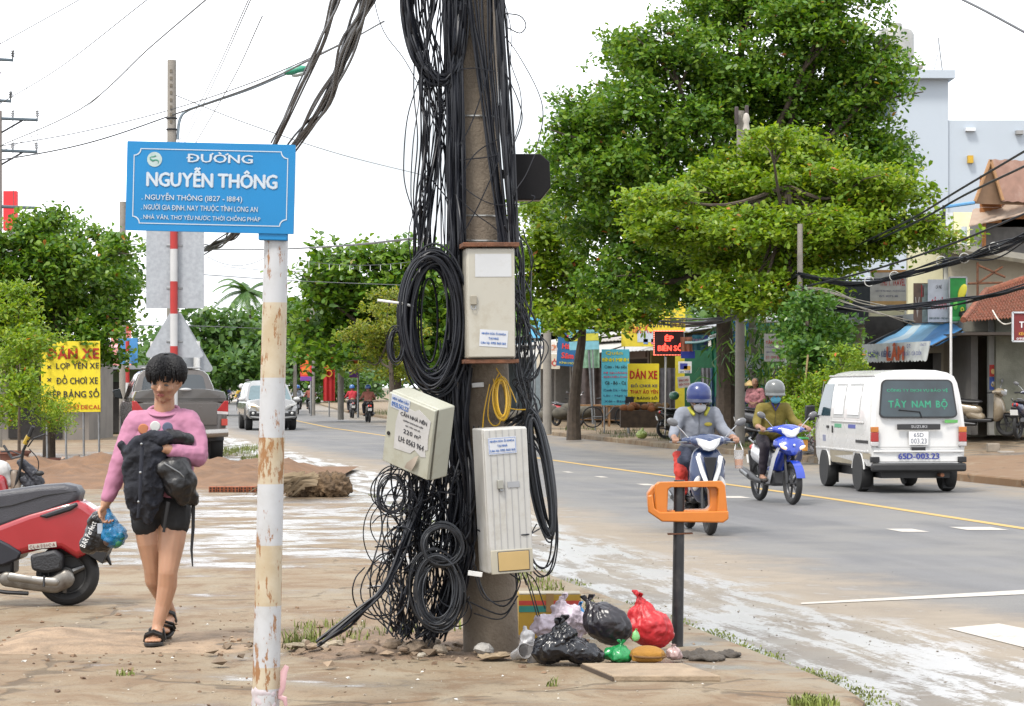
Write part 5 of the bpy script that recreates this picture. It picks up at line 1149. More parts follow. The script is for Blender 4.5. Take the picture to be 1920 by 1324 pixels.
mb = MB(); mb.prism(hp((80, 968), (150, 942), (154, 948), (140, 958), (95, 972)), -.15, .15); obj('seat_base', mb, mat((.02, .022, .03), .45), rs_, bevel=.012)
mb = MB(); mb.prism(hp((-50, 1010), (-5, 1005), (25, 1020), (48, 1035), (44, 1048), (15, 1060), (-50, 1064)), -.152, .152); obj('side_cover', mb, mat((.016, .018, .028), .35), rs_, bevel=.015)
mb = MB(); mb.box(h(87, 1023, -.137), (.19, .006, .035), (0, rad(-6), 0)); bdg = obj('name_badge', mb, mat((.60, .56, .50), .4), rs_)
M_ = Matrix.Translation(h(87, 1023, -.141)) @ Euler((0, rad(-6), 0)).to_matrix().to_4x4(); lettering('C·L·A·S·S·I·C·A', 0, 0, .175, .022, mat((.25, .05, .05), .5), bdg, y=-.001, bold=.01, M4=M_)
mb = MB(); mb.prism(hp((65, 1040), (112, 1030), (126, 1042), (124, 1068), (95, 1074), (68, 1068)), -.17, -.05); obj('air_box', mb, mat((.022, .023, .028), .55, bump=.3, bs=60), rs_, bevel=.02)
mb = MB(); mb.chain([h(20, 1085, -.13), h(60, 1092, -.13), h(110, 1096, -.13), h(128, 1085, -.12)], [.055, .052, .06, .07]); mb.v = [(x, -.13+(y+.13)*.55, z) for x, y, z in mb.v]; en = blob('engine_case', mb, mat((.34, .32, .29), .45, .7, var=.25, dirt=(.12, .09, .07), damt=.5, ds=9), rs_, .01, 3)
mb = MB(); mb.chain([h(30, 1080, -.165), h(70, 1086, -.165), h(112, 1090, -.165)], [.028, .026, .028]); mb.v = [(x, -.165+(y+.165)*.5, z) for x, y, z in mb.v]; obj('belt_cover', mb, mat((.42, .40, .37), .38, .8, var=.2), en)
mb = MB(); mb.tube([h(-30, 1104, -.1), h(20, 1110, -.12), h(60, 1112, -.12)], .014, 8); obj('kick_stand', mb, DARKMET, rs_)
mb = MB(); mb.tube([h(92, 1078, -.17), h(92, 1098, -.185)], .008, 6); obj('kick_lever', mb, BLACK, rs_)
mb = MB(); mb.prism(hp((168, 1040), (190, 1010), (205, 1000), (208, 1030), (196, 1058)), -.09, .09); mb.tube([h(186, 1020), h(200, 1045), h(208, 1062)], [.03, .02, .008], 8); obj('rear_fender', mb, BLACK, rs_, bevel=.012)
mb = MB(); mb.ell(h(188, 960, 0), (.04, .11, .03), (0, rad(30), 0)); obj('tail_light', mb, mat((.62, .30, .28), .15, coat=.6), bdy)
mb = MB(); mb.box((h(-110, 1070).x, 0, .22), (.42, .28, .08)); mb.box((h(-10, 1080).x, 0, .30), (.30, .2, .16)); obj('floorboard', mb, DARKMET, rs_, bevel=.02)
mb = MB(); mb.prism(hp((-165, 1090), (-150, 1060), (-175, 950), (-190, 880), (-205, 880), (-215, 950), (-200, 1060), (-185, 1090)), -.2, .2); mb.ell(h(-195, 860), (.1, .12, .09)); obj('front_apron', mb, RED, rs_, bevel=.03)
mb = MB(); mb.tube([h(-190, 850, -.33), h(-195, 845, 0), h(-190, 850, .33)], .016, 8); obj('handlebar', mb, DARKMET, rs_)
# second motorbike: only its bars and red and white flank reach into the picture
p = W(-40, 985, 26.2); p.z = 0
m2 = thing('motorbike', 'white and red motorbike with upright bars standing behind the red scooter', 'motorbike', p, group='parked motorbikes')
s2 = FPX/26.2
k2 = lambda px, py, y=0.: Vector(((px+40)/s2, y, (978-py)/s2))
mb = MB(); mb.tube([k2(28, 918, -.05), k2(40, 880, -.06), k2(48, 845, -.12), k2(66, 812, -.2)], .017, 8); mb.tube([k2(44, 856, -.1), k2(12, 862, .3), k2(-6, 838, .36)], .015, 8); hb_ = obj('handlebar', mb, BLACK, m2)
mb = MB(); mb.tube([k2(56, 828, -.17), k2(70, 800, -.22)], .024, 8); obj('grip', mb, RUBBER, m2); mb = MB(); mb.tube([k2(52, 832, -.16), k2(60, 818, -.19)], .028, 8); obj('switch_housing', mb, mat((.5, .33, .03), .4), m2)
mb = MB(); mb.tube([k2(58, 838, -.16), k2(72, 822, -.24), k2(96, 814, -.3)], .009, 6); obj('brake_lever', mb, BLACK, m2)
mb = MB(); mb.tube([k2(-10, 850, .33), k2(10, 848, .3), k2(34, 856, .2)], .008, 6); obj('clutch_lever', mb, BLACK, m2)
mb = MB(); mb.tube(catmull([k2(60, 842, -.15), k2(76, 862, -.15), k2(74, 884, -.1), k2(62, 892, -.05)], 5), .006, 6); obj('cable', mb, BLACK, m2)
mb = MB(); mb.chain([k2(40, 868, 0), k2(60, 886, 0), k2(74, 905, 0)], [.05, .06, .06]); mb.chain([k2(45, 900), k2(70, 925)], [.06, .05]); blob('headlamp_bracket', mb, mat((.03, .032, .045), .5, bump=.5, bs=30), m2, .012, 2, .03, .03)
mb = MB(); mb.ell(k2(78, 888, -.1), (.05, .03, .03)); obj('turn_signal', mb, BLACK, m2)
mb = MB(); mb.chain([k2(-60, 900), k2(0, 885), k2(14, 905)], [.14, .13, .07]); ta = blob('tank', mb, mat((.62, .60, .58), .3, coat=.5), m2, .014, 3)
mb = MB(); mb.chain([k2(-60, 915, -.08), k2(0, 905, -.08), k2(8, 930, -.08)], [.10, .10, .08]); blob('side_panel', mb, RED, m2, .014, 3)
mb = MB(); mb.chain([k2(28, 890, -.02), k2(32, 930, 0)], [.05, .07]); blob('leg_shield', mb, mat((.28, .22, .17), .5), m2, .014, 3)
for nm, px in (('front_wheel', 22), ('rear_wheel', -180)):
    mb = MB(); c = k2(px, 930); mb.torus((c.x, 0, .29), .245, .04, 'y', 30, 10); obj(nm, mb, RUBBER, m2)
mb = MB(); mb.tube([(k2(22, 0).x, 0, .29), k2(60, 900)], .03, 8); obj('fork', mb, STEEL, m2)
# ================================================================ cars
def hull(mb, prof, yr, yf, ends=(.90, .975, 1.), n=9):
    """prof: right half of the cross-section (x, z), bottom to top; yr, yf: rear and front face as functions of z"""
    full = list(prof)+[(-x, z) for x, z in reversed(prof)]
    st = [(0, ends[0]), (.008, ends[1]), (.03, ends[2])]+[(.03+.94*k/n, ends[2]) for k in range(1, n)]+[(.97, ends[2]), (.992, ends[1]), (1, ends[0])]
    zc = sum(z for _, z in prof)/len(prof); rings = []
    for t, s_ in st:
        rings.append([(x*s_, yr(z)+(yf(z)-yr(z))*t, zc+(z-zc)*(1-(1-s_)*.35)) for x, z in full])
    return mb.ring(rings)
def wheel(t, c, R, wd, col=(.40, .41, .42), name='wheel', dirt=(.20, .16, .12)):
    mb = MB(); mb.lathe([(R*.62, -wd/2), (R*.93, -wd/2), (R, -wd*.3), (R, wd*.3), (R*.93, wd/2), (R*.62, wd/2)], 30, 'x', c); w_ = obj(name, mb, RUBBER, t)
    for sx in (-1, 1):
        pass
    mb = MB(); mb.lathe([(0, -wd*.42), (R*.2, -wd*.44), (R*.3, -wd*.32), (R*.55, -wd*.34), (R*.64, -wd*.48), (R*.64, wd*.48), (R*.55, wd*.34), (R*.3, wd*.32), (R*.2, wd*.44), (0, wd*.42)], 26, 'x', c); obj('rim', mb, mat(col, .4, .6, var=.2, dirt=dirt, damt=.35), w_)
    return w_
def quadglass(name, pts, m, par, off=.004):
    """pane with depth lying on the body skin; pts run round it"""
    P = [Vector(p) for p in pts]; n = (P[1]-P[0]).cross(P[2]-P[0]).normalized(); mb = MB(); mb.ring([[p-n*.004 for p in P], [p+n*off for p in P]]); return obj(name, mb, m, par, bevel=.002)

# ---------------------------------------------------------------- white panel van, seen from behind
VX, VD = 6.02, 34.75
van = thing('van', 'white panel van with green lettering on its rear window driving away on the right', 'van', (VX, VD, ROADZ), rad(7.5))
VW = mat((.82, .815, .80), .28, var=.03, vs=2, coat=.5, dirt=(.55, .47, .34), damt=.14, ds=1.2)
VD_ = mat((.47, .41, .30), .55, var=.15, vs=3)
prof = [(0, .36), (.60, .36), (.69, .40), (.72, .50), (.735, .78), (.735, .98), (.715, 1.20), (.68, 1.46), (.645, 1.64), (.60, 1.735), (.50, 1.79), (.32, 1.825), (0, 1.835)]
rear = lambda z: 0 if z < .98 else .13*((z-.98)/.86)**1.1
front = lambda z: 3.22 if z < 1.02 else 3.22-.52*(z-1.02)/.8
mb = MB(); hull(mb, prof, rear, front); body = obj('body', mb, VW, van, ang=32)
ra = math.atan2(.13, .86)
RW = Matrix.Translation((0, rear(1.40)-.012, 1.40)) @ Euler((-ra, 0, 0)).to_matrix().to_4x4()
def trap(wb, wt, h_, r_):
    p = rrect(1, h_, r_, 5); return [(x*(wb+(wt-wb)*(z/h_+.5)), z) for x, z in p]
mb = MB(); mb.m = RW; mb.prism(trap(1.21, 1.08, .575, .075), -.004, .01); obj('window_seal', mb, BLACK, van)
mb = MB(); mb.m = RW; mb.prism(trap(1.165, 1.035, .535, .065), -.008, .004); rw = obj('rear_window', mb, mat((.03, .05, .06), .05, var=.35, vs=3, spec=.6), van)
GRN = mat((.03, .36, .20), .5, var=.15)
lettering('CÔNG TY DỊCH VỤ BẢO VỆ', 0, .125, .93, .06, GRN, rw, y=-.0105, bold=.02, M4=RW); lettering('TÂY  NAM  BỘ', 0, -.08, .90, .155, GRN, rw, y=-.0105, bold=.03, M4=RW)
mb = MB(); mb.m = RW; mb.tube([(.05, -.02, -.29), (.02, -.022, -.2), (-.30, -.02, -.17)], .009, 5); obj('wiper', mb, BLACK, rw)
for sx in (-1, 1):
    for nm, z0, z1, c_ in (('indicator_lens', .905, .985, (.62, .20, .01)), ('brake_lens', .765, .902, (.45, .012, .012)), ('reverse_lens', .70, .762, (.62, .60, .60))):
        mb = MB(); mb.box((sx*.672, -.004, (z0+z1)/2), (.115, .05, z1-z0)); obj(nm, mb, mat(c_, .2, coat=.7, var=.1), van, bevel=.006)
    mb = MB(); mb.box((sx*.665, .01, .50), (.13, .08, .085)); obj('bumper_end', mb, BLACK, van, bevel=.01)
    mb = MB(); mb.box((sx*.62, .52, .18), (.17, .012, .26)); obj('mud_flap', mb, RUBBER, van)
    mb = MB(); mb.box((sx*.62, 2.46, .19), (.17, .012, .24)); obj('mud_flap', mb, RUBBER, van)
mb = MB(); mb.box((0, -.012, .985), (.66, .03, .085)); hdl = obj('tailgate_handle', mb, mat((.03, .03, .032), .45), van, bevel=.01); lettering('SUZUKI', 0, .987, .24, .04, mat((.5, .5, .52), .4), hdl, y=-.029, bold=.03)
mb = MB(); mb.box((.0, -.004, .815), (.30, .012, .2)); npl = obj('number_plate', mb, WHITEP, van, bevel=.004)
lettering('65D', 0, .865, .15, .06, mat((.2, .22, .3), .6), npl, y=-.0115, bold=.01); lettering('003.23', 0, .775, .24, .075, mat((.2, .22, .3), .6), npl, y=-.0115, bold=.01)
mb = MB(); mb.box((0, -.006, .655), (.21, .014, .055)); obj('catch', mb, BLACK, van, bevel=.004)
lettering('65D-003.23', .0, .55, .62, .085, mat((.05, .07, .36), .5), van, y=-.0165, bold=.05, name='painted_number')
mb = MB(); mb.box((.5, -.002, 1.065), (.2, .004, .045)); obj('badge', mb, mat((.14, .5, .12), .5), van)
for z_ in (.685, .47, .43):
    mb = MB(); mb.box((0, -.0005, z_), (1.30 if z_ > .6 else 1.2, .006, .006)); obj('panel_seam', mb, mat((.22, .21, .2), .6), van)
mb = MB(); mb.box((0, -.006, .62), (1.38, .02, .03)); obj('tailgate_ridge', mb, VW, van, bevel=.008)
mb = MB(); mb.box((0, -.01, .385), (1.45, .09, .125)); obj('rear_bumper', mb, mat((.02, .02, .021), .55, var=.3), van, bevel=.03)
mb = MB(); mb.box((0, 1.6, .30), (1.05, 2.9, .16)); obj('underbody', mb, BLACK, van)
mb = MB(); mb.tube([(-.6, .62, .27), (.6, .62, .27)], .05, 8); obj('axle', mb, BLACK, van); mb = MB(); mb.tube([(.36, -.02, .27), (.36, .7, .27)], .03, 8); obj('exhaust', mb, RUST, van)
for sx in (-1, 1):
    for yy in (.70, 2.62): wheel(van, (sx*.655, yy, .285), .285, .165, (.34, .33, .31))
# left flank: door glass, two blanked side panels, arches, trims
xs = lambda z: -interp([(a[1], a[0]) for a in prof[2:]], z)
def flank(name, y0, y1, z0, z1, m, off=.006, slant=0., par=None, r=.0):
    P = [(xs(z0)-off, y0, z0), (xs(z0)-off, y1+slant, z0), (xs((z0+z1)/2)-off, y1+slant/2, (z0+z1)/2), (xs(z1)-off, y1, z1), (xs(z1)-off, y0, z1), (xs((z0+z1)/2)-off, y0, (z0+z1)/2)]
    mb = MB(); mb.ring([P, [(x+.012, y, z) for x, y, z in P]]); return obj(name, mb, m, par or van, bevel=.003)
flank('front_door_glass', 2.28, 2.80, 1.12, 1.62, mat((.03, .07, .09), .08, spec=.9), slant=.24)
for (a, b_) in ((1.50, 2.10), (.62, 1.34)):
    fr_ = flank('side_panel_frame', a, b_, 1.10, 1.63, mat((.50, .50, .49), .4), .003); flank('side_panel', a+.05, b_-.05, 1.15, 1.59, VW, .010, par=fr_)
flank('side_rib', .35, 2.2, 1.035, 1.055, VW, .016); flank('side_rib', .1, 3.1, .60, .625, VW, .014); flank('dirty_sill', .98, 2.28, .40, .59, VD_, .005); flank('dirty_sill', .06, .44, .50, .59, VD_, .005)
flank('slider_rail', .12, .78, .735, .78, DARKMET, .008)
for y_ in (1.42, 2.2, 2.98): flank('door_seam', y_, y_+.012, .5, 1.66, mat((.2, .2, .2), .6), .002)
flank('door_handle', 2.05, 2.09, .86, .97, DARKMET, .02); flank('door_handle', 2.3, 2.42, .93, .97, DARKMET, .016)
for (a, b_, c_) in ((1.58, 1.98, (.1, .42, .22)), (.8, 1.2, (.08, .1, .4))):
    q0 = flank('side_lettering', a, b_, .945, 1.005, mat(c_, .5), .004)
flank('side_badge', 2.5, 2.68, .72, .82, mat((.30, .32, .45), .5), .004)
for yy in (.70, 2.62):
    P = [(.33*math.cos(rad(a)), .29+.325*math.sin(rad(a))) for a in range(10, 171, 10)]
    mb = MB(); mb.prismx([(y+yy, z) for y, z in P], -.724, -.60); obj('wheel_arch', mb, BLACK, van)
    mb = MB(); mb.tube([(-.72, y+yy, z) for y, z in P], .014, 6); obj('arch_lip', mb, VW, van)
mb = MB(); mb.box((-.86, 3.0, 1.16), (.16, .06, .24)); mi = obj('mirror', mb, BLACK, van, bevel=.02); mb = MB(); mb.tube([(-.70, 2.96, 1.1), (-.82, 3., 1.12)], .02, 6); obj('mirror_arm', mb, BLACK, mi)
mb = MB(); mb.ell((.77, 2.9, 1.22), (.06, .04, .06)); obj('mirror', mb, WHITEP, van)
mb = MB(); mb.tube([(-.612, .2, 1.745), (-.612, 2.7, 1.745)], .013, 6); obj('roof_gutter', mb, VW, van)

# ---------------------------------------------------------------- brown-grey pickup parked on the left, seen from behind
pk = thing('pickup_truck', 'brown grey pickup truck parked on the dirt behind the walking person', 'pickup truck', (-6.5, 46, 0), rad(12.5))
PB = mat((.075, .060, .050), .25, var=.05, coat=.7)
prof = [(0, .50), (.80, .50), (.90, .60), (.925, .85), (.915, 1.08), (.88, 1.18), (.70, 1.22), (0, 1.22)]
mb = MB(); hull(mb, prof, lambda z: 0, lambda z: 5.25-(.15 if z > 1 else 0)); obj('body', mb, PB, pk, ang=35)
cab = [(0, 1.15), (.86, 1.15), (.87, 1.24), (.80, 1.52), (.71, 1.74), (.62, 1.82), (.4, 1.86), (0, 1.875)]
mb = MB(); hull(mb, cab, lambda z: 1.62+.25*max(0, (z-1.2))/.65, lambda z: 4.15-1.05*max(0, (z-1.15))/.7, (.92, .98, 1.)); cb_ = obj('cab', mb, PB, pk, ang=35)
mb = MB(); mb.prism(trap(1.34, 1.18, .42, .08), -.006, .01); mb.v = [(x, 1.74+y+.38*(z)*.9, z+1.535) for x, y, z in mb.v]; obj('rear_window', mb, mat((.02, .03, .035), .05, spec=.9), pk)
mb = MB(); mb.box((0, 2.55, 1.885), (1.12, 1.4, .03)); obj('roof_sheen', mb, mat((.42, .42, .42), .25, coat=.5), cb_, bevel=.012)  # pale slab painted as the sky's white reflection on the dark roof
mb = MB(); hull(mb, [(0, 1.2), (.90, 1.2), (.915, 1.28), (.86, 1.40), (.5, 1.455), (0, 1.46)], lambda z: .02, lambda z: 1.72, (.95, .985, 1.), 3); obj('bed_cover', mb, mat((.10, .092, .085), .3, var=.06, coat=.5), pk, ang=35)
mb = MB(); mb.box((0, -.014, .96), (1.44, .02, .44)); tg = obj('tailgate', mb, PB, pk, bevel=.012); mb = MB(); mb.box((0, -.028, 1.02), (.24, .02, .07)); obj('tailgate_handle', mb, DARKMET, tg, bevel=.01)
mb = MB(); mb.box((0, .0, 1.26), (1.76, .012, .012)); obj('cover_seam', mb, BLACK, pk); mb = MB(); mb.ell((.10, .02, 1.44), (.12, .05, .035)); obj('cover_latch', mb, mat((.45, .45, .45), .3), pk)
for sx in (-1, 1):
    mb = MB(); mb.ring([[(sx*.70, y, 1.02), (sx*.935, y+.02, 1.00), (sx*.94, y+.03, 1.22), (sx*.86, y, 1.22)] for y in (-.022, .06)]); li = obj('tail_light', mb, mat((.50, .012, .015), .15, coat=.8), pk, bevel=.008)
    mb = MB(); mb.ring([[(sx*.69, y, .965), (sx*.935, y+.02, .95), (sx*.935, y+.02, 1.005), (sx*.70, y, 1.02)] for y in (-.02, .06)]); obj('reverse_light', mb, mat((.65, .6, .6), .15), li)
    mb = MB(); mb.box((sx*.86, -.022, .80), (.12, .02, .13)); obj('reflector', mb, mat((.5, .05, .03), .2), pk, bevel=.004)
    mb = MB(); mb.box((sx*.80, .98, .30), (.24, .014, .34)); obj('mud_flap', mb, RUBBER, pk)
    mb = MB(); mb.ring([[(sx*.92, y, 1.24), (sx*1.1, y, 1.26), (sx*1.14, y, 1.42), (sx*.98, y, 1.46)] for y in (3.55, 3.7)]); obj('mirror', mb, mat((.03, .045, .055), .25), pk, bevel=.02)
    for yy in (1.25, 4.35):
        wheel(pk, (sx*.80, yy, .385), .385, .25, (.2, .2, .21))
        P = [(.46*math.cos(rad(a)), .40+.47*math.sin(rad(a))) for a in range(-5, 186, 14)]; mb = MB(); mb.prismx([(y+yy, z) for y, z in P], min(sx*.70, sx*.928), max(sx*.70, sx*.928)); obj('wheel_arch', mb, BLACK, pk)
mb = MB(); mb.tube([(-.92, -.06, .60), (-.5, -.11, .58), (.5, -.11, .58), (.92, -.06, .60)], .085, 12, flat=.7); obj('rear_bumper', mb, mat((.5, .48, .45), .22, .85), pk)
for (a, b_, s0) in ((1.95, 2.75, 0), (2.85, 3.6, .3)):
    mb = MB(); mb.ring([[(-.885, a, 1.24), (-.885, b_+s0, 1.24), (-.80, b_, 1.56), (-.78, a+.05, 1.62)], [(-.8, a, 1.24), (-.8, b_+s0, 1.24), (-.72, b_, 1.56), (-.7, a+.05, 1.62)]]); obj('side_window', mb, GLASSDK, pk)
mb = MB(); mb.box((0, 2.6, .5), (1.4, 5., .14)); obj('underbody', mb, BLACK, pk)

# ---------------------------------------------------------------- silver car coming down the road
sv = thing('suv', 'silver car with a black grille coming down the road, half behind the striped sign post', 'car', (-8.62, 84.5, ROADZ), rad(11))
SB = mat((.36, .36, .36), .25, .3, var=.04, coat=.7)
prof = [(0, .42), (.80, .42), (.91, .55), (.925, .80), (.90, .98), (.80, 1.08), (.5, 1.13), (0, 1.15)]
mb = MB(); hull(mb, prof, lambda z: 0+(.35*(z-.8)/.35 if z > .8 else 0), lambda z: 4.75, (.86, .96, 1.)); obj('body', mb, SB, sv, ang=35)
cab = [(0, 1.05), (.86, 1.05), (.84, 1.2), (.74, 1.58), (.66, 1.72), (.5, 1.79), (0, 1.82)]
mb = MB(); hull(mb, cab, lambda z: 1.15+1.05*(z-1.05)/.77, lambda z: 4.65, (.93, .98, 1.)); obj('cab', mb, SB, sv, ang=35)
mb = MB(); mb.prism(trap(1.58, 1.28, .52, .08), -.006, .01); mb.v = [(x, 1.50+y+1.36*z, z+1.36) for x, y, z in mb.v]; obj('windscreen', mb, mat((.10, .17, .19), .06, spec=1.), sv)
mb = MB(); mb.box((0, -.01, .84), (.86, .03, .20)); gr = obj('grille', mb, BLACK, sv, bevel=.02)
for z_ in (.79, .84, .89): mb = MB(); mb.box((0, -.03, z_), (.84, .012, .018)); obj('grille_bar', mb, CHROME, gr)
mb = MB(); mb.box((0, -.012, .56), (1.2, .03, .14)); obj('intake', mb, BLACK, sv, bevel=.02)
mb = MB(); mb.box((0, -.03, .665), (.46, .01, .11)); obj('number_plate', mb, WHITEP, sv)
mb = MB(); mb.tube([(-.80, .03, .49), (-.4, -.05, .45), (.4, -.05, .45), (.80, .03, .49)], .045, 8); obj('skid_bar', mb, mat((.3, .3, .3), .4, .5), sv)
for sx in (-1, 1):
    mb = MB(); mb.ring([[(sx*.46, y, .84), (sx*.84, y+.1, .90), (sx*.90, y+.16, 1.0), (sx*.62, y+.03, .94)] for y in (-.02, .1)]); obj('headlight', mb, mat((.72, .72, .70), .1, coat=.8, emit=(1, .75, .4), es=.9 if sx < 0 else 0), sv, bevel=.01)
    mb = MB(); mb.box((sx*.70, .015, .60), (.26, .06, .2)); fl_ = obj('fog_light_bezel', mb, BLACK, sv, bevel=.02); mb = MB(); mb.ell((sx*.70, -.02, .62), (.05, .02, .05)); obj('fog_light', mb, mat((.7, .7, .68), .15), fl_)
    mb = MB(); mb.ell((sx*1.0, 1.35, 1.12), (.13, .08, .085)); obj('mirror', mb, mat((.62, .62, .62), .25, coat=.5), sv)
    mb = MB(); mb.tube([(sx*.64, 2.3, 1.82), (sx*.64, 4., 1.82)], .022, 6); obj('roof_rail', mb, DARKMET, sv)
    for yy in (.92, 3.7): wheel(sv, (sx*.79, yy, .375), .375, .25)
    P = [(.45*math.cos(rad(a)), .40+.46*math.sin(rad(a))) for a in range(-5, 186, 14)]; mb = MB(); mb.prismx([(y+.92, z) for y, z in P], min(sx*.70, sx*.928), max(sx*.70, sx*.928)); obj('wheel_arch', mb, BLACK, sv)
    for (a, b_) in ((1.75, 2.7), (2.8, 3.9)):
        mb = MB(); mb.ring([[(sx*.855, a, 1.14), (sx*.855, b_, 1.14), (sx*.755, b_, 1.55), (sx*.755, a+(.55 if a < 2 else .05), 1.55)], [(sx*.75, a, 1.14), (sx*.75, b_, 1.14), (sx*.65, b_, 1.55), (sx*.65, a+.5, 1.55)]]); obj('side_window', mb, GLASSDK, sv)
mb = MB(); mb.box((0, 2.4, .42), (1.4, 4.4, .14)); obj('underbody', mb, BLACK, sv)
# ================================================================ trees and plants
def leaf_mat(name, cols, transl=.35, rough=.42):
    m = bpy.data.materials.new(name); m.use_nodes = True; t = m.node_tree; b = t.nodes['Principled BSDF']; L = t.links.new
    g = nn(t, 'ShaderNodeNewGeometry'); r = ramp(t, cols); L(g.outputs['Random Per Island'], r.inputs[0]); L(r.outputs[0], b.inputs['Base Color'])
    b.inputs['Roughness'].default_value = rough; b.inputs['Specular IOR Level'].default_value = .35
    tr = nn(t, 'ShaderNodeBsdfTranslucent'); hs = nn(t, 'ShaderNodeMix', data_type='RGBA', blend_type='MULTIPLY'); hs.inputs[0].default_value = 1.; L(r.outputs[0], hs.inputs[6]); hs.inputs[7].default_value = (1.5, 1.5, .5, 1); L(hs.outputs[2], tr.inputs[0])
    mx = nn(t, 'ShaderNodeMixShader'); mx.inputs[0].default_value = transl; L(b.outputs[0], mx.inputs[1]); L(tr.outputs[0], mx.inputs[2]); L(mx.outputs[0], t.nodes['Material Output'].inputs[0]); return m
LF_DARK = leaf_mat('leaf_dark', [(0, (.034, .092, .012)), (.45, (.080, .170, .015)), (.8, (.140, .225, .018)), (.995, (.12, .19, .025)), (.998, (.40, .10, .03))])
LF_LIGHT = leaf_mat('leaf_light', [(0, (.085, .165, .014)), (.5, (.145, .235, .016)), (.9, (.215, .285, .022)), (.994, (.24, .27, .03)), (.997, (.45, .10, .03))], .4)
LF_FAR = leaf_mat('leaf_far', [(0, (.045, .10, .030)), (.5, (.065, .135, .034)), (1, (.10, .175, .04))])
LF_BUSH = leaf_mat('leaf_bush', [(0, (.030, .090, .018)), (.6, (.065, .150, .022)), (1, (.11, .19, .025))], .3, .35)
LF_YEL = leaf_mat('leaf_yellowish', [(0, (.11, .155, .016)), (.6, (.17, .205, .022)), (1, (.28, .25, .03))], .4)
BARK = mat((.10, .075, .055), .95, var=.35, vs=6, bump=.9, bs=18)
def leaves(name, blobs, D, ln, wd, m, parent, seed, org, per=8, droop=0., flat=.55, dscale=.8, spread=1.15, clump=12, csz=1.3):
    """blobs: (px, py, rx, ry, depth offset, clusters) as seen in the photo at distance D"""
    rs = np.random.RandomState(seed); C = []
    for bl in blobs:
        px, py, rx, ry, dd, n = bl; s_ = (D+dd)/FPX; c = np.array(W(px, py, D+dd))
        R3 = np.array([rx*s_, (rx+ry)/2*s_*dscale, ry*s_]); ns_ = max(3, n//clump)     # leaves gather in flattish clumps at the twig ends
        u = rs.normal(size=(ns_, 3)); u /= np.linalg.norm(u, axis=1)[:, None]; tw = u*(rs.rand(ns_, 1)**.4)*R3*1.08
        out_ = rs.rand(ns_) < .12; tw[out_] *= 1.22
        k = rs.randint(0, ns_, n); v = rs.normal(size=(n, 3))*np.array([1., 1., .45])*ln*csz
        C.append(c+tw[k]+v)
    C = np.concatenate(C); n = len(C)*per; cc = np.repeat(C, per, 0)
    az = rs.rand(n)*2*PI; el = rs.normal(.1-droop, .55, n)
    d = np.stack([np.cos(az)*np.cos(el), np.sin(az)*np.cos(el), np.sin(el)], 1)
    base = cc+rs.normal(size=(n, 3))*ln*.32*spread+d*ln*.15
    up = rs.normal(size=(n, 3))*.6+np.array([0, -.25, flat*1.6]); sd = np.cross(d, up); sd /= np.linalg.norm(sd, axis=1)[:, None]+1e-6
    nm = np.cross(sd, d); L_ = ln*(.45+.85*rs.rand(n, 1)**1.4); w_ = wd*(.6+.6*rs.rand(n, 1))
    V = np.empty((n, 5, 3)); V[:, 0] = base; V[:, 1] = base+d*L_*.55+sd*w_*.5+nm*L_*.06; V[:, 2] = base+d*L_*.85+sd*w_*.33; V[:, 3] = base+d*L_*.9-sd*w_*.33; V[:, 4] = base+d*L_*.5-sd*w_*.5+nm*L_*.06
    V -= np.array(org)
    me = bpy.data.meshes.new(name); me.vertices.add(n*5); me.vertices.foreach_set('co', V.ravel()); me.loops.add(n*5); me.polygons.add(n)
    me.loops.foreach_set('vertex_index', np.arange(n*5)); me.polygons.foreach_set('loop_start', np.arange(n)*5); me.polygons.foreach_set('loop_total', np.full(n, 5)); me.update(calc_edges=True); me.validate()
    me.materials.append(m); o = bpy.data.objects.new(name, me); COL.objects.link(o); o.parent = parent; return o
def tree(name, label, cat, px, D, gz, trunk, blobs, ln, wd, m, seed, per=8, group=None, limbs=True, r0=.16, **kw):
    b = W(px, 725, D); b.z = gz; t = thing(name, label, cat, b, group=group)
    mb = MB(); P = [W(a[0], a[1], D+(a[2] if len(a) > 2 else 0))-b for a in trunk]
    if P: P = [Vector((P[0].x, P[0].y, -.1))]+P; N = len(P); mb.tube(catmull(P, 4), [max(.3, 1-.65*i/(4*(N-1)))*r0 for i in range(4*(N-1)+1)], 10); obj('trunk', mb, BARK, t)
    if limbs and P:
        rs = random.Random(seed); mb = MB()
        for bl in blobs:
            e = W(bl[0], bl[1], D+bl[4])-b; s0 = P[-1] if rs.random() < .7 else P[-2]; mid = (s0+e)/2+Vector((0, 0, -.25-.2*rs.random()))
            mb.tube(catmull([s0, mid, e], 4), [r0*.38*(1-.085*i) for i in range(9)], 6)
            for q in range(3): e2 = e+Vector((rs.gauss(0, .5)*bl[2]*D/FPX, rs.gauss(0, .5), rs.gauss(.1, .4)*bl[3]*D/FPX)); mb.tube([mid.lerp(e, .6), (mid.lerp(e, .6)+e2)/2+Vector((0, 0, .08)), e2], [r0*.16, r0*.11, r0*.05], 5)
        obj('limbs', mb, BARK, t)
    leaves('crown', blobs, D, ln, wd, m, t, seed, b, per, **kw); return t
def bl(lst, dens, dd=None, seed=0):
    rs = random.Random(seed); return [(a[0], a[1], a[2], a[3], (a[4] if len(a) > 4 else rs.uniform(-1.6, 1.6)), int(a[2]*a[3]*dens)+4) for a in lst]
ZF = lambda px, D: far_z(D, W(px, 0, D).x-fx(D))
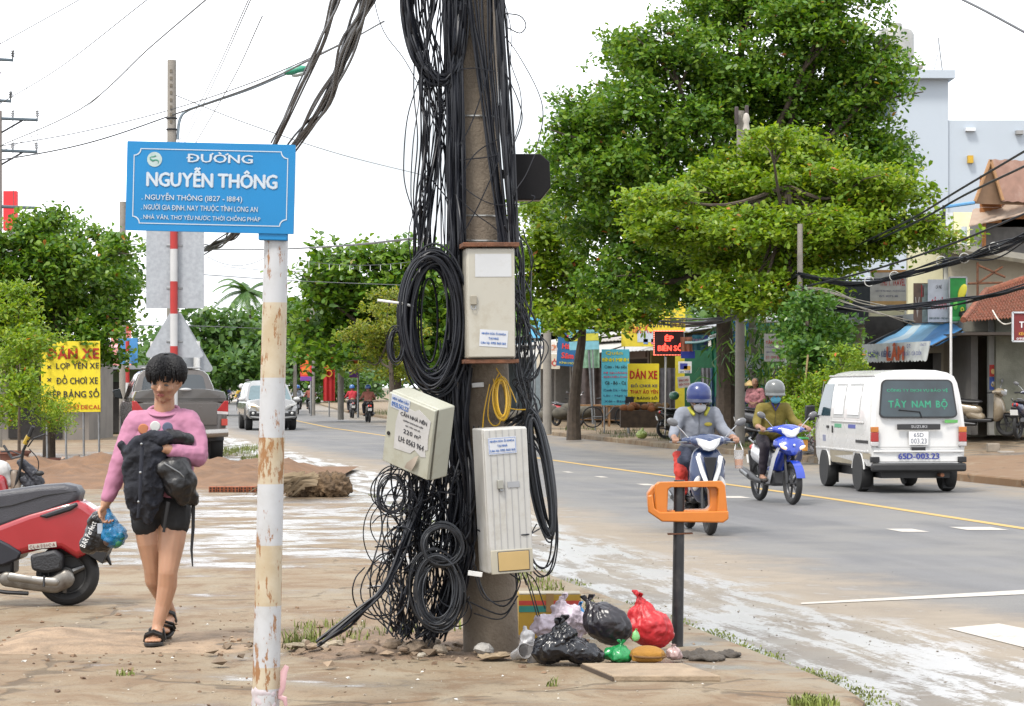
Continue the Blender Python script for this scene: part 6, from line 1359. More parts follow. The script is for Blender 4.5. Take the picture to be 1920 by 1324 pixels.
big = [(1250, 95, 95, 45), (1170, 95, 40, 25), (1390, 40, 140, 60), (1540, 55, 110, 60), (1640, 105, 55, 45), (1320, 150, 170, 70), (1500, 150, 160, 75), (1110, 195, 60, 40), (1210, 225, 140, 70), (1080, 255, 60, 50), (1390, 245, 170, 75), (1570, 235, 100, 65), (1075, 320, 65, 55), (1190, 330, 130, 75), (1610, 300, 90, 45), (1660, 285, 45, 35), (1655, 335, 60, 35), (1150, 420, 110, 65), (1250, 470, 120, 75), (1330, 400, 140, 90), (1180, 525, 90, 45), (1290, 540, 80, 45), (1400, -40, 170, 60), (1580, -10, 80, 45), (1450, 330, 140, 80), (1420, 440, 130, 80), (1560, 380, 120, 70), (1660, 150, 50, 40)]
tree('almond_tree', 'huge dark green tree towering behind the lighter tree over the shops', 'tree', 1362, 60, .1, [(1362, 700), (1358, 600), (1362, 480), (1372, 380)], bl(big, .098, seed=1), .18, .098, LF_DARK, 11, 8, 'roadside trees', r0=.30)
front_ = [(1480, 290, 95, 30), (1400, 320, 80, 32), (1445, 262, 40, 16), (1240, 372, 62, 16), (1320, 372, 85, 26), (1250, 405, 60, 18), (1500, 350, 150, 45), (1620, 345, 80, 28), (1690, 372, 60, 16), (1235, 440, 50, 16), (1340, 430, 110, 32), (1490, 430, 150, 42), (1630, 420, 90, 34), (1715, 430, 60, 22), (1770, 448, 40, 14), (1330, 480, 70, 22), (1420, 495, 100, 30), (1530, 490, 90, 34), (1650, 462, 70, 18), (1350, 535, 55, 18), (1420, 560, 80, 16), (1510, 535, 70, 24), (1390, 575, 60, 12)]
tree('almond_tree', 'lighter yellow green tree with flat tiers of leaves over the parked women', 'tree', 1486, 53.5, ZF(1486, 53.5), [(1486, 720), (1484, 620), (1480, 540), (1478, 440), (1478, 350)], bl(front_, .125, seed=2), .165, .095, LF_LIGHT, 12, 8, 'roadside trees', r0=.15, flat=.9)
tree('almond_tree', 'leafy tree with a dark leaning trunk right of the beige cabinet', 'tree', 1080, 68, ZF(1080, 68), [(1076, 770), (1082, 700), (1092, 620), (1085, 540)], bl([(1010, 420, 50, 50), (990, 500, 40, 60), (1050, 470, 60, 50), (1060, 540, 70, 50), (1000, 580, 40, 30), (1110, 580, 70, 35), (1040, 600, 50, 20), (1030, 385, 50, 35), (1160, 590, 50, 25), (1230, 560, 60, 35)], .07, seed=3), .22, .115, LF_LIGHT, 13, 8, 'roadside trees', r0=.22)
tree('almond_tree', 'broad green tree over the far right pavement behind the red flag', 'tree', 742, 104, .1, [(742, 700), (740, 640), (730, 560)], bl([(690, 482, 95, 22), (610, 512, 50, 14), (640, 535, 70, 22), (740, 500, 60, 30), (720, 545, 90, 30), (600, 570, 40, 18), (660, 585, 85, 30), (620, 630, 60, 32), (720, 600, 90, 40), (590, 665, 25, 18), (800, 520, 60, 50), (840, 600, 70, 60), (790, 640, 60, 40), (660, 660, 40, 24), (570, 510, 20, 6)], .07, seed=4), .42, .24, LF_DARK, 14, 7, 'roadside trees', r0=.3, flat=.8)
tree('tamarind_tree', 'fine leaved olive green tree hanging over the two far riders', 'tree', 735, 90, .1, [(735, 745), (733, 690), (728, 640)], bl([(720, 600, 50, 45), (700, 640, 45, 35), (745, 650, 50, 50), (690, 680, 35, 24), (740, 700, 40, 20), (725, 560, 30, 20)], .12, seed=5), .16, .08, LF_YEL, 15, 8, 'roadside trees', r0=.14)
tree('roadside_tree', 'dark tree on the left verge beyond the pickup', 'tree', 420, 128, 0, [(420, 715), (422, 660)], bl([(400, 640, 45, 40), (440, 640, 40, 36), (470, 668, 40, 34), (400, 690, 40, 30), (450, 690, 50, 30), (385, 605, 25, 15)], .10, seed=6), .5, .28, LF_FAR, 16, 7, 'roadside trees', r0=.25)
tree('roadside_tree', 'green tree arching behind the striped sign post far away', 'tree', 520, 150, .1, [(520, 710), (520, 640)], bl([(525, 600, 40, 40), (560, 630, 40, 40), (500, 640, 40, 40), (540, 670, 50, 30), (575, 590, 26, 30), (590, 700, 30, 20)], .10, seed=7), .55, .3, LF_FAR, 17, 7, 'roadside trees', r0=.25)
left_ = [(70, 412, 48, 18), (110, 445, 70, 24), (45, 455, 50, 34), (150, 440, 40, 10), (130, 495, 80, 34), (215, 470, 40, 24), (225, 510, 42, 40), (60, 530, 80, 44), (180, 540, 80, 40), (235, 560, 30, 22), (20, 590, 60, 50), (110, 590, 80, 40), (180, 610, 60, 30), (60, 650, 70, 40), (140, 650, 60, 26), (185, 665, 40, 20), (-40, 500, 60, 90), (-30, 640, 60, 60)]
tree('almond_tree', 'leafy tree at the left edge in front of the yellow sign', 'tree', 92, 49.2, 0, [(92, 730), (92, 640), (94, 560), (98, 500)], bl(left_, .12, seed=8), .15, .08, LF_DARK, 18, 8, 'roadside trees', r0=.14)
tree('potted_tree', 'bright yellow green sapling in front of the left tree', 'tree', 36, 44.5, 0, [(36, 790), (38, 720), (36, 650)], bl([(35, 545, 22, 26), (30, 600, 34, 34), (50, 650, 34, 30), (20, 680, 34, 40), (40, 730, 30, 34), (75, 640, 22, 22), (20, 770, 24, 20)], .16, seed=9), .12, .05, LF_LIGHT, 19, 7, None, r0=.035)
tree('potted_tree', 'small bright bushy plant in a pot by the yellow sign', 'plant', 92, 43.5, 0, [(92, 812), (92, 780)], bl([(88, 770, 26, 26), (105, 790, 26, 20), (80, 745, 14, 20), (115, 770, 16, 16)], .2, seed=10), .11, .022, LF_LIGHT, 20, 7, None, r0=.02)
for px, D, w_, h_, lb in ((26, 44.5, 60, 28, 'wide terracotta pot at the left edge under the bright sapling'), (96, 43.5, 34, 18, 'small terracotta pot under the bushy plant')):
    b = W(px, 725, D); b.z = 0; s_ = D/FPX; t = thing('flower_pot', lb, 'flower pot', b)
    mb = MB(); mb.lathe([(w_*s_*.36, 0), (w_*s_*.48, h_*s_*.8), (w_*s_*.53, h_*s_*.82), (w_*s_*.53, h_*s_), (w_*s_*.46, h_*s_), (w_*s_*.44, h_*s_*.86), (0, h_*s_*.86)], 22); obj('pot', mb, mat((.24, .10, .07), .8, var=.2), t)
# climbing shrub on the right
tree('climbing_shrub', 'big glossy green climbing shrub swallowing a pole left of the van', 'shrub', 1520, 50.5, ZF(1520, 50.5), [(1516, 760), (1512, 660), (1512, 580)], bl([(1520, 575, 26, 18), (1545, 605, 36, 24), (1510, 625, 40, 26), (1550, 645, 44, 30), (1515, 670, 40, 30), (1560, 680, 30, 22), (1500, 600, 20, 24)], .17, seed=21), .17, .08, LF_BUSH, 21, 7, None, r0=.06)
tree('shrub', 'fine leaved light green shrub between the olive rider and the van', 'shrub', 1530, 49, ZF(1530, 49), [(1530, 800), (1528, 760)], bl([(1490, 745, 30, 40), (1530, 745, 40, 40), (1500, 790, 36, 30), (1545, 790, 34, 30), (1570, 715, 26, 26), (1590, 660, 24, 16), (1560, 660, 20, 12), (1605, 690, 20, 20), (1480, 720, 20, 30)], .2, seed=22), .10, .045, LF_LIGHT, 22, 7, None, r0=.05)
tree('palm_like_plant', 'dry strappy leaves hanging from a plant under the grey sign board', 'plant', 1452, 58, ZF(1452, 58), [(1452, 760), (1452, 700)], bl([(1455, 700, 24, 22), (1445, 640, 24, 26), (1462, 600, 16, 20)], .12, seed=23), .5, .05, LF_BUSH, 23, 6, None, r0=.05, droop=.9)
# coconut palm
pp_ = W(462, 725, 138); pp_.z = 0
pt = thing('coconut_palm', 'coconut palm rising above the far trees', 'palm tree', pp_)
mb = MB(); mb.tube(catmull([Vector((0, 0, 0)), Vector((.2, 0, 2)), Vector((.3, 0, 4)), W(464, 548, 138)-pp_], 4), [.2-.008*i for i in range(13)], 8); obj('trunk', mb, BARK, pt)
top = W(464, 548, 138)-pp_; rp = random.Random(6)
for i in range(24):
    a = 6.28*i/24+rp.uniform(-.2, .2); up = rp.uniform(-.1, 1.3); Ln = rp.uniform(1.9, 2.7); P = [top+Vector((math.cos(a)*Ln*t*math.cos(up*.7), math.sin(a)*Ln*t*.8, Ln*t*math.sin(up)-1.15*t*t*Ln*.62)) for t in [k/9 for k in range(10)]]
    mb = MB(); mb.tube(P, [.03-.0025*k for k in range(10)], 4)
    for k in range(1, 10):
        d = (P[k]-P[k-1]).normalized(); s_ = d.cross(Vector((0, 0, 1))).normalized()
        for f_ in (.0, .33, .66):
            q = P[k-1].lerp(P[k], f_)
            for sg in (-1, 1): l_ = .55*(1-.06*k); e = q+s_*sg*l_*.75+d*l_*.4+Vector((0, 0, -.35*l_)); mb.add([q-d*.055, q+d*.055, e], [(0, 1, 2)])
    obj('frond', mb, LF_FAR, pt, smooth=False)
# far-off greenery closing the view
rs9 = random.Random(3); fb = []
for i in range(46): fb.append((rs9.uniform(250, 700), rs9.uniform(640, 725), rs9.uniform(22, 40), rs9.uniform(14, 30), rs9.uniform(-10, 30), 40))
for i in range(60): fb.append((rs9.uniform(-120, 330), rs9.uniform(690, 730), 35, 20, rs9.uniform(-20, 20), 26))
o = leaves('far_trees', fb, 215, .9, .5, LF_FAR, None, 31, (0, 0, 0), 8); tag(o, kind='stuff')
fb = [(rs9.uniform(760, 1500), rs9.uniform(560, 700), 50, 36, rs9.uniform(-6, 14), 60) for i in range(44)]
o = leaves('far_trees', fb, 122, .6, .34, LF_FAR, None, 32, (0, 0, 0), 8); tag(o, kind='stuff')
# fallen palm fronds and soil on the left pavement
p = W(590, 930, 32.2); p.z = 0
dh = thing('frond_heap', 'heap of dried palm fronds and dark soil lying on the wet pavement', 'debris heap', p)
mb = MB(); mb.ell((.22, 0, .12), (.28, .5, .20)); mb.ell((-.1, 0, .08), (.3, .4, .18)); mb.ell((.32, .1, .12), (.14, .3, .16)); blob('soil', mb, mat((.15, .095, .05), .98, var=.4, bump=1., bs=30), dh, .015, 1, .16, .06)
rs_h = random.Random(4)
for i in range(44):
    a = rs_h.uniform(2.2, 4.0); l_ = rs_h.uniform(.35, .75); q = Vector((rs_h.uniform(-.22, .12), rs_h.uniform(-.62, -.3), rs_h.uniform(.12, .34))); e = q+Vector((math.cos(a)*l_, -.3*rs_h.random(), -.9*q.z)); m_ = (q+e)/2+Vector((0, 0, .07)); w_ = Vector((.0, .0, .022)); w2 = Vector((.01, -.03, .012))
    mb = MB(); mb.add([q-w_, q+w_, m_+w_+w2, m_-w_, e], [(0, 1, 2, 3), (3, 2, 4)]); obj('dry_leaf', mb, mat((.50, .38, .24), .9, var=.4, vs=3), dh, smooth=False)
# row of hollow bricks
for i in range(17):
    px = 398+i*14.5
    if 480 < px < 530: pass
    p = W(px, 0, 33.3); p.z = 0
    if i == 0:
        b0 = thing('hollow_brick', 'orange hollow brick in the low row edging the dirt', 'brick', p, group='hollow bricks edging the dirt')
        mb = MB(); mb.box((0, .09, .04), (.102, .18, .078)); obj('body', mb, mat((.36, .105, .04), .9, var=.2, vs=3), b0, bevel=.004)
        for sx in (-1, 1):
            for sz in (.022, .058): mb = MB(); mb.box((sx*.024, -.001, sz), (.026, .006, .024)); obj('hole', mb, mat((.03, .012, .008), .9), b0)
    else:
        c = copy_tree(b0); c.location = p+Vector((0, rs_h.uniform(-.03, .03), 0)); c.rotation_euler.z = rs_h.uniform(-.06, .06)
# ================================================================ signs, poles, shops, wires
def cm(r, g, b_, rough=.6, **k): return mat(tuple(min(1.35, v*1.2) for v in lin((r, g, b_))), rough, **k)
_ink = {}
def ink(*c):
    if c not in _ink: _ink[c] = cm(*c, rough=.6, var=.03)
    return _ink[c]
def board(name, label, cat, rect, D, face, texts=(), yaw=0., thick=.04, frame=None, posts=(), postcol=None, gz=None, patches=(), group=None, roll=0., wave=0., base=None, postr=.022):
    """flat sign: rect in the photo at distance D; texts: (string, cx, cz, w, h, ink, bold) in fractions of the face"""
    x0, y0, x1, y1 = rect; c = W((x0+x1)/2, (y0+y1)/2, D); w_ = (x1-x0)/FPX*D/math.cos(yaw); h_ = (y1-y0)/FPX*D
    t = thing(name, label, cat, c, group=group, rot=(0, roll, yaw))
    mb = MB()
    if wave:
        N = 14; f_ = lambda i, k: wave*math.sin(i*1.1+k)*(.3+.7*(1-k))
        top = [(-w_/2+w_*i/N, f_(i, 1), h_/2) for i in range(N+1)]; bot = [(-w_/2+w_*i/N, f_(i, 0), -h_/2) for i in range(N+1)]
        mb.ring([[a, b_, (b_[0], b_[1]+.012, b_[2]), (a[0], a[1]+.012, a[2])] for a, b_ in zip(top, bot)]); pn = obj('cloth', mb, face, t)
    else:
        mb.box((0, thick/2, 0), (w_, thick, h_)); pn = obj('panel', mb, face, t, bevel=.004)
    yf = -(wave+.006)
    for (px, pz, pw, ph, col) in patches:
        mb = MB(); mb.box((px*w_, yf, pz*h_), (pw*w_, .004, ph*h_)); obj('colour_field', mb, col, pn)
    for k_, (s, cx, cz, fw, fh, m_, bold) in enumerate(texts): lettering(s, cx*w_, cz*h_, fw*w_, fh*h_, m_, pn, y=yf-.006, bold=bold)
    if frame:
        for (bx, bz, bw, bh) in ((0, .5, 1.02, .0), (0, -.5, 1.02, .0), (.5, 0, 0, 1), (-.5, 0, 0, 1)):
            mb = MB(); mb.box((bx*w_, .01, bz*h_), (max(.035, bw*w_), thick+.03, max(.035, bh*h_))); obj('frame', mb, frame, t)
    for p_ in posts:
        zb = (gz if gz is not None else far_z(D, c.x-fx(D)))-c.z; zt = h_/2 if frame or True else -h_/2
        mb = MB(); mb.tube([(p_*w_, thick+.03, zb), (p_*w_, thick+.03, zt)], postr, 8); obj('post', mb, postcol or STEEL, t)
    return t
YE = cm(236, 214, 40, var=.05, dirt=(.5, .4, .08), damt=.15); REDI = ink(190, 30, 30); NAVI = ink(40, 50, 110); BLKI = ink(40, 40, 45); WHI = ink(235, 235, 238)
GALVP = GALV
# ---- left side
board('shop_sign', 'yellow board listing motorbike services under the left tree', 'shop sign', (77, 640, 188, 773), 47.5, YE, [('DÁN XE', 0.05, .345, .86, .18, ink(190, 50, 20), .04), ('LỢP YÊN XE', .12, .155, .72, .12, BLKI, .02), ('ĐỒ CHƠI XE', .11, -.035, .70, .135, BLKI, .02), ('ÉP BẢNG SỐ', .09, -.225, .78, .135, BLKI, .02), ('CẮT CHỮ DECAL', .08, -.415, .84, .085, ink(190, 50, 20), .02)]+[('×', -.36, z, .07, .05, BLKI, .02) for z in (.14, -.04, -.235)], gz=0, posts=(-.42, -.1, .2, .46), frame=None, roll=rad(-.6), thick=.03)
board('road_sign', 'small blue plate seen from the back on a red and white post', 'road sign', (221, 634, 258, 682), 60, cm(70, 140, 200), [], gz=0, thick=.02)
board('signboard', 'pale pink signboard behind the small blue plate', 'signboard', (208, 608, 246, 704), 78, cm(225, 150, 140), [('SỮA XE', 0, .3, .8, .12, REDI, .02)], gz=0, posts=(-.4, .4), patches=[(0, .42, 1, .12, cm(200, 60, 50))])
board('signboard', 'bright red upright signboard far left above the trees', 'signboard', (6, 358, 31, 432), 92, cm(225, 40, 50), [], gz=0, thick=.3, posts=(0,), postr=.12, patches=[(-.62, 0, .22, .98, cm(225, 225, 225))])
def striped_post(name, label, px, D, ptop, r, group=None, n=None, first=0, gz=0., extra=None):
    b = W(px, 725, D); b.z = gz; zt = W(px, ptop, D).z-gz; t = thing(name, label, 'road sign', b, group=group); st_ = .40; z = 0; i = first
    while z < zt:
        z1 = min(zt, z+st_); mb = MB(); mb.tube([(0, 0, z), (0, 0, z1)], r, 14); obj('red_band' if i % 2 else 'white_band', mb, mat((.50, .025, .02), .4, var=.1) if i % 2 else mat((.66, .66, .66), .4, var=.06), t); z = z1; i += 1
    return t, b
D_ = 29.; t, b = striped_post('road_sign', 'red and white banded sign post with blank grey rectangle and triangle backs', 326, D_, 290, .047, first=1)
s_ = D_/FPX
mb = MB(); mb.box(((327-326)*s_, -.0+.06, W(0, 480, D_).z), (109*s_, .006, 196*s_)); pl_ = obj('rectangular_plate', mb, GALV, t, bevel=.002)
def tri(t, cx_, cz_, wd, name='triangular_plate', y=.06):
    h_ = wd*.88; mb = MB(); P = []
    for a in (90, 210, 330):
        for q in (-16, 0, 16): P.append((cx_+(wd*.53)*math.cos(rad(a))+.05*wd*math.cos(rad(a+q*3)), cz_-.03*wd+(wd*.53)*math.sin(rad(a))+.05*wd*math.sin(rad(a+q*3))))
    mb.prism(P, y, y+.006); return obj(name, mb, GALV, t)
tri(t, 0, W(0, 634, D_).z, .70)
for z_ in (W(0, 460, D_).z, W(0, 540, D_).z, W(0, 640, D_).z): mb = MB(); mb.box((0, .055, z_), (.2, .012, .03)); obj('clamp', mb, STEEL, t, bevel=.003)
D2 = 52.5; b = W(334, 725, D2); b.z = 0
t = thing('road_sign', 'large grey triangle back on two white posts beyond the pickup', 'road sign', b)
for px in (288, 369): mb = MB(); x_ = (px-334)/FPX*D2; mb.tube([(x_, 0, 0), (x_, 0, W(0, 640, D2).z)], .075, 12); obj('post', mb, WHITEP, t)
tri(t, 0, W(0, 654, D2).z, 1.5, y=.09)
t, b = striped_post('road_sign', 'thin red and white banded post carrying the small blue plate', 239, 59.8, 640, .05, first=1)

# ---- poles
def upole(label, px, D, ytop, r0, r1, gz=0., lean=0., name='utility_pole'):
    b = W(px, 725, D); b.z = gz; zt = W(px, ytop, D).z-gz; t = thing(name, label, 'utility pole', b, group='utility poles')
    mb = MB(); mb.tube([(0, 0, -.1), (lean*.5, 0, zt*.5), (lean, 0, zt)], [r0, (r0+r1)/2, r1], 12); obj('shaft', mb, CONC, t); return t, b, zt
lp, lb, lz = upole('concrete lamp pole with a curved arm and green lamp rising behind the street sign', 322, 52, 113, .115, .10)
mb = MB(); L_ = lambda px, py: W(px, py, 52)-lb
arm = catmull([L_(333, 262), L_(337, 225), L_(352, 207), (L_(400, 190)), L_(470, 166), L_(536, 138)], 5); mb.tube(arm, .035, 8); obj('arm', mb, mat((.33, .40, .46), .45, .5), lp)
for py in (243, 222): mb = MB(); mb.torus(L_(322, py), .11, .02, 'z', 16, 6); obj('clamp', mb, DARKMET, lp)
mb = MB(); mb.m = Matrix.Translation(L_(554, 132)) @ Euler((0, rad(-14), 0)).to_matrix().to_4x4(); mb.ell((0, 0, 0), (.28, .13, .09)); lh = obj('lamp_head', mb, mat((.02, .34, .20), .35, coat=.4), lp)
mb = MB(); mb.m = Matrix.Translation(L_(560, 137)) @ Euler((0, rad(-14), 0)).to_matrix().to_4x4(); mb.ell((0, 0, -.03), (.17, .10, .05)); obj('diffuser', mb, mat((.55, .6, .58), .2), lh)
for k in range(8): mb = MB(); mb.box((.0, -.098, lz-.25-.16*k), (.05, .03, .07)); obj('bolt_hole', mb, mat((.2, .17, .13), .9), lp)
upole('slim concrete pole behind the left tree crown', 230, 62, 378, .095, .085)
pw, pwb, pwz = upole('power pole cut by the left picture edge with insulator cross arms', -3, 58, 208, .10, .09)
Wp = lambda px, py, d=0: W(px, py, 58+d)-pwb
for (x0, x1, py, brace) in ((-60, 71, 223, True), (-60, 69, 283, True), (-60, 25, 111, False), (-60, 21, 188, False), (-60, 69, 388, False)):
    mb = MB(); mb.tube([Wp(x0, py-3), Wp(x1, py+2)], .04, 6); a_ = obj('cross_arm', mb, mat((.12, .16, .19), .5, .5), pw)
    if brace: mb = MB(); mb.tube([Wp(2, py+26), Wp(42, py+3)], .025, 6); obj('brace', mb, DARKMET, a_)
    for ix in (x1-1, 24 if brace else x1-1):
        if ix == x1-1 and not brace and ix > 60: continue
        mb = MB(); c = Wp(ix, py-1); mb.lathe([(.02, 0), (.02, .04), (.05, .06), (.05, .08), (.025, .09), (.05, .12), (.05, .14), (.025, .15), (.045, .18), (.03, .21), (0, .22)], 10, 'z', c); obj('insulator', mb, mat((.5, .52, .55), .3), a_)
mb = MB(); mb.tube([Wp(-3, 208), Wp(-3, 60)], .05, 6); obj('extension', mb, CONC, pw)
upole('grey concrete pole standing in front of the green tarpaulin', 1387, 55.5, 208, .12, .09, ZF(1387, 55.5), 0.02)
upole('pale concrete pole above the climbing shrub', 1500, 51.5, 420, .075, .06, ZF(1500, 51.5))
upole('short pale pole with a meter box left of the grey sign board', 1411, 60, 585, .11, .10, ZF(1411, 60))
upole('dark pole in front of the white awning left of the leaning trunk', 1026, 74, 600, .14, .12, .1)
upole('slim far pole right of the striped sign post', 553, 128, 655, .12, .10, .1); upole('far pole left of the striped sign post', 478, 132, 640, .13, .11, 0); upole('far thin pole beside the round banner on the left verge', 459, 134, 650, .10, .08, 0)
upole('far pole behind the flags', 586, 122, 540, .14, .11, .1); upole('white lower pole right of the red flag', 639, 106, 700, .14, .14, .1)
insb = W(1392, 225, 55.3); tI = thing('pole_insulator', 'white insulator and dark brackets on top of the pole before the light tree', 'insulator', insb)
mb = MB(); mb.box((-.14, 0, .1), (.09, .1, .42)); obj('bracket', mb, mat((.06, .04, .04), .6), tI, bevel=.02); mb = MB(); mb.box((.1, 0, .15), (.09, .1, .38)); obj('bracket', mb, mat((.06, .04, .04), .6), tI, bevel=.02)
mb = MB(); mb.lathe([(.05, -.3), (.09, -.25), (.06, -.1), (.09, .0), (.06, .12), (.02, .15)], 12, 'z', (.08, -.12, 0)); obj('insulator', mb, mat((.55, .5, .45), .4), tI)
mbx = W(1420, 640, 59.7); mb = MB(); mb.box((0, 0, 0), (.13, .1, .36)); mm_ = obj('meter_box', mb, mat((.6, .58, .5), .5), None, bevel=.01); mm_.location = mbx; tag(mm_, 'small white meter box on the short pale pole', 'meter box')

# ---- flags and banners far down the road
RB = cm(220, 45, 40)
t = board('vertical_flag', 'tall plain red vertical flag with a small yellow emblem, far down the road', 'flag', (606, 653, 628, 752), 108, cm(195, 25, 30, var=.12), [], wave=.04, gz=.1, posts=(0,), postr=.03)
mb = MB()
for k in range(5): pass
c5 = [((.15 if k % 2 == 0 else .06)*math.sin(k*PI/5), (.15 if k % 2 == 0 else .06)*math.cos(k*PI/5)+.40) for k in range(10)]; mb.prism([(x, z) for x, z in c5], -.07, -.05); obj('emblem', mb, ink(225, 190, 40), t)
mb = MB(); mb.torus((0, -.06, .05), .14, .03, 'y', 14, 5); obj('emblem', mb, ink(225, 170, 40), t)
board('street_banner', 'orange and red banner with a violet foot left of the red flag', 'banner', (563, 664, 584, 714), 112, cm(225, 60, 60), [('CHÀO MỪNG', 0, .36, .7, .06, ink(250, 190, 40), .01), ('NGÀY LỄ', 0, .22, .7, .07, ink(250, 190, 40), .01), ('THÀNH PHỐ', 0, .08, .7, .07, ink(250, 190, 40), .01), ('VĂN MINH', 0, -.06, .7, .07, ink(250, 190, 40), .01), ('TIẾN BỘ', 0, -.2, .7, .07, ink(250, 190, 40), .01)], patches=[(0, .1, .74, .78, cm(232, 100, 40)), (0, -.42, 1, .16, cm(125, 60, 160))], gz=.1, posts=(.45,), postr=.05)
board('street_banner', 'crimson and violet banner half hidden by the olive tree', 'banner', (655, 655, 672, 708), 106, cm(190, 35, 60), [('MỪNG', 0, .3, .7, .08, ink(250, 190, 40), .01), ('XUÂN', 0, .12, .7, .08, ink(250, 190, 40), .01)], patches=[(0, -.33, 1, .32, cm(110, 50, 150))], gz=.1, posts=(.45,), postr=.05)
board('street_banner', 'small orange and white banner on the left verge pole', 'banner', (449, 675, 464, 711), 131, cm(230, 120, 60), [], patches=[(0, .44, 1, .1, WHI), (0, 0, 1, .3, cm(215, 40, 40)), (0, -.3, 1, .14, cm(240, 170, 40)), (0, -.44, 1, .1, WHI)], gz=0, posts=(-.4,), postr=.06)
board('street_banner', 'little orange banner just left of the striped sign post', 'banner', (484, 694, 494, 706), 130, cm(235, 90, 40), [], gz=0, posts=(.4,), postr=.05)

# ---- buildings
def frame_at(x, y, z=0.): return (x, y, z)
AX = rad(-79.2)                                     # shop fronts face the road: local x runs towards the camera, local y into the house
FO = 5.2
def fac(D, o=FO): return Vector((fx(D)+o, D, 0))
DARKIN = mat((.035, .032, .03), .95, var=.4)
def shop(label, D0, D1, h_, wall, roofc, depth=8., openings=1, awn=None, o=FO, roof='shed', gz=.2, fascia=None, col=None):
    """house between distances D0 < D1 along the street"""
    A, B = fac(D0, o), fac(D1, o); L_ = (A-B).length; az = math.atan2((A-B).y, (A-B).x)
    t = thing('shop_house', label, 'shop house', (B.x, B.y, gz), az, group='shop houses')
    mb = MB(); th = .15
    for c, s in (((th/2, depth/2, h_/2), (th, depth, h_)), ((L_-th/2, depth/2, h_/2), (th, depth, h_)), ((L_/2, depth-th/2, h_/2), (L_-2*th, th, h_)), ((L_/2, th/2, h_-.4), (L_-2*th, th, .8))): mb.box(c, s)
    obj('wall', mb, wall, t)
    mb = MB(); mb.box((L_/2, depth/2, .03), (L_-2*th, depth-2*th, .06)); obj('floor', mb, mat((.18, .17, .16), .8), t)
    for k in range(1, openings):
        mb = MB(); mb.box((L_*k/openings, .12, (h_-.8)/2), (.22, .22, h_-.8)); obj('pillar', mb, col or wall, t)
    mb = MB()
    if roof == 'shed':
        n = int(L_/.25); P = []
        for i in range(n+1): x = -.2+(L_+.4)*i/n; z = .025*(i % 2); P.append([(x, -.7, h_-.12+z), (x, depth+.3, h_+1.1+z), (x, depth+.3, h_+1.07+z), (x, -.7, h_-.15+z)])
        mb.ring(P)
    else: mb.box((L_/2, depth/2, h_+.08), (L_+.2, depth+.3, .16))
    obj('roof', mb, roofc, t)
    if awn:
        mb = MB(); n = int(L_/.22); P = []
        for i in range(n+1): x = L_*i/n; z = .02*(i % 2); P.append([(x, 0, awn[1]+.55+z), (x, -awn[2], awn[1]+z), (x, -awn[2], awn[1]-.02+z), (x, 0, awn[1]+.53+z)])
        mb.ring(P); obj('awning', mb, awn[0], t)
    if fascia:
        mb = MB(); mb.box((L_/2, -.04, fascia[1]), (L_*.96, .06, fascia[2])); obj('fascia_board', mb, fascia[0], t)
    return t, L_
PLAS = mat((.56, .49, .38), .85, var=.15, vs=2, dirt=(.22, .19, .15), damt=.4, ds=2)
CORR = mat((.38, .40, .42), .5, .3, var=.15, vs=2, dirt=(.25, .15, .1), damt=.25)
shop('low shop house with a blue awning over a dark open front behind the van', 55.2, 61.5, 2.9, PLAS, CORR, 9, 2, roof='flat')
shop('low shop house with a grey shutter and tan awning behind the climbing shrub', 61.6, 69., 2.9, mat((.34, .36, .38), .7, var=.1), CORR, 8, 2, roof='flat')
shop('shop house hidden behind the light green tree', 69.2, 76, 3.3, mat((.22, .36, .33), .8), CORR, 8, 2, (mat((.4, .38, .34), .7), 2.4, 1.4))
shop('open shop with yellow side panels behind the red lighted sign', 76.2, 83, 3.2, mat((.40, .34, .10), .8), CORR, 8, 2, (mat((.45, .45, .44), .7), 2.5, 1.6))
shop('open shop with clutter under the trees behind the cyan menu board', 83.2, 92, 3.1, mat((.30, .24, .2), .8), mat((.40, .36, .32), .7), 8, 3, (mat((.5, .48, .44), .7), 2.5, 1.8), fascia=(cm(120, 100, 90), 2.6, .5))
shop('shop house with a white awning beside the dark pole', 92.2, 102, 3.2, mat((.45, .42, .38), .8), mat((.5, .48, .45), .7), 8, 3, (mat((.62, .60, .56), .7), 2.5, 1.8), fascia=(cm(90, 60, 55), 2.7, .6))
shop('far shop house with a pale roof behind the red flag', 104, 116, 3.2, mat((.35, .42, .46), .8), mat((.55, .53, .5), .7), 8, 3, (mat((.55, .55, .55), .7), 2.5, 1.6), fascia=(cm(180, 190, 200), 2.9, .7))
shop('far blue walled shop house beyond the flags', 117, 130, 3.6, mat((.12, .32, .45), .8), mat((.5, .48, .45), .7), 8, 3, (mat((.5, .5, .5), .7), 2.5, 1.6))
shop('last low shop house where the road bends away', 131, 150, 3.4, mat((.45, .40, .35), .8), mat((.5, .45, .4), .7), 8, 4)
# the tiled house at the right edge
gz = .42
th_ = thing('tiled_house', 'old house with a mossy red tiled roof over a dark open front', 'house', (0, 0, 0), 0)
T = lambda px, py, D: W(px, py, D)
mb = MB(); c = T(1861, 700, 52.5); mb.box((c.x, 52.5, gz+1.3), (.20, .22, 2.6)); pil = obj('pillar', mb, mat((.50, .50, .48), .8, var=.1, dirt=(.3, .28, .25), damt=.3), th_)
for py0, py1, col, nm in ((684, 706, (200, 60, 50), 'poster'), (707, 731, (60, 90, 170), 'poster')):
    c = T(1861, (py0+py1)/2, 52.37); mb = MB(); mb.box((c.x, 52.37, c.z), (.14, .01, (py1-py0)/FPX*52)); po = obj(nm, mb, cm(*col, var=.3, vs=12), th_)
    mb = MB(); mb.ell((c.x+.01, 52.362, c.z-.02), (.045, .004, .06)); obj('poster_picture', mb, cm(225, 190, 120), po)
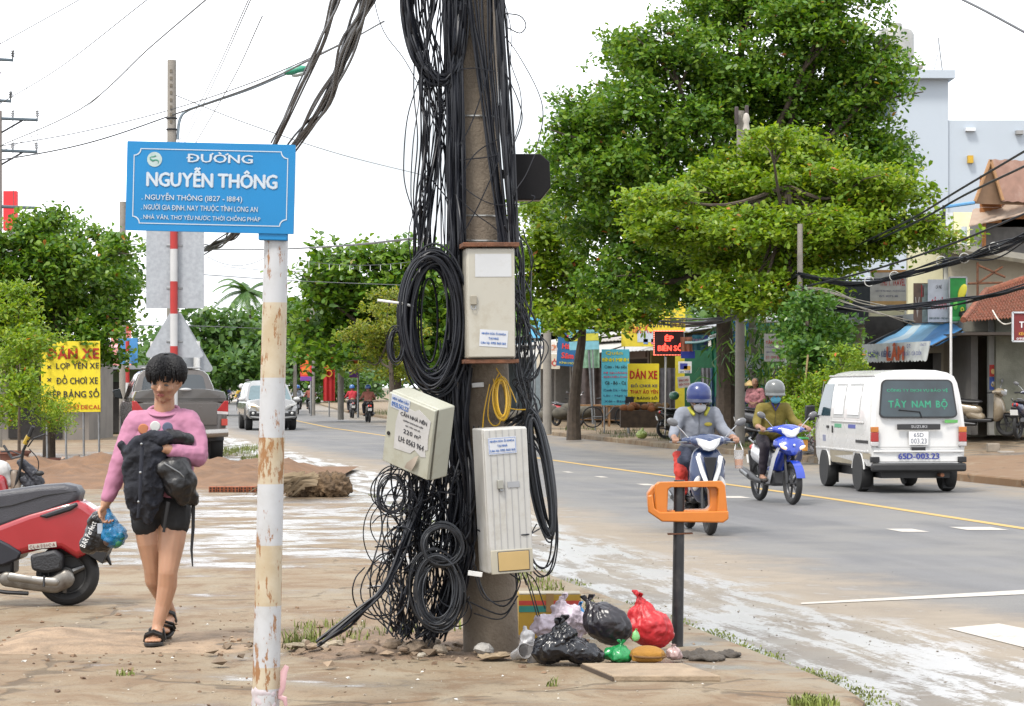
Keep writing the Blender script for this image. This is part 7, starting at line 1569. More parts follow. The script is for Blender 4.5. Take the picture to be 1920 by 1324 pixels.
mb = MB(); c = T(1897, 700, 52.0); mb.box((c.x+.25, 52.2, gz+1.35), (1.15, .2, 2.7)); obj('side_wall', mb, mat((.235, .235, .185), .95, var=.2, vs=2, dirt=(.09, .095, .06), damt=.5, ds=1.6, bump=.3), th_)
mb = MB(); mb.box((T(1846, 0, 52.5).x, 52.6, gz+2.52), (.9, .2, .42)); obj('lintel', mb, mat((.26, .25, .21), .9, dirt=(.1, .09, .07), damt=.4), th_)
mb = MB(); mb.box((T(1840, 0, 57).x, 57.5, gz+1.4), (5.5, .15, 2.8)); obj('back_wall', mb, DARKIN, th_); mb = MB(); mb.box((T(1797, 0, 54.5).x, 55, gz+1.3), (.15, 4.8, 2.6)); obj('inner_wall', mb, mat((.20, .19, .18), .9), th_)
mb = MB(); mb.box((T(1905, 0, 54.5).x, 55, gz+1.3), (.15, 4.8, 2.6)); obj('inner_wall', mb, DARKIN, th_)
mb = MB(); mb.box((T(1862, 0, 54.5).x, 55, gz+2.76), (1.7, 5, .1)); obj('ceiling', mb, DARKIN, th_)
mb = MB(); mb.box((T(1836, 0, 55.6).x, 55.6, gz+.5), (1.9, .1, 1.0)); obj('counter', mb, mat((.10, .035, .02), .6, var=.4), th_)
mb = MB(); mb.box((T(1829, 0, 57).x, 57.3, gz+1.5), (.55, .06, 1.1)); obj('door', mb, mat((.10, .03, .02), .6, var=.4), th_)
# roof: rows of tiles, each row a little step
TILE = mat((.30, .10, .055), .9, var=.35, vs=14, bump=.6, bs=30, dirt=(.11, .09, .05), damt=.4, ds=6)
ea, eb = T(1806, 604, 51.4), T(1990, 590, 51.4); ra_, rb2 = T(1850, 548, 53.8), T(1990, 500, 53.8)
mb = MB(); NR, NC = 13, 30
for r in range(NR):
    f0, f1 = r/NR, (r+1.25)/NR; P = []
    for k in range(NC*4+1):
        u = k/(NC*4); wv = .022*math.sin(2*PI*k/4); P.append([ea.lerp(eb, u).lerp(ra_.lerp(rb2, u), f0)+Vector((0, 0, .035+wv)), ea.lerp(eb, u).lerp(ra_.lerp(rb2, u), f1)+Vector((0, 0, wv)), ea.lerp(eb, u).lerp(ra_.lerp(rb2, u), f1)+Vector((0, 0, wv-.02)), ea.lerp(eb, u).lerp(ra_.lerp(rb2, u), f0)+Vector((0, 0, .012+wv))])
    mb.ring(P)
obj('tiled_roof', mb, TILE, th_)
mb = MB(); mb.tube([ea+Vector((0, 0, .05)), ra_+Vector((0, 0, .05))], .07, 8); obj('verge_ridge', mb, TILE, th_); mb = MB(); mb.tube([ra_, rb2], .09, 8); obj('ridge', mb, TILE, th_)
mb = MB(); mb.box(((ea.x+eb.x)/2, 52.6, ea.z-.25), (eb.x-ea.x, 2.3, .06)); obj('eave_board', mb, mat((.07, .055, .045), .9), th_)
# upper storey behind
us = thing('upper_house', 'beige upper storey wall with rusty pipe frames above the tiled roof', 'house', (0, 0, 0), 0)
BEI = mat((.68, .60, .46), .9, var=.12, vs=2, dirt=(.26, .22, .17), damt=.35, ds=2)
a, c = T(1782, 600, 57), T(2020, 470, 57); mb = MB(); mb.prism([(a.x, a.z), (c.x, a.z), (c.x, T(0, 505, 57).z), (T(1860, 0, 57).x, T(0, 482, 57).z), (a.x, T(0, 474, 57).z)], 57, 57.3); obj('wall', mb, BEI, us)
mb = MB(); a, c = T(1778, 470, 56.4), T(2020, 506, 56.4); mb.ring([[(a.x, y, a.z+dz), (c.x, y, c.z+dz), (c.x, y, c.z+dz+.09), (a.x, y, a.z+dz+.09)] for y, dz in ((56.2, -.05), (58.5, .3))]); obj('roof_slab', mb, mat((.17, .15, .11), .9, var=.3), us)
for P in ([(1833, 492), (1833, 590)], [(1811, 532), (1880, 530)], [(1833, 497), (1885, 520)], [(1835, 530), (1880, 500)]): mb = MB(); mb.tube([T(px, py, 56.3) for px, py in P], .028, 6); obj('rusty_pipe', mb, RUST, us)
# wooden gable house
wg = thing('wooden_gable_house', 'orange timber attic house with a steep pink sheet roof at the upper right', 'house', (0, 0, 0), 0)
WD = mat((.50, .20, .06), .7, var=.22, vs=3, bump=.3, bs=12); Dg = 66.
G = lambda px, py, d=0: T(px, py, Dg+d)
mb = MB()
for k in range(9):
    z0, z1 = G(0, 418-10*k).z, G(0, 409-10*k).z; mb.box((G(1858, 0).x, Dg+.05, (z0+z1)/2), (40/FPX*Dg, .1, z1-z0))
obj('plank_wall', mb, WD, wg)
mb = MB(); mb.prism([(G(1840, 0).x, G(0, 335).z), (G(1876, 0).x, G(0, 335).z), (G(1858, 0).x, G(0, 305).z)], Dg+.02, Dg+.12); obj('gable', mb, WD, wg)
mb = MB(); mb.box((G(1860, 0).x, Dg-.03, G(0, 350).z), (16/FPX*Dg, .06, 44/FPX*Dg)); wn = obj('window', mb, mat((.10, .09, .075), .3), wg)
mb = MB(); mb.box((G(1860, 0).x, Dg-.07, G(0, 350).z), (.05, .05, 46/FPX*Dg)); obj('window_bar', mb, WD, wn)
mb = MB(); mb.box((G(1856, 0).x, Dg-.3, G(0, 377).z), (34/FPX*Dg, .6, .06)); obj('balcony_floor', mb, WD, wg)
SHT = mat((.47, .27, .20), .7, var=.15, vs=4, dirt=(.55, .48, .42), damt=.3, ds=2)
A_, B_, C_ = G(1857, 300, -1), G(1880, 376, -1), G(1828, 378, -1)
mb = MB(); n = 24; off = Vector((3.6, 1.2, 0)); P = []
for i in range(n+1): u = i/n; z = Vector((0, 0, .03*(i % 2))); a = A_+off*u+z; b_ = B_+off*u+z; P.append([a, b_, b_-Vector((0, 0, .04)), a-Vector((0, 0, .04))])
mb.ring(P); obj('roof_slope', mb, SHT, wg)
mb = MB(); P = []
for i in range(n+1): u = i/n; a = A_+off*u; b_ = C_+off*u; P.append([a, b_, b_-Vector((0, 0, .06)), a-Vector((0, 0, .06))])
mb.ring(P); obj('roof_slope', mb, mat((.36, .22, .13), .8), wg)
for q in (B_, C_): mb = MB(); mb.tube([A_+Vector((0, -.03, 0)), q+Vector((0, -.03, 0))], .05, 6); obj('barge_board', mb, mat((.55, .30, .14), .7), wg)
mb = MB(); a, c = G(1816, 424, -.8), G(1960, 392, -.8); P = []
for i in range(25): u = i/24; p = a.lerp(c, u); P.append([p+Vector((0, 0, .02*(i % 2))), p+Vector((.35, 1.2, .55+.02*(i % 2))), p+Vector((.35, 1.2, .53)), p+Vector((0, 0, -.02))])
mb.ring(P); obj('lean_to_roof', mb, mat((.50, .38, .29), .8, var=.15, dirt=(.30, .16, .09), damt=.4), wg)
mb = MB(); mb.box((G(1890, 0, 1.2).x, Dg+1.2, G(0, 450).z), (1.8, 2, 1.2)); obj('lower_room', mb, mat((.16, .15, .14), .8, var=.2), wg)
mb = MB(); mb.box((G(1905, 0).x, Dg+1, G(0, 385).z), (1.1, 1.6, 1.2)); obj('side_room', mb, WD, wg)
mb = MB(); mb.box((G(1886, 0, 1).x, Dg+1, G(0, 297).z), (.12, .12, .14)); obj('finial', mb, mat((.35, .35, .35), .5), wg)
mb = MB(); mb.tube([G(1845, 475), G(1845, 416)], .06, 8); obj('corner_post', mb, WD, wg)
# tall pale building behind
tb = thing('tall_building', 'tall pale blue building with a roof tank rising behind the trees', 'building', (0, 0, 0), 0)
Db = 104.; H = lambda px, py, d=0: T(px, py, Db+d)
PALE = mat((.56, .63, .71), .85, var=.04, vs=.4, dirt=(.50, .57, .66), damt=.2, ds=.4)
def hb(px0, px1, py0, d0, d1, m, nm, py1=760, par=tb):
    a, c = H(px0, py0), H(px1, py1); mb = MB(); mb.box(((a.x+c.x)/2, Db+(d0+d1)/2, (a.z+c.z)/2), (c.x-a.x, d1-d0, a.z-c.z)); return obj(nm, mb, m, par)
hb(1683, 1778, 148, 0, 8, PALE, 'tower_wall'); hb(1778, 2100, 225, .1, 12, PALE, 'wing_wall'); hb(1585, 1683, 218, 0, 8, PALE, 'balcony_wall')
hb(1600, 1683, 148, 3, 8, mat((.36, .47, .60), .85, var=.05), 'recess_wall', 217); hb(1672, 1787, 134, -.5, 8.5, PALE, 'parapet', 149); hb(1585, 1672, 140, -.3, 8.5, PALE, 'parapet', 151)
rl_ = hb(1632, 1676, 176, .1, .16, STEEL, 'railing', 178)
for (px0, px1, py0, py1, col) in ((1810, 1828, 240, 246, (225, 228, 232)), (1814, 1824, 292, 306, (200, 160, 40)), (1904, 1918, 245, 252, (150, 150, 150))): hb(px0, px1, py0, -.15, .1, cm(*col), 'window', py1)
tk = H(1679, 0, 3); mb = MB(); mb.lathe([(0, 0), (.85, 0), (.85, 1.1), (.75, 1.3), (.3, 1.5), (.3, 1.62), (0, 1.62)], 22, 'z', (tk.x, tk.y, H(0, 132, 3).z+.5)); wt = obj('water_tank', mb, mat((.48, .47, .44), .35, .5, var=.1), tb)
for dx in (-.6, .6): mb = MB(); mb.box((tk.x+dx, tk.y, H(0, 132, 3).z+.25), (.1, 1.2, .5)); obj('tank_stand', mb, STEEL, wt)
mb = MB(); mb.box((tk.x, tk.y-.5, H(0, 132, 3).z+.05), (2.2, .8, .16)); obj('tank_base', mb, CONC, wt)
mb = MB(); mb.tube([H(1767, 134, 2), H(1759, 70, 2)], .035, 5); mb.tube([H(1751, 132, 2), H(1759, 100, 2)], .02, 5); obj('antenna', mb, STEEL, tb)
yb = thing('yellow_house', 'pale yellow house block with a blue roof rail between the tree and the timber house', 'house', (0, 0, 0), 0)
mb = MB(); a, c = T(1788, 398, 84), T(1850, 500, 84); mb.box(((a.x+c.x)/2, 85, (a.z+c.z)/2-1.5), (c.x-a.x, 2, a.z-c.z+3)); obj('wall', mb, cm(248, 240, 190), yb)
mb = MB(); a, c = T(1772, 398, 83.9), T(1788, 500, 83.9); mb.box(((a.x+c.x)/2, 85, (a.z+c.z)/2-1.5), (c.x-a.x, 2, a.z-c.z+3)); obj('side_wall', mb, cm(210, 215, 220), yb)
mb = MB(); mb.tube([T(1772, 388, 83), T(1828, 380, 83)], .06, 6); obj('blue_rail', mb, cm(90, 150, 200), yb); mb = MB(); mb.tube([T(1770, 432, 83), T(1770, 385, 83)], .06, 6); obj('rail_post', mb, DARKMET, yb)
for k in range(5): mb = MB(); mb.tube([T(1722+k*11, 425, 83), T(1722+k*11, 404, 83)], .035, 5); obj('baluster', mb, DARKMET, yb)
mb = MB(); mb.tube([T(1720, 408, 83), T(1770, 402, 83)], .04, 5); obj('balcony_rail', mb, DARKMET, yb)
mb = MB(); a = T(1808, 425, 70); mb.tube([T(1808, 480, 70), a], .09, 8); vp = obj('vent_pipe', mb, cm(205, 215, 220), None); tag(vp, 'pale upright pipe left of the timber house', 'pipe')
# cream slab tower and sign boards over the blue awning
CRM = cm(232, 226, 190, var=.06, dirt=(.5, .47, .36), damt=.2)
cs = thing('signboard_tower', 'tall cream slab sign stand behind the green and white boards', 'signboard', W(1744, 530, 58))
mb = MB(); mb.box((-.12, .1, -.1), (66/FPX*58, .2, 150/FPX*58)); obj('slab', mb, CRM, cs); mb = MB(); mb.box((.44, .22, -.08), (16/FPX*58, .36, 146/FPX*58)); obj('slab_side', mb, cm(238, 238, 232), cs); mb = MB(); mb.box((-.05, .3, -2.2), (.7, .3, 2.6)); obj('stand', mb, PLAS, cs)
board('shop_sign', 'brown and grey advertising panel left of the white coffee board', 'shop sign', (1713, 531, 1741, 606), 54.6, cm(120, 95, 80, var=.4, vs=5), patches=[(.28, .0, .42, .96, cm(150, 165, 160, var=.3, vs=8)), (.1, .3, .2, .3, cm(190, 60, 60))], yaw=rad(-4), texts=[('V', -.25, -.1, .3, .5, ink(200, 190, 180), .01)])
board('shop_sign', 'white coffee shop board with red letters over the blue awning', 'shop sign', (1740, 524, 1780, 604), 54.4, cm(218, 220, 228), [('CÀ PHÊ', 0, .33, .26, .1, BLKI, .01), ('CÔ NĂM', 0, -.05, .72, .30, ink(205, 60, 70), .02), ('0918 238 006 - 0917 664', 0, -.41, .88, .045, ink(40, 90, 70), .01)], yaw=rad(-4))
gb = board('shop_sign', 'bright green drink advertisement board beside the white coffee board', 'shop sign', (1780, 520, 1812, 604), 54.2, cm(30, 150, 60, var=.25, vs=4), [('9', .25, -.26, .2, .2, ink(220, 220, 60), .02)], yaw=rad(-4), frame=STEEL, patches=[(-.1, -.42, .7, .08, cm(90, 210, 120))])
mb = MB(); mb.ell((.1, -.03, .18), (.09, .02, .19), (0, rad(20), 0)); obj('lemon_picture', mb, ink(225, 215, 60), gb); mb = MB(); mb.ell((-.06, -.03, -.12), (.05, .02, .12)); obj('leaf_picture', mb, ink(120, 210, 90), gb)
board('shop_sign', 'grey travel agency board with red heading left of the cream slab', 'shop sign', (1632, 506, 1700, 572), 60, cm(200, 198, 196), [('PHÚ T. TRAVEL', .12, .17, .66, .24, ink(190, 50, 50), .02), ('ĐẶT VÉ MÁY BAY - TOUR DU LỊCH', .05, -.1, .8, .06, NAVI, .005), ('ĐT: 0272 38', 0, -.25, .5, .05, NAVI, .005)], patches=[(0, .46, 1.0, .07, cm(205, 150, 90)), (.0, -.44, 1., .1, cm(205, 165, 110))], yaw=rad(-4))
board('shop_sign', 'plain cream box sign under the travel agency board', 'shop sign', (1632, 577, 1704, 604), 59.6, CRM, patches=[(.46, 0, .14, .9, cm(240, 240, 236))], thick=.3)
lg = thing('louvre_balcony', 'dark grey balcony with pale rails left of the travel agency board', 'balcony', W(1600, 590, 61))
mb = MB(); mb.box((0, .6, .1), (80/FPX*61, .6, 110/FPX*61)); obj('dark_wall', mb, mat((.06, .07, .08), .8, var=.3), lg)
for k, py in enumerate((598, 608, 625)): mb = MB(); mb.box((0, .15, (590-py)/FPX*61), (78/FPX*61, .04, .07)); obj('rail', mb, cm(190, 195, 200), lg)
for k in range(4): mb = MB(); mb.box((-.45+.3*k, .18, -.25), (.025, .03, .6)); obj('baluster', mb, cm(160, 165, 170), lg)
# awnings
aw = thing('awning', 'sagging blue and white striped awning with a lettered scalloped valance', 'awning', (0, 0, 0), 0)
f0, f1 = W(1617, 646, 56.2), W(1746, 645, 52.); r0_, r1_ = W(1698, 607, 57.6), W(1828, 602, 53.6)
for k in range(7):
    u0, u1 = k/7, (k+1)/7; mb = MB(); P = []
    for j in range(9):
        v = j/8; sag = -.14*math.sin(PI*v)
        P.append([f0.lerp(f1, u0).lerp(r0_.lerp(r1_, u0), v)+Vector((0, 0, sag-.04*math.sin(9*v+k))), f0.lerp(f1, u1).lerp(r0_.lerp(r1_, u1), v)+Vector((0, 0, sag-.04*math.sin(9*v+k+1))), f0.lerp(f1, u1).lerp(r0_.lerp(r1_, u1), v)+Vector((0, 0, sag-.02-.04*math.sin(9*v+k+1))), f0.lerp(f1, u0).lerp(r0_.lerp(r1_, u0), v)+Vector((0, 0, sag-.02-.04*math.sin(9*v+k)))])
    mb.ring(P); obj('stripe', mb, cm(*((130, 185, 225) if k in (0, 2, 3) else (70, 140, 205) if k > 3 else (200, 220, 232)), var=.1), aw)
ev = (f1-f0); Lv = Vector((ev.x, ev.y, 0)).length; VM = Matrix.Translation(f0) @ Matrix.Rotation(math.atan2(ev.y, ev.x), 4, 'Z')
mb = MB(); mb.m = VM; P = []
for k in range(85): u = k/84; zb = -.40-.05*abs(math.sin(u*PI*20)); sl2 = .25*(1-2*u)*0; P.append([(u*Lv, -.02, 0), (.18*(1-u)-.18*u+u*Lv, -.04+.012*math.sin(k), zb), (.18*(1-u)-.18*u+u*Lv, -.028+.012*math.sin(k), zb), (u*Lv, -.008, 0)])
mb.ring(P); va = obj('valance', mb, cm(222, 228, 230, var=.08, dirt=(.5, .52, .52), damt=.15), aw)
for (s, cx, w_, h_, m_, b_, cz) in (('NHÔM - KIẾNG', .30, .34, .2, ink(70, 90, 150), .03, -.22), ('LÂM', .535, .24, .40, ink(215, 95, 40), .06, -.2), ('CỬA SẮT - CỬA CUỐN', .77, .27, .13, ink(60, 80, 160), .02, -.24), ('ĐT:', .73, .06, .08, ink(60, 80, 160), .01, -.09), ('CÔNG TY', .93, .09, .07, ink(60, 80, 160), .01, -.07)): lettering(s, cx*Lv, cz, w_*Lv, h_, m_, va, y=-.068, bold=b_, M4=VM)
for q in ((f1, r1_), (f0, r0_)): mb = MB(); mb.tube([q[0]+Vector((0, 0, -.06)), q[1]+Vector((0, 0, -.06))], .03, 6); obj('arm', mb, DARKMET, aw)
ta_ = thing('awning', 'tan canvas awning sloping down behind the climbing shrub', 'awning', (0, 0, 0), 0)
a0, a1, b0, b1_ = W(1560, 672, 62), W(1640, 645, 58.5), W(1660, 602, 63.5), W(1712, 603, 60.5); mb = MB(); P = []
for k in range(21): u = k/20; z = Vector((0, 0, .03*math.sin(k*1.6))); p, q = a0.lerp(a1, u)+z, b0.lerp(b1_, u)+z; P.append([p, q, q-Vector((0, 0, .025)), p-Vector((0, 0, .025))])
mb.ring(P); obj('canvas', mb, cm(190, 150, 90, var=.2, vs=3), ta_); mb = MB(); mb.tube([a0, a1], .03, 6); obj('edge_bar', mb, cm(190, 120, 80), ta_)
mb = MB(); a, c = W(1560, 660, 60.5), W(1632, 725, 60.5); P = []; n = 30
for k in range(n+1): x = a.x+(c.x-a.x+1.5)*k/n; P.append([(x, 60.5+.05*(k % 2), a.z+.1), (x, 60.5+.05*(k % 2), .3), (x, 60.53+.05*(k % 2), .3), (x, 60.53+.05*(k % 2), a.z+.1)])
mb.ring(P); cf = obj('corrugated_fence', mb, cm(120, 140, 165, rough=.5), smooth=False); tag(cf, 'blue grey corrugated metal fence behind the front of the van', 'fence')
board('shop_sign', 'dark red lit box sign cut by the right picture edge', 'shop sign', (1899, 586, 1945, 640), 50, cm(120, 35, 35), [('TIỆM', .08, .08, .62, .32, WHI, .03), ('KÉO CẮT', .05, -.22, .6, .14, ink(230, 180, 60), .02), ('0918 382', .0, -.41, .7, .08, WHI, .01)], frame=cm(200, 205, 210), posts=(.12,), postcol=STEEL, gz=gz-.1, postr=.045)
mb = MB(); mb.tube([W(1783, 690, 52), W(1783, 572, 52)], .03, 8); mb.v = [(x, y, z if z > 3 else .35) for x, y, z in mb.v]; o = obj('awning_post', mb, cm(225, 225, 225)); tag(o, 'thin white pole standing in front of the blue awning', 'pole')
mb = MB(); mb.tube(catmull([W(1861, 582, 51.2), W(1872, 600, 51), W(1884, 608, 51), W(1900, 605, 50.5)], 5), .016, 6); o = obj('hose', mb, cm(210, 205, 195)); tag(o, 'pale hose hanging from the tiled eave to the red box sign', 'hose')

# ---- sign boards in the middle of the far side
board('shop_sign', 'yellow standing board with dark red heading before the stalls', 'shop sign', (1177, 682, 1236, 754), 70, YE, [('DÁN XE', .0, .24, .86, .26, REDI, .04), ('ĐỒ CHƠI XE', .02, -.06, .84, .11, NAVI, .02), ('THAY ÁO YÊN', .02, -.22, .88, .12, REDI, .02), ('ÉP BẢNG SỐ', .02, -.38, .84, .10, BLKI, .02)], gz=.1, posts=(-.45, .45), yaw=rad(3))
board('shop_sign', 'cyan menu board with yellow heading left of the yellow standing board', 'shop sign', (1128, 655, 1180, 760), 71, cm(90, 190, 215, var=.06), [('Quán', -.05, .43, .6, .07, ink(225, 210, 50), .02), ('BÌNH MINH', 0, .32, .94, .075, ink(225, 215, 40), .05), ('Cơm - Hủ tiếu', 0, .19, .8, .06, BLKI, .01), ('MÌ QUẢNG', 0, .08, .84, .045, ink(215, 70, 110), .02), ('BÚN RIÊU CUA', 0, .01, .84, .04, ink(215, 70, 110), .02), ('Gà - Bò - Cá', 0, -.1, .75, .06, BLKI, .02), ('Canh Da - Gân', 0, -.23, .85, .04, NAVI, .01), ('Lẩu - Ngũ vị', 0, -.33, .85, .045, NAVI, .01), ('Xôi - Bánh', 0, -.43, .8, .04, NAVI, .01)], gz=.1, posts=(-.4, .45))
board('shop_sign', 'dark blue slanted board with red letters in a column', 'shop sign', (1045, 620, 1085, 687), 75, cm(35, 100, 150), [('Vi', -.1, .3, .3, .14, ink(225, 70, 70), .05), ('Hà', -.1, .06, .34, .14, ink(225, 70, 70), .05), ('Sâm', .0, -.2, .55, .16, ink(225, 70, 70), .05), ('KÍNH MỜI', 0, -.4, .7, .07, ink(210, 200, 60), .02)], gz=.1, posts=(.3,), roll=rad(4))
board('shop_sign', 'yellow and cyan banner board beside the dark blue slanted board', 'shop sign', (1067, 618, 1123, 656), 74, cm(130, 190, 205), [('Quán Nước Giải Khát', 0, .34, .9, .12, ink(60, 120, 110), .01)], patches=[(.06, .12, .86, .36, cm(205, 200, 70))], gz=.1, posts=(.28,), roll=rad(-2))
board('shop_sign', 'wide yellow sign half covered by the big tree above the red lighted sign', 'shop sign', (1165, 602, 1285, 650), 78, cm(225, 205, 60), [('Phát Xe', -.2, .2, .35, .35, ink(200, 70, 60), .02)], patches=[(.1, -.1, .7, .45, cm(195, 205, 220)), (-.12, -.3, .07, .2, cm(120, 150, 200)), (0, -.3, .07, .2, cm(210, 120, 160)), (.14, -.3, .07, .2, cm(120, 160, 170))], gz=.1, posts=(-.45, .45))
board('shop_sign', 'yellow upright sign with dark letters just under the big tree', 'shop sign', (1216, 566, 1285, 622), 77, cm(230, 205, 50), [('DÁN YÊN XE', .05, -.15, .86, .4, BLKI, .02)], gz=.1, posts=(.48,))
LEDM = mat((.6, .02, .02), .4, emit=(1, .05, .03), es=2.2)
led = board('led_sign', 'black lighted sign with glowing red letters and dotted border', 'led sign', (1225, 619, 1282, 667), 66, mat((.04, .008, .01), .4), [('ÉP', .02, .2, .26, .26, LEDM, .05), ('BIỂN SỐ', .06, -.16, .8, .30, LEDM, .05)], thick=.12, posts=(-.1,), gz=.1)
wl, hl_ = 57/FPX*66, 48/FPX*66; mb = MB()
for k in range(20): mb.box((-wl/2+wl*(k+.5)/20, -.012, hl_/2-.02), (.03, .02, .03)); mb.box((-wl/2+wl*(k+.5)/20, -.012, -hl_/2+.02), (.018, .02, .02))
for k in range(14): mb.box((-wl/2+.02, -.012, -hl_/2+hl_*(k+.5)/14), (.025, .02, .025))
o = obj('lamp_border', mb, mat((.6, .12, .1), .4, emit=(1, .2, .12), es=2.2), led); o['kind'] = 'stuff'
board('street_pennant', 'faded orange pennant with a zigzag hem right of the red lighted sign', 'banner', (1276, 632, 1299, 659), 64, cm(210, 130, 100), [('QUÁN', 0, .1, .8, .3, ink(230, 120, 90), .02)], wave=.02)
board('street_pennant', 'teal banner with pink letters right of the orange pennant', 'banner', (1298, 628, 1328, 657), 63.5, cm(70, 130, 150), [('TẠI HÓA', -.05, .15, .84, .3, ink(230, 150, 190), .03)], wave=.02, patches=[(.36, 0, .24, .9, cm(90, 90, 170))])
board('shop_sign', 'small blue sign strip under the orange pennant', 'shop sign', (1277, 658, 1303, 672), 64.5, cm(60, 80, 190))
board('shop_sign', 'small white poster with a blue and yellow picture on the yellow panel', 'poster', (1272, 678, 1297, 700), 69.5, cm(225, 228, 230), patches=[(-.1, .1, .55, .5, cm(60, 70, 160)), (.15, -.05, .5, .35, cm(215, 170, 70))], texts=[('SIM THẺ', 0, -.36, .8, .16, NAVI, .02)])
board('shop_sign', 'small white notice with red letters below the blue and yellow poster', 'poster', (1271, 706, 1294, 727), 69, cm(230, 225, 222), [('BÁN CARD', 0, .2, .78, .26, REDI, .02), ('ĐIỆN THOẠI', 0, -.2, .84, .26, REDI, .02)], roll=rad(-6))
board('partition_wall', 'tall yellow shop panel behind the notices', 'panel', (1266, 668, 1284, 790), 72, cm(205, 190, 50, var=.15))
board('shop_sign', 'upright blue and white sign half hidden by the grey pole', 'shop sign', (1366, 602, 1404, 662), 64, cm(60, 140, 205), patches=[(0, -.4, 1, .2, cm(225, 228, 230))], gz=.1, posts=(.2,), texts=[('SỬA XE', 0, .25, .7, .15, WHI, .02)])
board('shop_sign', 'white enamel plate with blue writing on the striped wall', 'shop sign', (1400, 666, 1427, 692), 59.8, cm(218, 224, 234), [('QBZ', -.25, -.34, .42, .2, ink(70, 60, 170), .05), ('TRẠM ĐỔI SIM', .1, .02, .7, .14, ink(90, 150, 220), .01), ('24/24', .25, .32, .3, .12, ink(80, 80, 170), .02)])
board('shop_sign', 'grey board with red heading hanging from a bracket by the shrub', 'shop sign', (1433, 626, 1474, 678), 57, cm(188, 186, 182), [('TẤN THỊNH', 0, .2, .86, .18, ink(205, 70, 50), .03), ('Chuyên:', -.25, .02, .4, .07, NAVI, .005), ('GIA CÔNG CHẾ TẠO', .03, -.15, .86, .11, NAVI, .02), ('ĐT: 0909 851 468', 0, -.35, .86, .10, ink(190, 60, 70), .01)], gz=.15, posts=(.52,))
mb = MB(); mb.tube([W(1474, 680, 57), W(1476, 602, 57), W(1437, 603, 57)], .028, 6); o = obj('sign_bracket', mb, cm(215, 218, 220)); tag(o, 'pale metal bracket frame above the grey board with red heading', 'bracket')
board('striped_wall', 'teal and beige striped wall behind the short pale pole', 'wall', (1388, 600, 1476, 760), 64.5, cm(200, 190, 150), patches=[(0, .42-.18*k, 1, .085, cm(90, 170, 160)) for k in range(6)], thick=.15)
board('shop_sign', 'little black upright board with white words by the yellow board', 'shop sign', (1172, 744, 1188, 788), 69.5, cm(35, 38, 42), [('LỐP', 0, .2, .6, .16, WHI, .02), ('VÁ', 0, -.02, .45, .14, WHI, .02), ('XE', 0, -.26, .5, .16, WHI, .02)], roll=rad(2))
board('shop_sign', 'white fascia sign with an orange word left of the dark blue board', 'shop sign', (1003, 640, 1044, 662), 88, cm(225, 222, 214), [('CƠM', .32, 0, .3, .6, ink(200, 110, 50), .03), ('QUÁN', -.25, 0, .3, .4, NAVI, .02)])
board('shop_sign', 'beige board with a red word under the white awning', 'shop sign', (1006, 664, 1050, 692), 87, cm(205, 195, 175), [('PHỞ', .1, -.05, .6, .5, ink(190, 50, 40), .03)])
board('shop_sign', 'tall pale blue sign beyond the tangle of wires', 'shop sign', (992, 592, 1014, 634), 84, cm(110, 190, 230), gz=.1, posts=(0,), texts=[('HỒ', 0, .2, .5, .2, WHI, .02)])
gt = thing('tarpaulin', 'dark green tarpaulin draped between the poles', 'tarpaulin', (0, 0, 0), 0)
mb = MB(); P = []
for k in range(17):
    u = k/16; a = W(1332, 622, 63.5).lerp(W(1366, 620, 62.5), u); c = W(1340, 745, 63.5).lerp(W(1368, 735, 62.5), u); f_ = Vector((0, .06*math.sin(k*1.7), 0)); P.append([a+f_, a.lerp(c, .5)+f_*1.4+Vector((.12*math.sin(u*3), 0, 0)), c+f_, c+f_+Vector((0, .02, 0)), a.lerp(c, .5)+f_*1.4+Vector((.12*math.sin(u*3), .02, 0)), a+f_+Vector((0, .02, 0))])
mb.ring(P); obj('hanging_sheet', mb, cm(30, 135, 100, var=.2), gt)
mb = MB(); P = []
for k in range(13): u = k/12; a = W(1284, 645, 61.5).lerp(W(1368, 618, 61.5), u); c = W(1284, 640, 65).lerp(W(1368, 612, 65), u); z = Vector((0, 0, -.12*math.sin(PI*u))); P.append([a+z, c+z, c+z+Vector((0, 0, .02)), a+z+Vector((0, 0, .02))])
mb.ring(P); obj('canopy', mb, cm(120, 170, 165, var=.2), gt); mb = MB(); mb.tube([W(1330, 632, 61.4), W(1367, 621, 61.4)], .04, 6); obj('edge_bar', mb, WHITEP, gt)
gw = board('green_wall', 'dark green back wall of the stall under the tarpaulin', 'wall', (1284, 650, 1345, 790), 70, cm(30, 95, 65, var=.2), thick=.1)
# ventilator and steel cart
vt = thing('turbine_ventilator', 'shiny steel turbine ventilator on a sheet metal stand behind the two women', 'ventilator', W(1403, 740, 60))
mb = MB(); mb.ell((0, 0, .26), (.27, .27, .19), None, 24); vb = obj('dome', mb, mat((.6, .58, .52), .25, .8), vt)
for k in range(16):
    a = 2*PI*k/16; P = [(math.cos(a+.5*s)*.28*math.cos(s*1.2), math.sin(a+.5*s)*.28*math.cos(s*1.2), .26+.19*math.sin(s*1.25)) for s in (-1, -.5, 0, .5, 1)]; mb = MB(); mb.tube(P, .012, 5); obj('vane', mb, CHROME, vb)
mb = MB(); mb.lathe([(.22, .02), (.22, .08), (.36, -.12), (.36, -.16), (.2, -.16)], 20); obj('collar', mb, mat((.45, .47, .48), .35, .7), vt); mb = MB(); mb.box((0, 0, -.55), (.62, .5, .76)); obj('stand', mb, mat((.35, .38, .40), .4, .6), vt, bevel=.02)
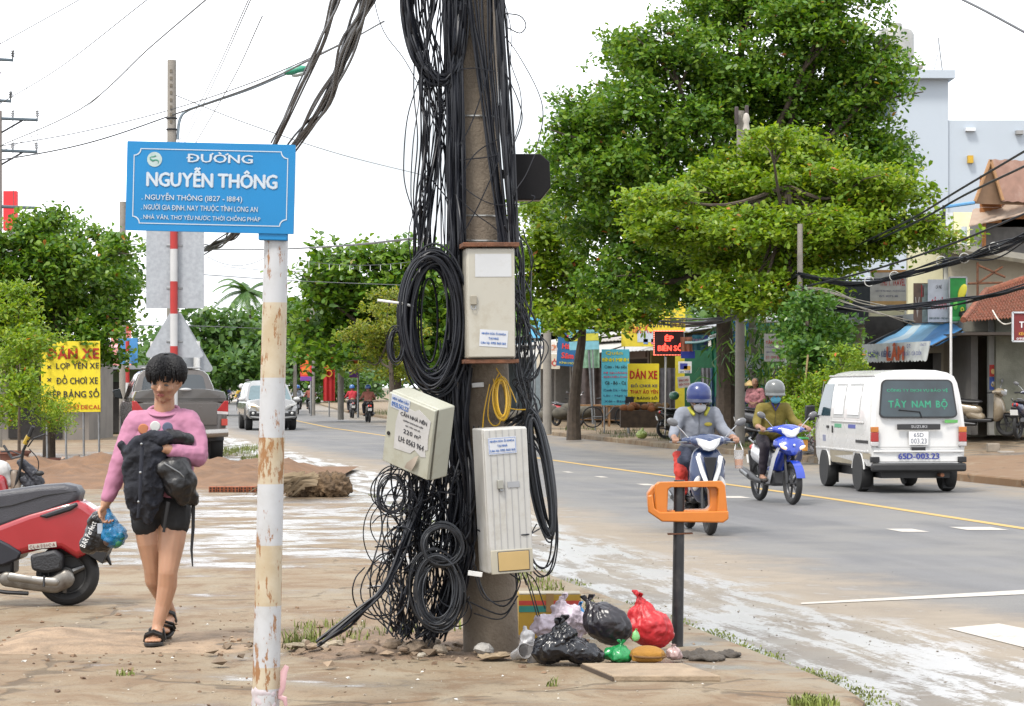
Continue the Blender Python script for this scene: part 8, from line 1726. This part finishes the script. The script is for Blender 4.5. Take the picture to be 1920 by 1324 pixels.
# women at the kerb
def stander(label, px, D, H_, top, bot, hairc, hat=False, skin=SKIN2, turn=0.):
    b = W(px, 725, D); b.z = ZF(px, D); t = thing('person', label, 'person', b, turn); s_ = H_/1.6
    V3 = lambda *a: Vector(a)*s_
    hd = V3(0, -.03, 1.47); R = Euler((rad(8), 0, 0)).to_matrix(); mb = MB(); head_prims(mb, hd, R, s_); mb.cap(hd+V3(0, .02, -.08), .045, V3(0, .02, 1.3), .055); mb.ell(V3(0, .02, 1.2), (.12, .08, .12)); mb.ell(V3(0, .02, .9), (.12, .09, .12))
    for sx in (-1, 1):
        mb.chain([V3(sx*.16, .02, 1.28), V3(sx*.21, .0, 1.04), V3(sx*.07, -.2, .98)], [.045, .04, .028]); hand(mb, V3(sx*.07, -.2, .98), (-sx*.8, -.3, -.1), (0, .6, -.6), sx, .8, .95)
        mb.chain([V3(sx*.08, .02, .85), V3(sx*.09, .0, .45), V3(sx*.09, .03, .08)], [.075, .055, .036]); mb.chain([V3(sx*.09, .04, .05), V3(sx*.10, -.1, .035)], [.035, .03])
    bd = blob('body', mb, skin, t, .011, 3); mb = MB(); mb.cap(V3(-.12, .02, 1.27), .075, V3(.12, .02, 1.27), .075); mb.ell(V3(0, .02, 1.12), (.175, .125, .16)); mb.ell(V3(0, .02, .92), (.185, .14, .16))
    for sx in (-1, 1): mb.chain([V3(sx*.155, .02, 1.28), V3(sx*.215, .0, 1.05), V3(sx*.12, -.14, 1.0)], [.07, .06, .045])
    blob('blouse', mb, top, t, .012, 4, .02, .08); mb = MB(); mb.ell(V3(0, .02, .84), (.165, .13, .12))
    for sx in (-1, 1): mb.chain([V3(sx*.085, .02, .82), V3(sx*.095, .01, .45), V3(sx*.095, .02, .22)], [.105, .085, .08])
    blob('trousers', mb, bot, t, .012, 4, .015, .08); mb = MB(); mb.ell(hd+V3(0, .03, .05), (.088*s_, .098*s_, .078*s_)); mb.ell(hd+V3(0, .085, .0), (.05*s_, .05*s_, .05*s_)); blob('hair', mb, hairc, t, .01, 2)
    if hat: mb = MB(); mb.lathe([(.001, .13), (.08, .07), (.2, -.01), (.21, -.015), (.2, -.025), (.08, .05)], 22, 'z', hd+V3(-.16, .1, -.05)); obj('conical_hat', mb, cm(215, 185, 130), t)
    return t
PLAID = mat((.20, .14, .22), .85, var=.6, vs=26); FLOR = mat((.10, .17, .22), .85, var=.7, vs=24)
stander('person in a dark plaid blouse and patterned blue trousers standing at the far kerb', 1379, 61, 1.55, PLAID, FLOR, mat((.10, .09, .085), .6), turn=rad(8))
stander('person in a pink blouse with a conical hat behind the olive rider', 1416, 58.5, 1.62, mat((.48, .20, .22), .85, var=.4, vs=18), FLOR, mat((.16, .15, .15), .6), hat=True, turn=rad(-20))
# parked bikes and kerbside clutter
def park(label, px, D, rz, col, kd='underbone', **k):
    b = W(px, 725, D); b.z = ZF(px, D); return make_bike(label, b, rz, col, kd, 1, group='parked motorbikes', **k)
b = W(1838, 725, 52.0); b.z = gz-.02; make_bike('beige scooter parked in the dark open front right of the van', b, rad(62), (.36, .29, .20), 'scooter', 1, trim=(.36, .29, .2), group='parked motorbikes', lean=-5)
b = W(1925, 725, 51.0); b.z = gz-.05; make_bike('dark motorbike with a red tail lamp cut by the right picture edge', b, rad(150), (.05, .06, .12), 'underbone', 1, group='parked motorbikes')
park('dark parked motorbike behind the head of the grey jacketed rider', 1352, 62, rad(70), (.02, .02, .025)); park('black parked motorbike behind the helmet of the scooter rider', 1290, 64, rad(100), (.03, .03, .03)); park('white and red scooter parked under the white awning', 1064, 84, rad(40), (.5, .05, .05), 'scooter', trim=(.6, .6, .6)); park('blue parked motorbike between the two women', 1400, 60.2, rad(20), (.03, .08, .25))
park('grey parked motorbike in the shade behind the olive rider', 1440, 58, rad(60), (.12, .12, .13))
hlm = W(1264, 742, 63); o = obj('spare_helmet', MB().ell((0, 0, 0), (.14, .15, .12)), mat((.05, .2, .12), .3, coat=.5)); o.location = hlm; tag(o, 'green helmet resting on the parked black motorbike', 'helmet')
def clutter(name, label, cat, px, py, D, build):
    b = W(px, py, D); t = thing(name, label, cat, b); build(t); return t
def table(t):
    mb = MB(); mb.box((0, 0, 0), (1.1, .6, .05)); obj('table_top', mb, WOOD, t)
    for sx in (-1, 1):
        for sy in (-1, 1): mb = MB(); mb.box((sx*.5, sy*.25, -.34), (.06, .06, .66)); obj('leg', mb, WOOD, t)
    mb = MB(); mb.box((0, 0, -.45), (1., .04, .04)); obj('stretcher', mb, WOOD, t)
clutter('wooden_table', 'orange wooden table in front of the cyan menu board', 'table', 1112, 760, 74, table); clutter('wooden_table', 'wooden table under the cyan menu board beside the bicycle', 'table', 1160, 762, 75.5, table)
def fruit_stall(t):
    mb = MB(); mb.box((0, .3, -.25), (1.5, .6, .5)); obj('crate_base', mb, mat((.09, .06, .04), .9, var=.4), t); rs = random.Random(5)
    for k in range(14): mb = MB(); mb.ell((rs.uniform(-.65, .65), rs.uniform(0, .5), .05+.1*rs.random()), (.13, .12, .1)); obj('sack', mb, mat((.20+.15*rs.random(), .12, .04), .85, var=.3), t)
clutter('produce_stall', 'low stall of brown sacks below the yellow standing board', 'stall', 1212, 770, 68.5, fruit_stall)
def sack_heap(t):
    rs = random.Random(9)
    for k in range(8): mb = MB(); mb.ell((rs.uniform(-1.6, 1.6), rs.uniform(-.3, .3), rs.uniform(-.1, .3)), (.3, .3, .22)); obj('sack', mb, mat((.09, .08, .06), .9, var=.4), t)
clutter('sack_heap', 'row of dark sacks on the ground under the white awning', 'sacks', 1030, 778, 80, sack_heap)
def bicycle(t):
    for sx in (-.5, .5): mb = MB(); mb.torus((sx, 0, 0), .31, .02, 'y', 24, 6); obj('wheel', mb, RUBBER, t)
    mb = MB(); mb.tube([(-.5, 0, 0), (-.1, 0, 0), (.3, 0, .5), (-.25, 0, .48), (-.1, 0, 0)], .02, 6); mb.tube([(.5, 0, 0), (.32, 0, .62)], .018, 6); obj('frame', mb, mat((.25, .25, .25), .4, .5), t); mb = MB(); mb.tube([(.25, 0, .68), (.34, 0, .64), (.45, 0, .7)], .014, 6); obj('handlebar', mb, STEEL, t)
    mb = MB(); mb.ell((-.27, 0, .56), (.12, .06, .03)); obj('saddle', mb, BLACK, t)
clutter('bicycle', 'old bicycle leaning beneath the cyan menu board', 'bicycle', 1142, 782, 71.5, bicycle)
def gbag(t): blob('bag', MB().ell((0, 0, 0), (.16, .14, .12)).cap((0, 0, .05), .06, (.03, 0, .17), .03), plastic((.42, .52, .14), .3), t, .02, 2, .05, .05)
clutter('rubbish_bag', 'pale green bag lying at the far kerb under the yellow board', 'rubbish bag', 1203, 815, 64, gbag)
def wbag(t):
    b_ = blob('bag', MB().chain([(0, 0, -.3), (0, 0, .05), (.0, 0, .3)], [.24, .22, .10]), plastic((.62, .60, .64), .35), t, .02, 3, .05, .06); lettering('92', .02, -.16, .22, .18, ink(200, 50, 80), b_, y=-.27, bold=.04)
clutter('white_sack', 'white plastic sack with a red number beside the van', 'sack', 1515, 812, 50, wbag)
def scrap(t):
    rs = random.Random(4)
    for k in range(16): mb = MB(); a = Vector((rs.uniform(-.5, .4), rs.uniform(-.2, .2), rs.uniform(-.15, .2))); mb.tube([a, a+Vector((rs.uniform(-.3, .3), 0, rs.uniform(-.1, .25))), a+Vector((rs.uniform(-.4, .4), .1, rs.uniform(-.1, .1)))], .02, 5); obj('scrap_piece', mb, mat((.2, .2, .2), .5, .4, var=.4), t)
clutter('scrap_heap', 'tangled grey scrap at the foot of the white sack', 'scrap', 1518, 838, 49.5, scrap)
mb = MB(); mb.box((0, 0, 0), (.24, .2, .18)); o = obj('stone_block', mb, mat((.33, .28, .22), .9, var=.2, bump=.4), bevel=.02); o.location = W(1862, 836, 47.); o.location.z = far_z(47, 3.2)+.08; tag(o, 'squared stone block on the forecourt right of the van', 'stone block')
mb = MB(); mb.box((0, 0, 0), (.3, .2, .04)); o = obj('flat_stone', mb, mat((.42, .38, .33), .9, var=.2), bevel=.01); o.location = W(1886, 840, 46.5); o.location.z = far_z(46.5, 3.)+.02; tag(o, 'flat broken slab beside the squared stone block', 'slab')
def hanging(label, px0, py0, px1, py1, D, col, nm='plastic_sheet', cat='plastic sheet'): return board(nm, label, cat, (px0, py0, px1, py1), D, mat(col, .4, var=.4, vs=6), wave=.05)
hanging('pale plastic bags hanging in the green stall', 1314, 690, 1332, 722, 64, (.42, .40, .42)); hanging('blue raincoat hanging in the green stall', 1330, 690, 1346, 775, 64.5, (.10, .22, .38), 'raincoat', 'raincoat')
hanging('dark clothes rack behind the yellow standing board', 1236, 690, 1266, 770, 72, (.10, .09, .10), 'clothes', 'clothes')
hanging('dark curtain in the open shop under the cyan board', 1085, 690, 1128, 760, 86, (.10, .075, .07), 'curtain', 'curtain'); hanging('green picture panel between the dark blue board and the cyan board', 1090, 655, 1124, 690, 80, (.20, .36, .24), 'picture_panel', 'panel')
mb = MB(); mb.tube([W(1247, 800, 62), W(1249, 670, 62)], .018, 6); o = obj('sign_stake', mb, cm(220, 215, 205)); tag(o, 'thin white stake under the red lighted sign', 'stake')
mb = MB(); mb.tube([W(1502, 800, 48.6), W(1515, 665, 48.6)], .02, 6); o = obj('bamboo_stick', mb, mat((.36, .26, .12), .7)); tag(o, 'tall bamboo stick leaning in front of the climbing shrub', 'stick')
mb = MB(); mb.tube([W(1112, 795, 72), W(1104, 657, 72)], .035, 6); o = obj('sign_prop', mb, STEEL); tag(o, 'leaning grey prop pole under the yellow and cyan banner board', 'prop')

# ---- left background: low shop and walls behind the trees
lw = thing('low_shop', 'low pink roofed shop behind the left tree', 'shop house', W(40, 725, 66)); lw.location.z = 0
mb = MB(); mb.box((-.6, 2, 1.3), (5, 4, 2.6)); obj('wall', mb, mat((.30, .27, .24), .85, var=.2, vs=1.5), lw); mb = MB(); mb.ring([[(-3.3, -.9, 2.1), (2.1, -.9, 2.1), (2.1, -.9, 2.15), (-3.3, -.9, 2.15)], [(-3.3, 4.2, 2.7), (2.1, 4.2, 2.7), (2.1, 4.2, 2.75), (-3.3, 4.2, 2.75)]]); obj('roof', mb, cm(215, 150, 150), lw)
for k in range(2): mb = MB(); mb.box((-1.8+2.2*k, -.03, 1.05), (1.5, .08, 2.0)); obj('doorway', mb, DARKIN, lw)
lw2 = thing('low_shop', 'low green fenced shop between the yellow sign and the pickup', 'shop house', W(215, 725, 74)); lw2.location.z = 0
mb = MB(); mb.box((0, 2, 1.0), (2.2, 4, 2.0)); obj('wall', mb, mat((.13, .18, .10), .85, var=.3, vs=1.5), lw2); mb = MB(); mb.box((0, 1.6, 2.1), (2.5, 5, .12)); obj('roof', mb, CORR, lw2)
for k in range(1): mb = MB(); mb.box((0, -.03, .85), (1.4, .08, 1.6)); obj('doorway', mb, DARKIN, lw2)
for i, (x_, D, w_, h_, c_, lb) in enumerate(((-42, 150, 14, 5, (.5, .45, .4), 'far beige house left of the road'), (-34, 118, 12, 4.6, (.42, .36, .30), 'far tan house behind the left trees'))):
    X = x_ if x_ < 0 else W(x_, 0, D).x-6; t = thing('far_house', lb, 'house', (X, D, 0)); mb = MB(); mb.box((0, 4, h_/2), (w_, 8, h_)); obj('wall', mb, mat(c_, .85), t); mb = MB(); mb.prismx([(-.5, h_), (8.5, h_), (4, h_+1.8)], -w_/2-.3, w_/2+.3); obj('roof', mb, mat((.30, .14, .10), .85, var=.2), t)

# ---- overhead wires
def wire(label, pts, r=.008, m=CAB, group='overhead wires', twist=0, name='overhead_wire', per=7, spread=.0):
    mb = MB(); P = [W(*p) for p in pts]; rs = random.Random(len(label))
    if twist:
        for i in range(twist): strandp = [p+Vector((rs.gauss(0, spread), rs.gauss(0, spread), rs.gauss(0, spread))) for p in P]; mb.tube(catmull(strandp, per), r, 5)
    else: mb.tube(catmull(P, per), r, 5)
    return tag(obj(name, mb, m), label, 'cable' if twist else 'wire', group)
THIN = mat((.10, .105, .115), .5)
wire('thick twisted cable bundle falling from the pole top to behind the street sign', [(720, -90, 13.5), (688, 0, 15), (655, 80, 18), (610, 190, 22), (552, 276, 26), (480, 375, 31), (440, 436, 34), (412, 456, 37), (385, 470, 40)], .011, twist=16, spread=.035, name='cable_bundle')
wire('thinner cable bundle left of the thick falling bundle', [(655, -60, 13.5), (633, 0, 15), (600, 80, 18), (555, 180, 22), (512, 272, 26)], .009, twist=6, spread=.02, name='cable_bundle')
for i, (lb, P, r) in enumerate((('thin wire crossing the upper left corner', [(-10, 88, 40), (130, 10, 36), (200, -30, 34)], .008), ('thin wire rising from the left edge to the top', [(-10, 200, 44), (110, 128, 38), (275, 0, 30)], .008), ('long sagging wire from the left edge to the top centre left', [(-10, 278, 50), (150, 205, 42), (280, 90, 34), (390, -4, 28)], .011), ('fine wire just under the long sagging wire', [(-10, 290, 50), (140, 215, 42), (240, 130, 36)], .006),
        ('wire passing the lamp pole above its arm', [(-10, 276, 54), (150, 248, 53), (316, 207, 52), (480, 152, 46), (640, 82, 36), (720, 40, 28)], .012), ('dark wire passing the lamp pole along its arm', [(-10, 302, 54), (110, 281, 53), (204, 257, 52), (320, 217, 52), (480, 160, 46), (645, 80, 34)], .018), ('steep wire from the top behind the lamp arm', [(468, -5, 24), (400, 145, 36), (335, 266, 46)], .007), ('second steep wire beside the first', [(472, -5, 24), (404, 148, 36), (346, 268, 46)], .007), ('third steep wire farther right', [(492, 30, 25), (436, 150, 36), (367, 268, 46)], .008),
        ('thin wire falling right from the lamp pole', [(330, 179, 52), (470, 234, 60), (640, 290, 72), (800, 330, 86)], .012), ('black horizontal cable behind the sign post at tree top height', [(386, 468, 40), (500, 468, 30), (640, 461, 22), (780, 447, 15)], .009), ('faint wire through the far trees', [(380, 515, 60), (560, 527, 70), (760, 535, 80)], .012), ('faint lower wire left of the striped post', [(250, 610, 80), (380, 612, 90), (540, 618, 100)], .015), ('wire between the left tree and the slim pole', [(100, 432, 60), (230, 455, 62), (280, 462, 60)], .014), ('thick black cable cutting the top right corner', [(1790, -8, 24), (1850, 22, 23), (1935, 68, 22)], .014),
        ('pole wire dropping at the left edge past two insulators', [(-8, 30, 58), (24, 100, 58), (70, 216, 58)], .008), ('second pole wire dropping past the cross arms', [(-8, 120, 58), (22, 175, 58), (68, 276, 58)], .008), ('vertical tail wire below the lower cross arm', [(69, 222, 58), (70, 280, 58), (68, 386, 58)], .008), ('inner vertical wire below the upper cross arm', [(24, 222, 58), (24, 280, 58), (26, 386, 58)], .008))):
    wire(lb, P, r, THIN)
for i, (lb, P, r, tw, sp_) in enumerate((('upper black cable from the light tree up to the right edge', [(1560, 482, 55), (1700, 415, 48), (1800, 355, 43), (1935, 275, 38)], .022, 0, 0), ('second black cable below the upper one on the right', [(1600, 470, 55), (1720, 415, 48), (1810, 365, 43), (1935, 305, 38)], .022, 0, 0), ('single cable passing left of the timber house', [(1500, 540, 51), (1640, 505, 48), (1790, 455, 45), (1935, 395, 42)], .022, 0, 0),
        ('thick sagging bundle looped with coils above the coffee board', [(1500, 515, 51.5), (1600, 535, 50), (1700, 515, 49), (1790, 490, 48), (1860, 470, 47), (1935, 440, 46)], .016, 12, .05), ('thick lower bundle crossing the white coffee board', [(1500, 560, 51.5), (1570, 578, 50), (1680, 575, 49), (1780, 568, 48), (1860, 555, 47), (1935, 535, 46)], .016, 10, .035), ('heavy bundle falling left from the pale pole to the red lighted sign', [(1495, 516, 51.5), (1440, 560, 53), (1380, 592, 55.5), (1300, 604, 62), (1200, 600, 72), (1110, 590, 82)], .018, 10, .05),
        ('grey wires spreading right from the pale pole', [(1502, 540, 51.5), (1560, 545, 50.5), (1620, 568, 50), (1700, 580, 49)], .012, 4, .04), ('yellowish wires under the grey wires', [(1470, 552, 52), (1560, 565, 50), (1640, 588, 49), (1710, 605, 49)], .010, 3, .04))):
    wire(lb, P, r, CAB if i < 6 else mat((.30, .28, .24), .6), twist=tw, spread=sp_)
for i, (px, py, D) in enumerate(((1630, 528, 49.6), (1677, 518, 49.2), (1765, 490, 48.3), (1808, 484, 47.8), (1864, 464, 47))):
    mb = MB(); mb.torus((0, 0, 0), .10, .010, 'y', 20, 6); o = obj('wire_ring', mb, cm(190, 190, 185)); o.location = W(px, py, D); tag(o, ('pale wire ring at the left end of the sagging bundle', 'pale wire ring over the travel agency board', 'pale wire ring over the white coffee board', 'pale wire ring over the green drink board', 'pale wire ring over the beige upper wall')[i], 'ring', 'wire rings')
# string of little lamps across the far road
for j, (y0, x0, x1, D) in enumerate(((482, 390, 500, 95), (500, 420, 760, 105), (488, 560, 790, 98))):
    P = [(x0+(x1-x0)*k/6, y0+16*(1-((k-3)/3)**2)*(.6 if j else 1), D) for k in range(7)]; t = wire(('short lamp string right of the grey plate', 'long string of hanging lamps across the far road', 'string of hanging lamps before the far green tree')[j], P, .012, THIN, group='lamp strings', name='lamp_string')
    cv = catmull([W(*p) for p in P], 6)
    for q in cv[::3]: mb = MB(); mb.tube([q, q-Vector((0, 0, .24))], [.008, .015], 5); obj('hanging_lamp', mb, cm(225, 228, 230), t)
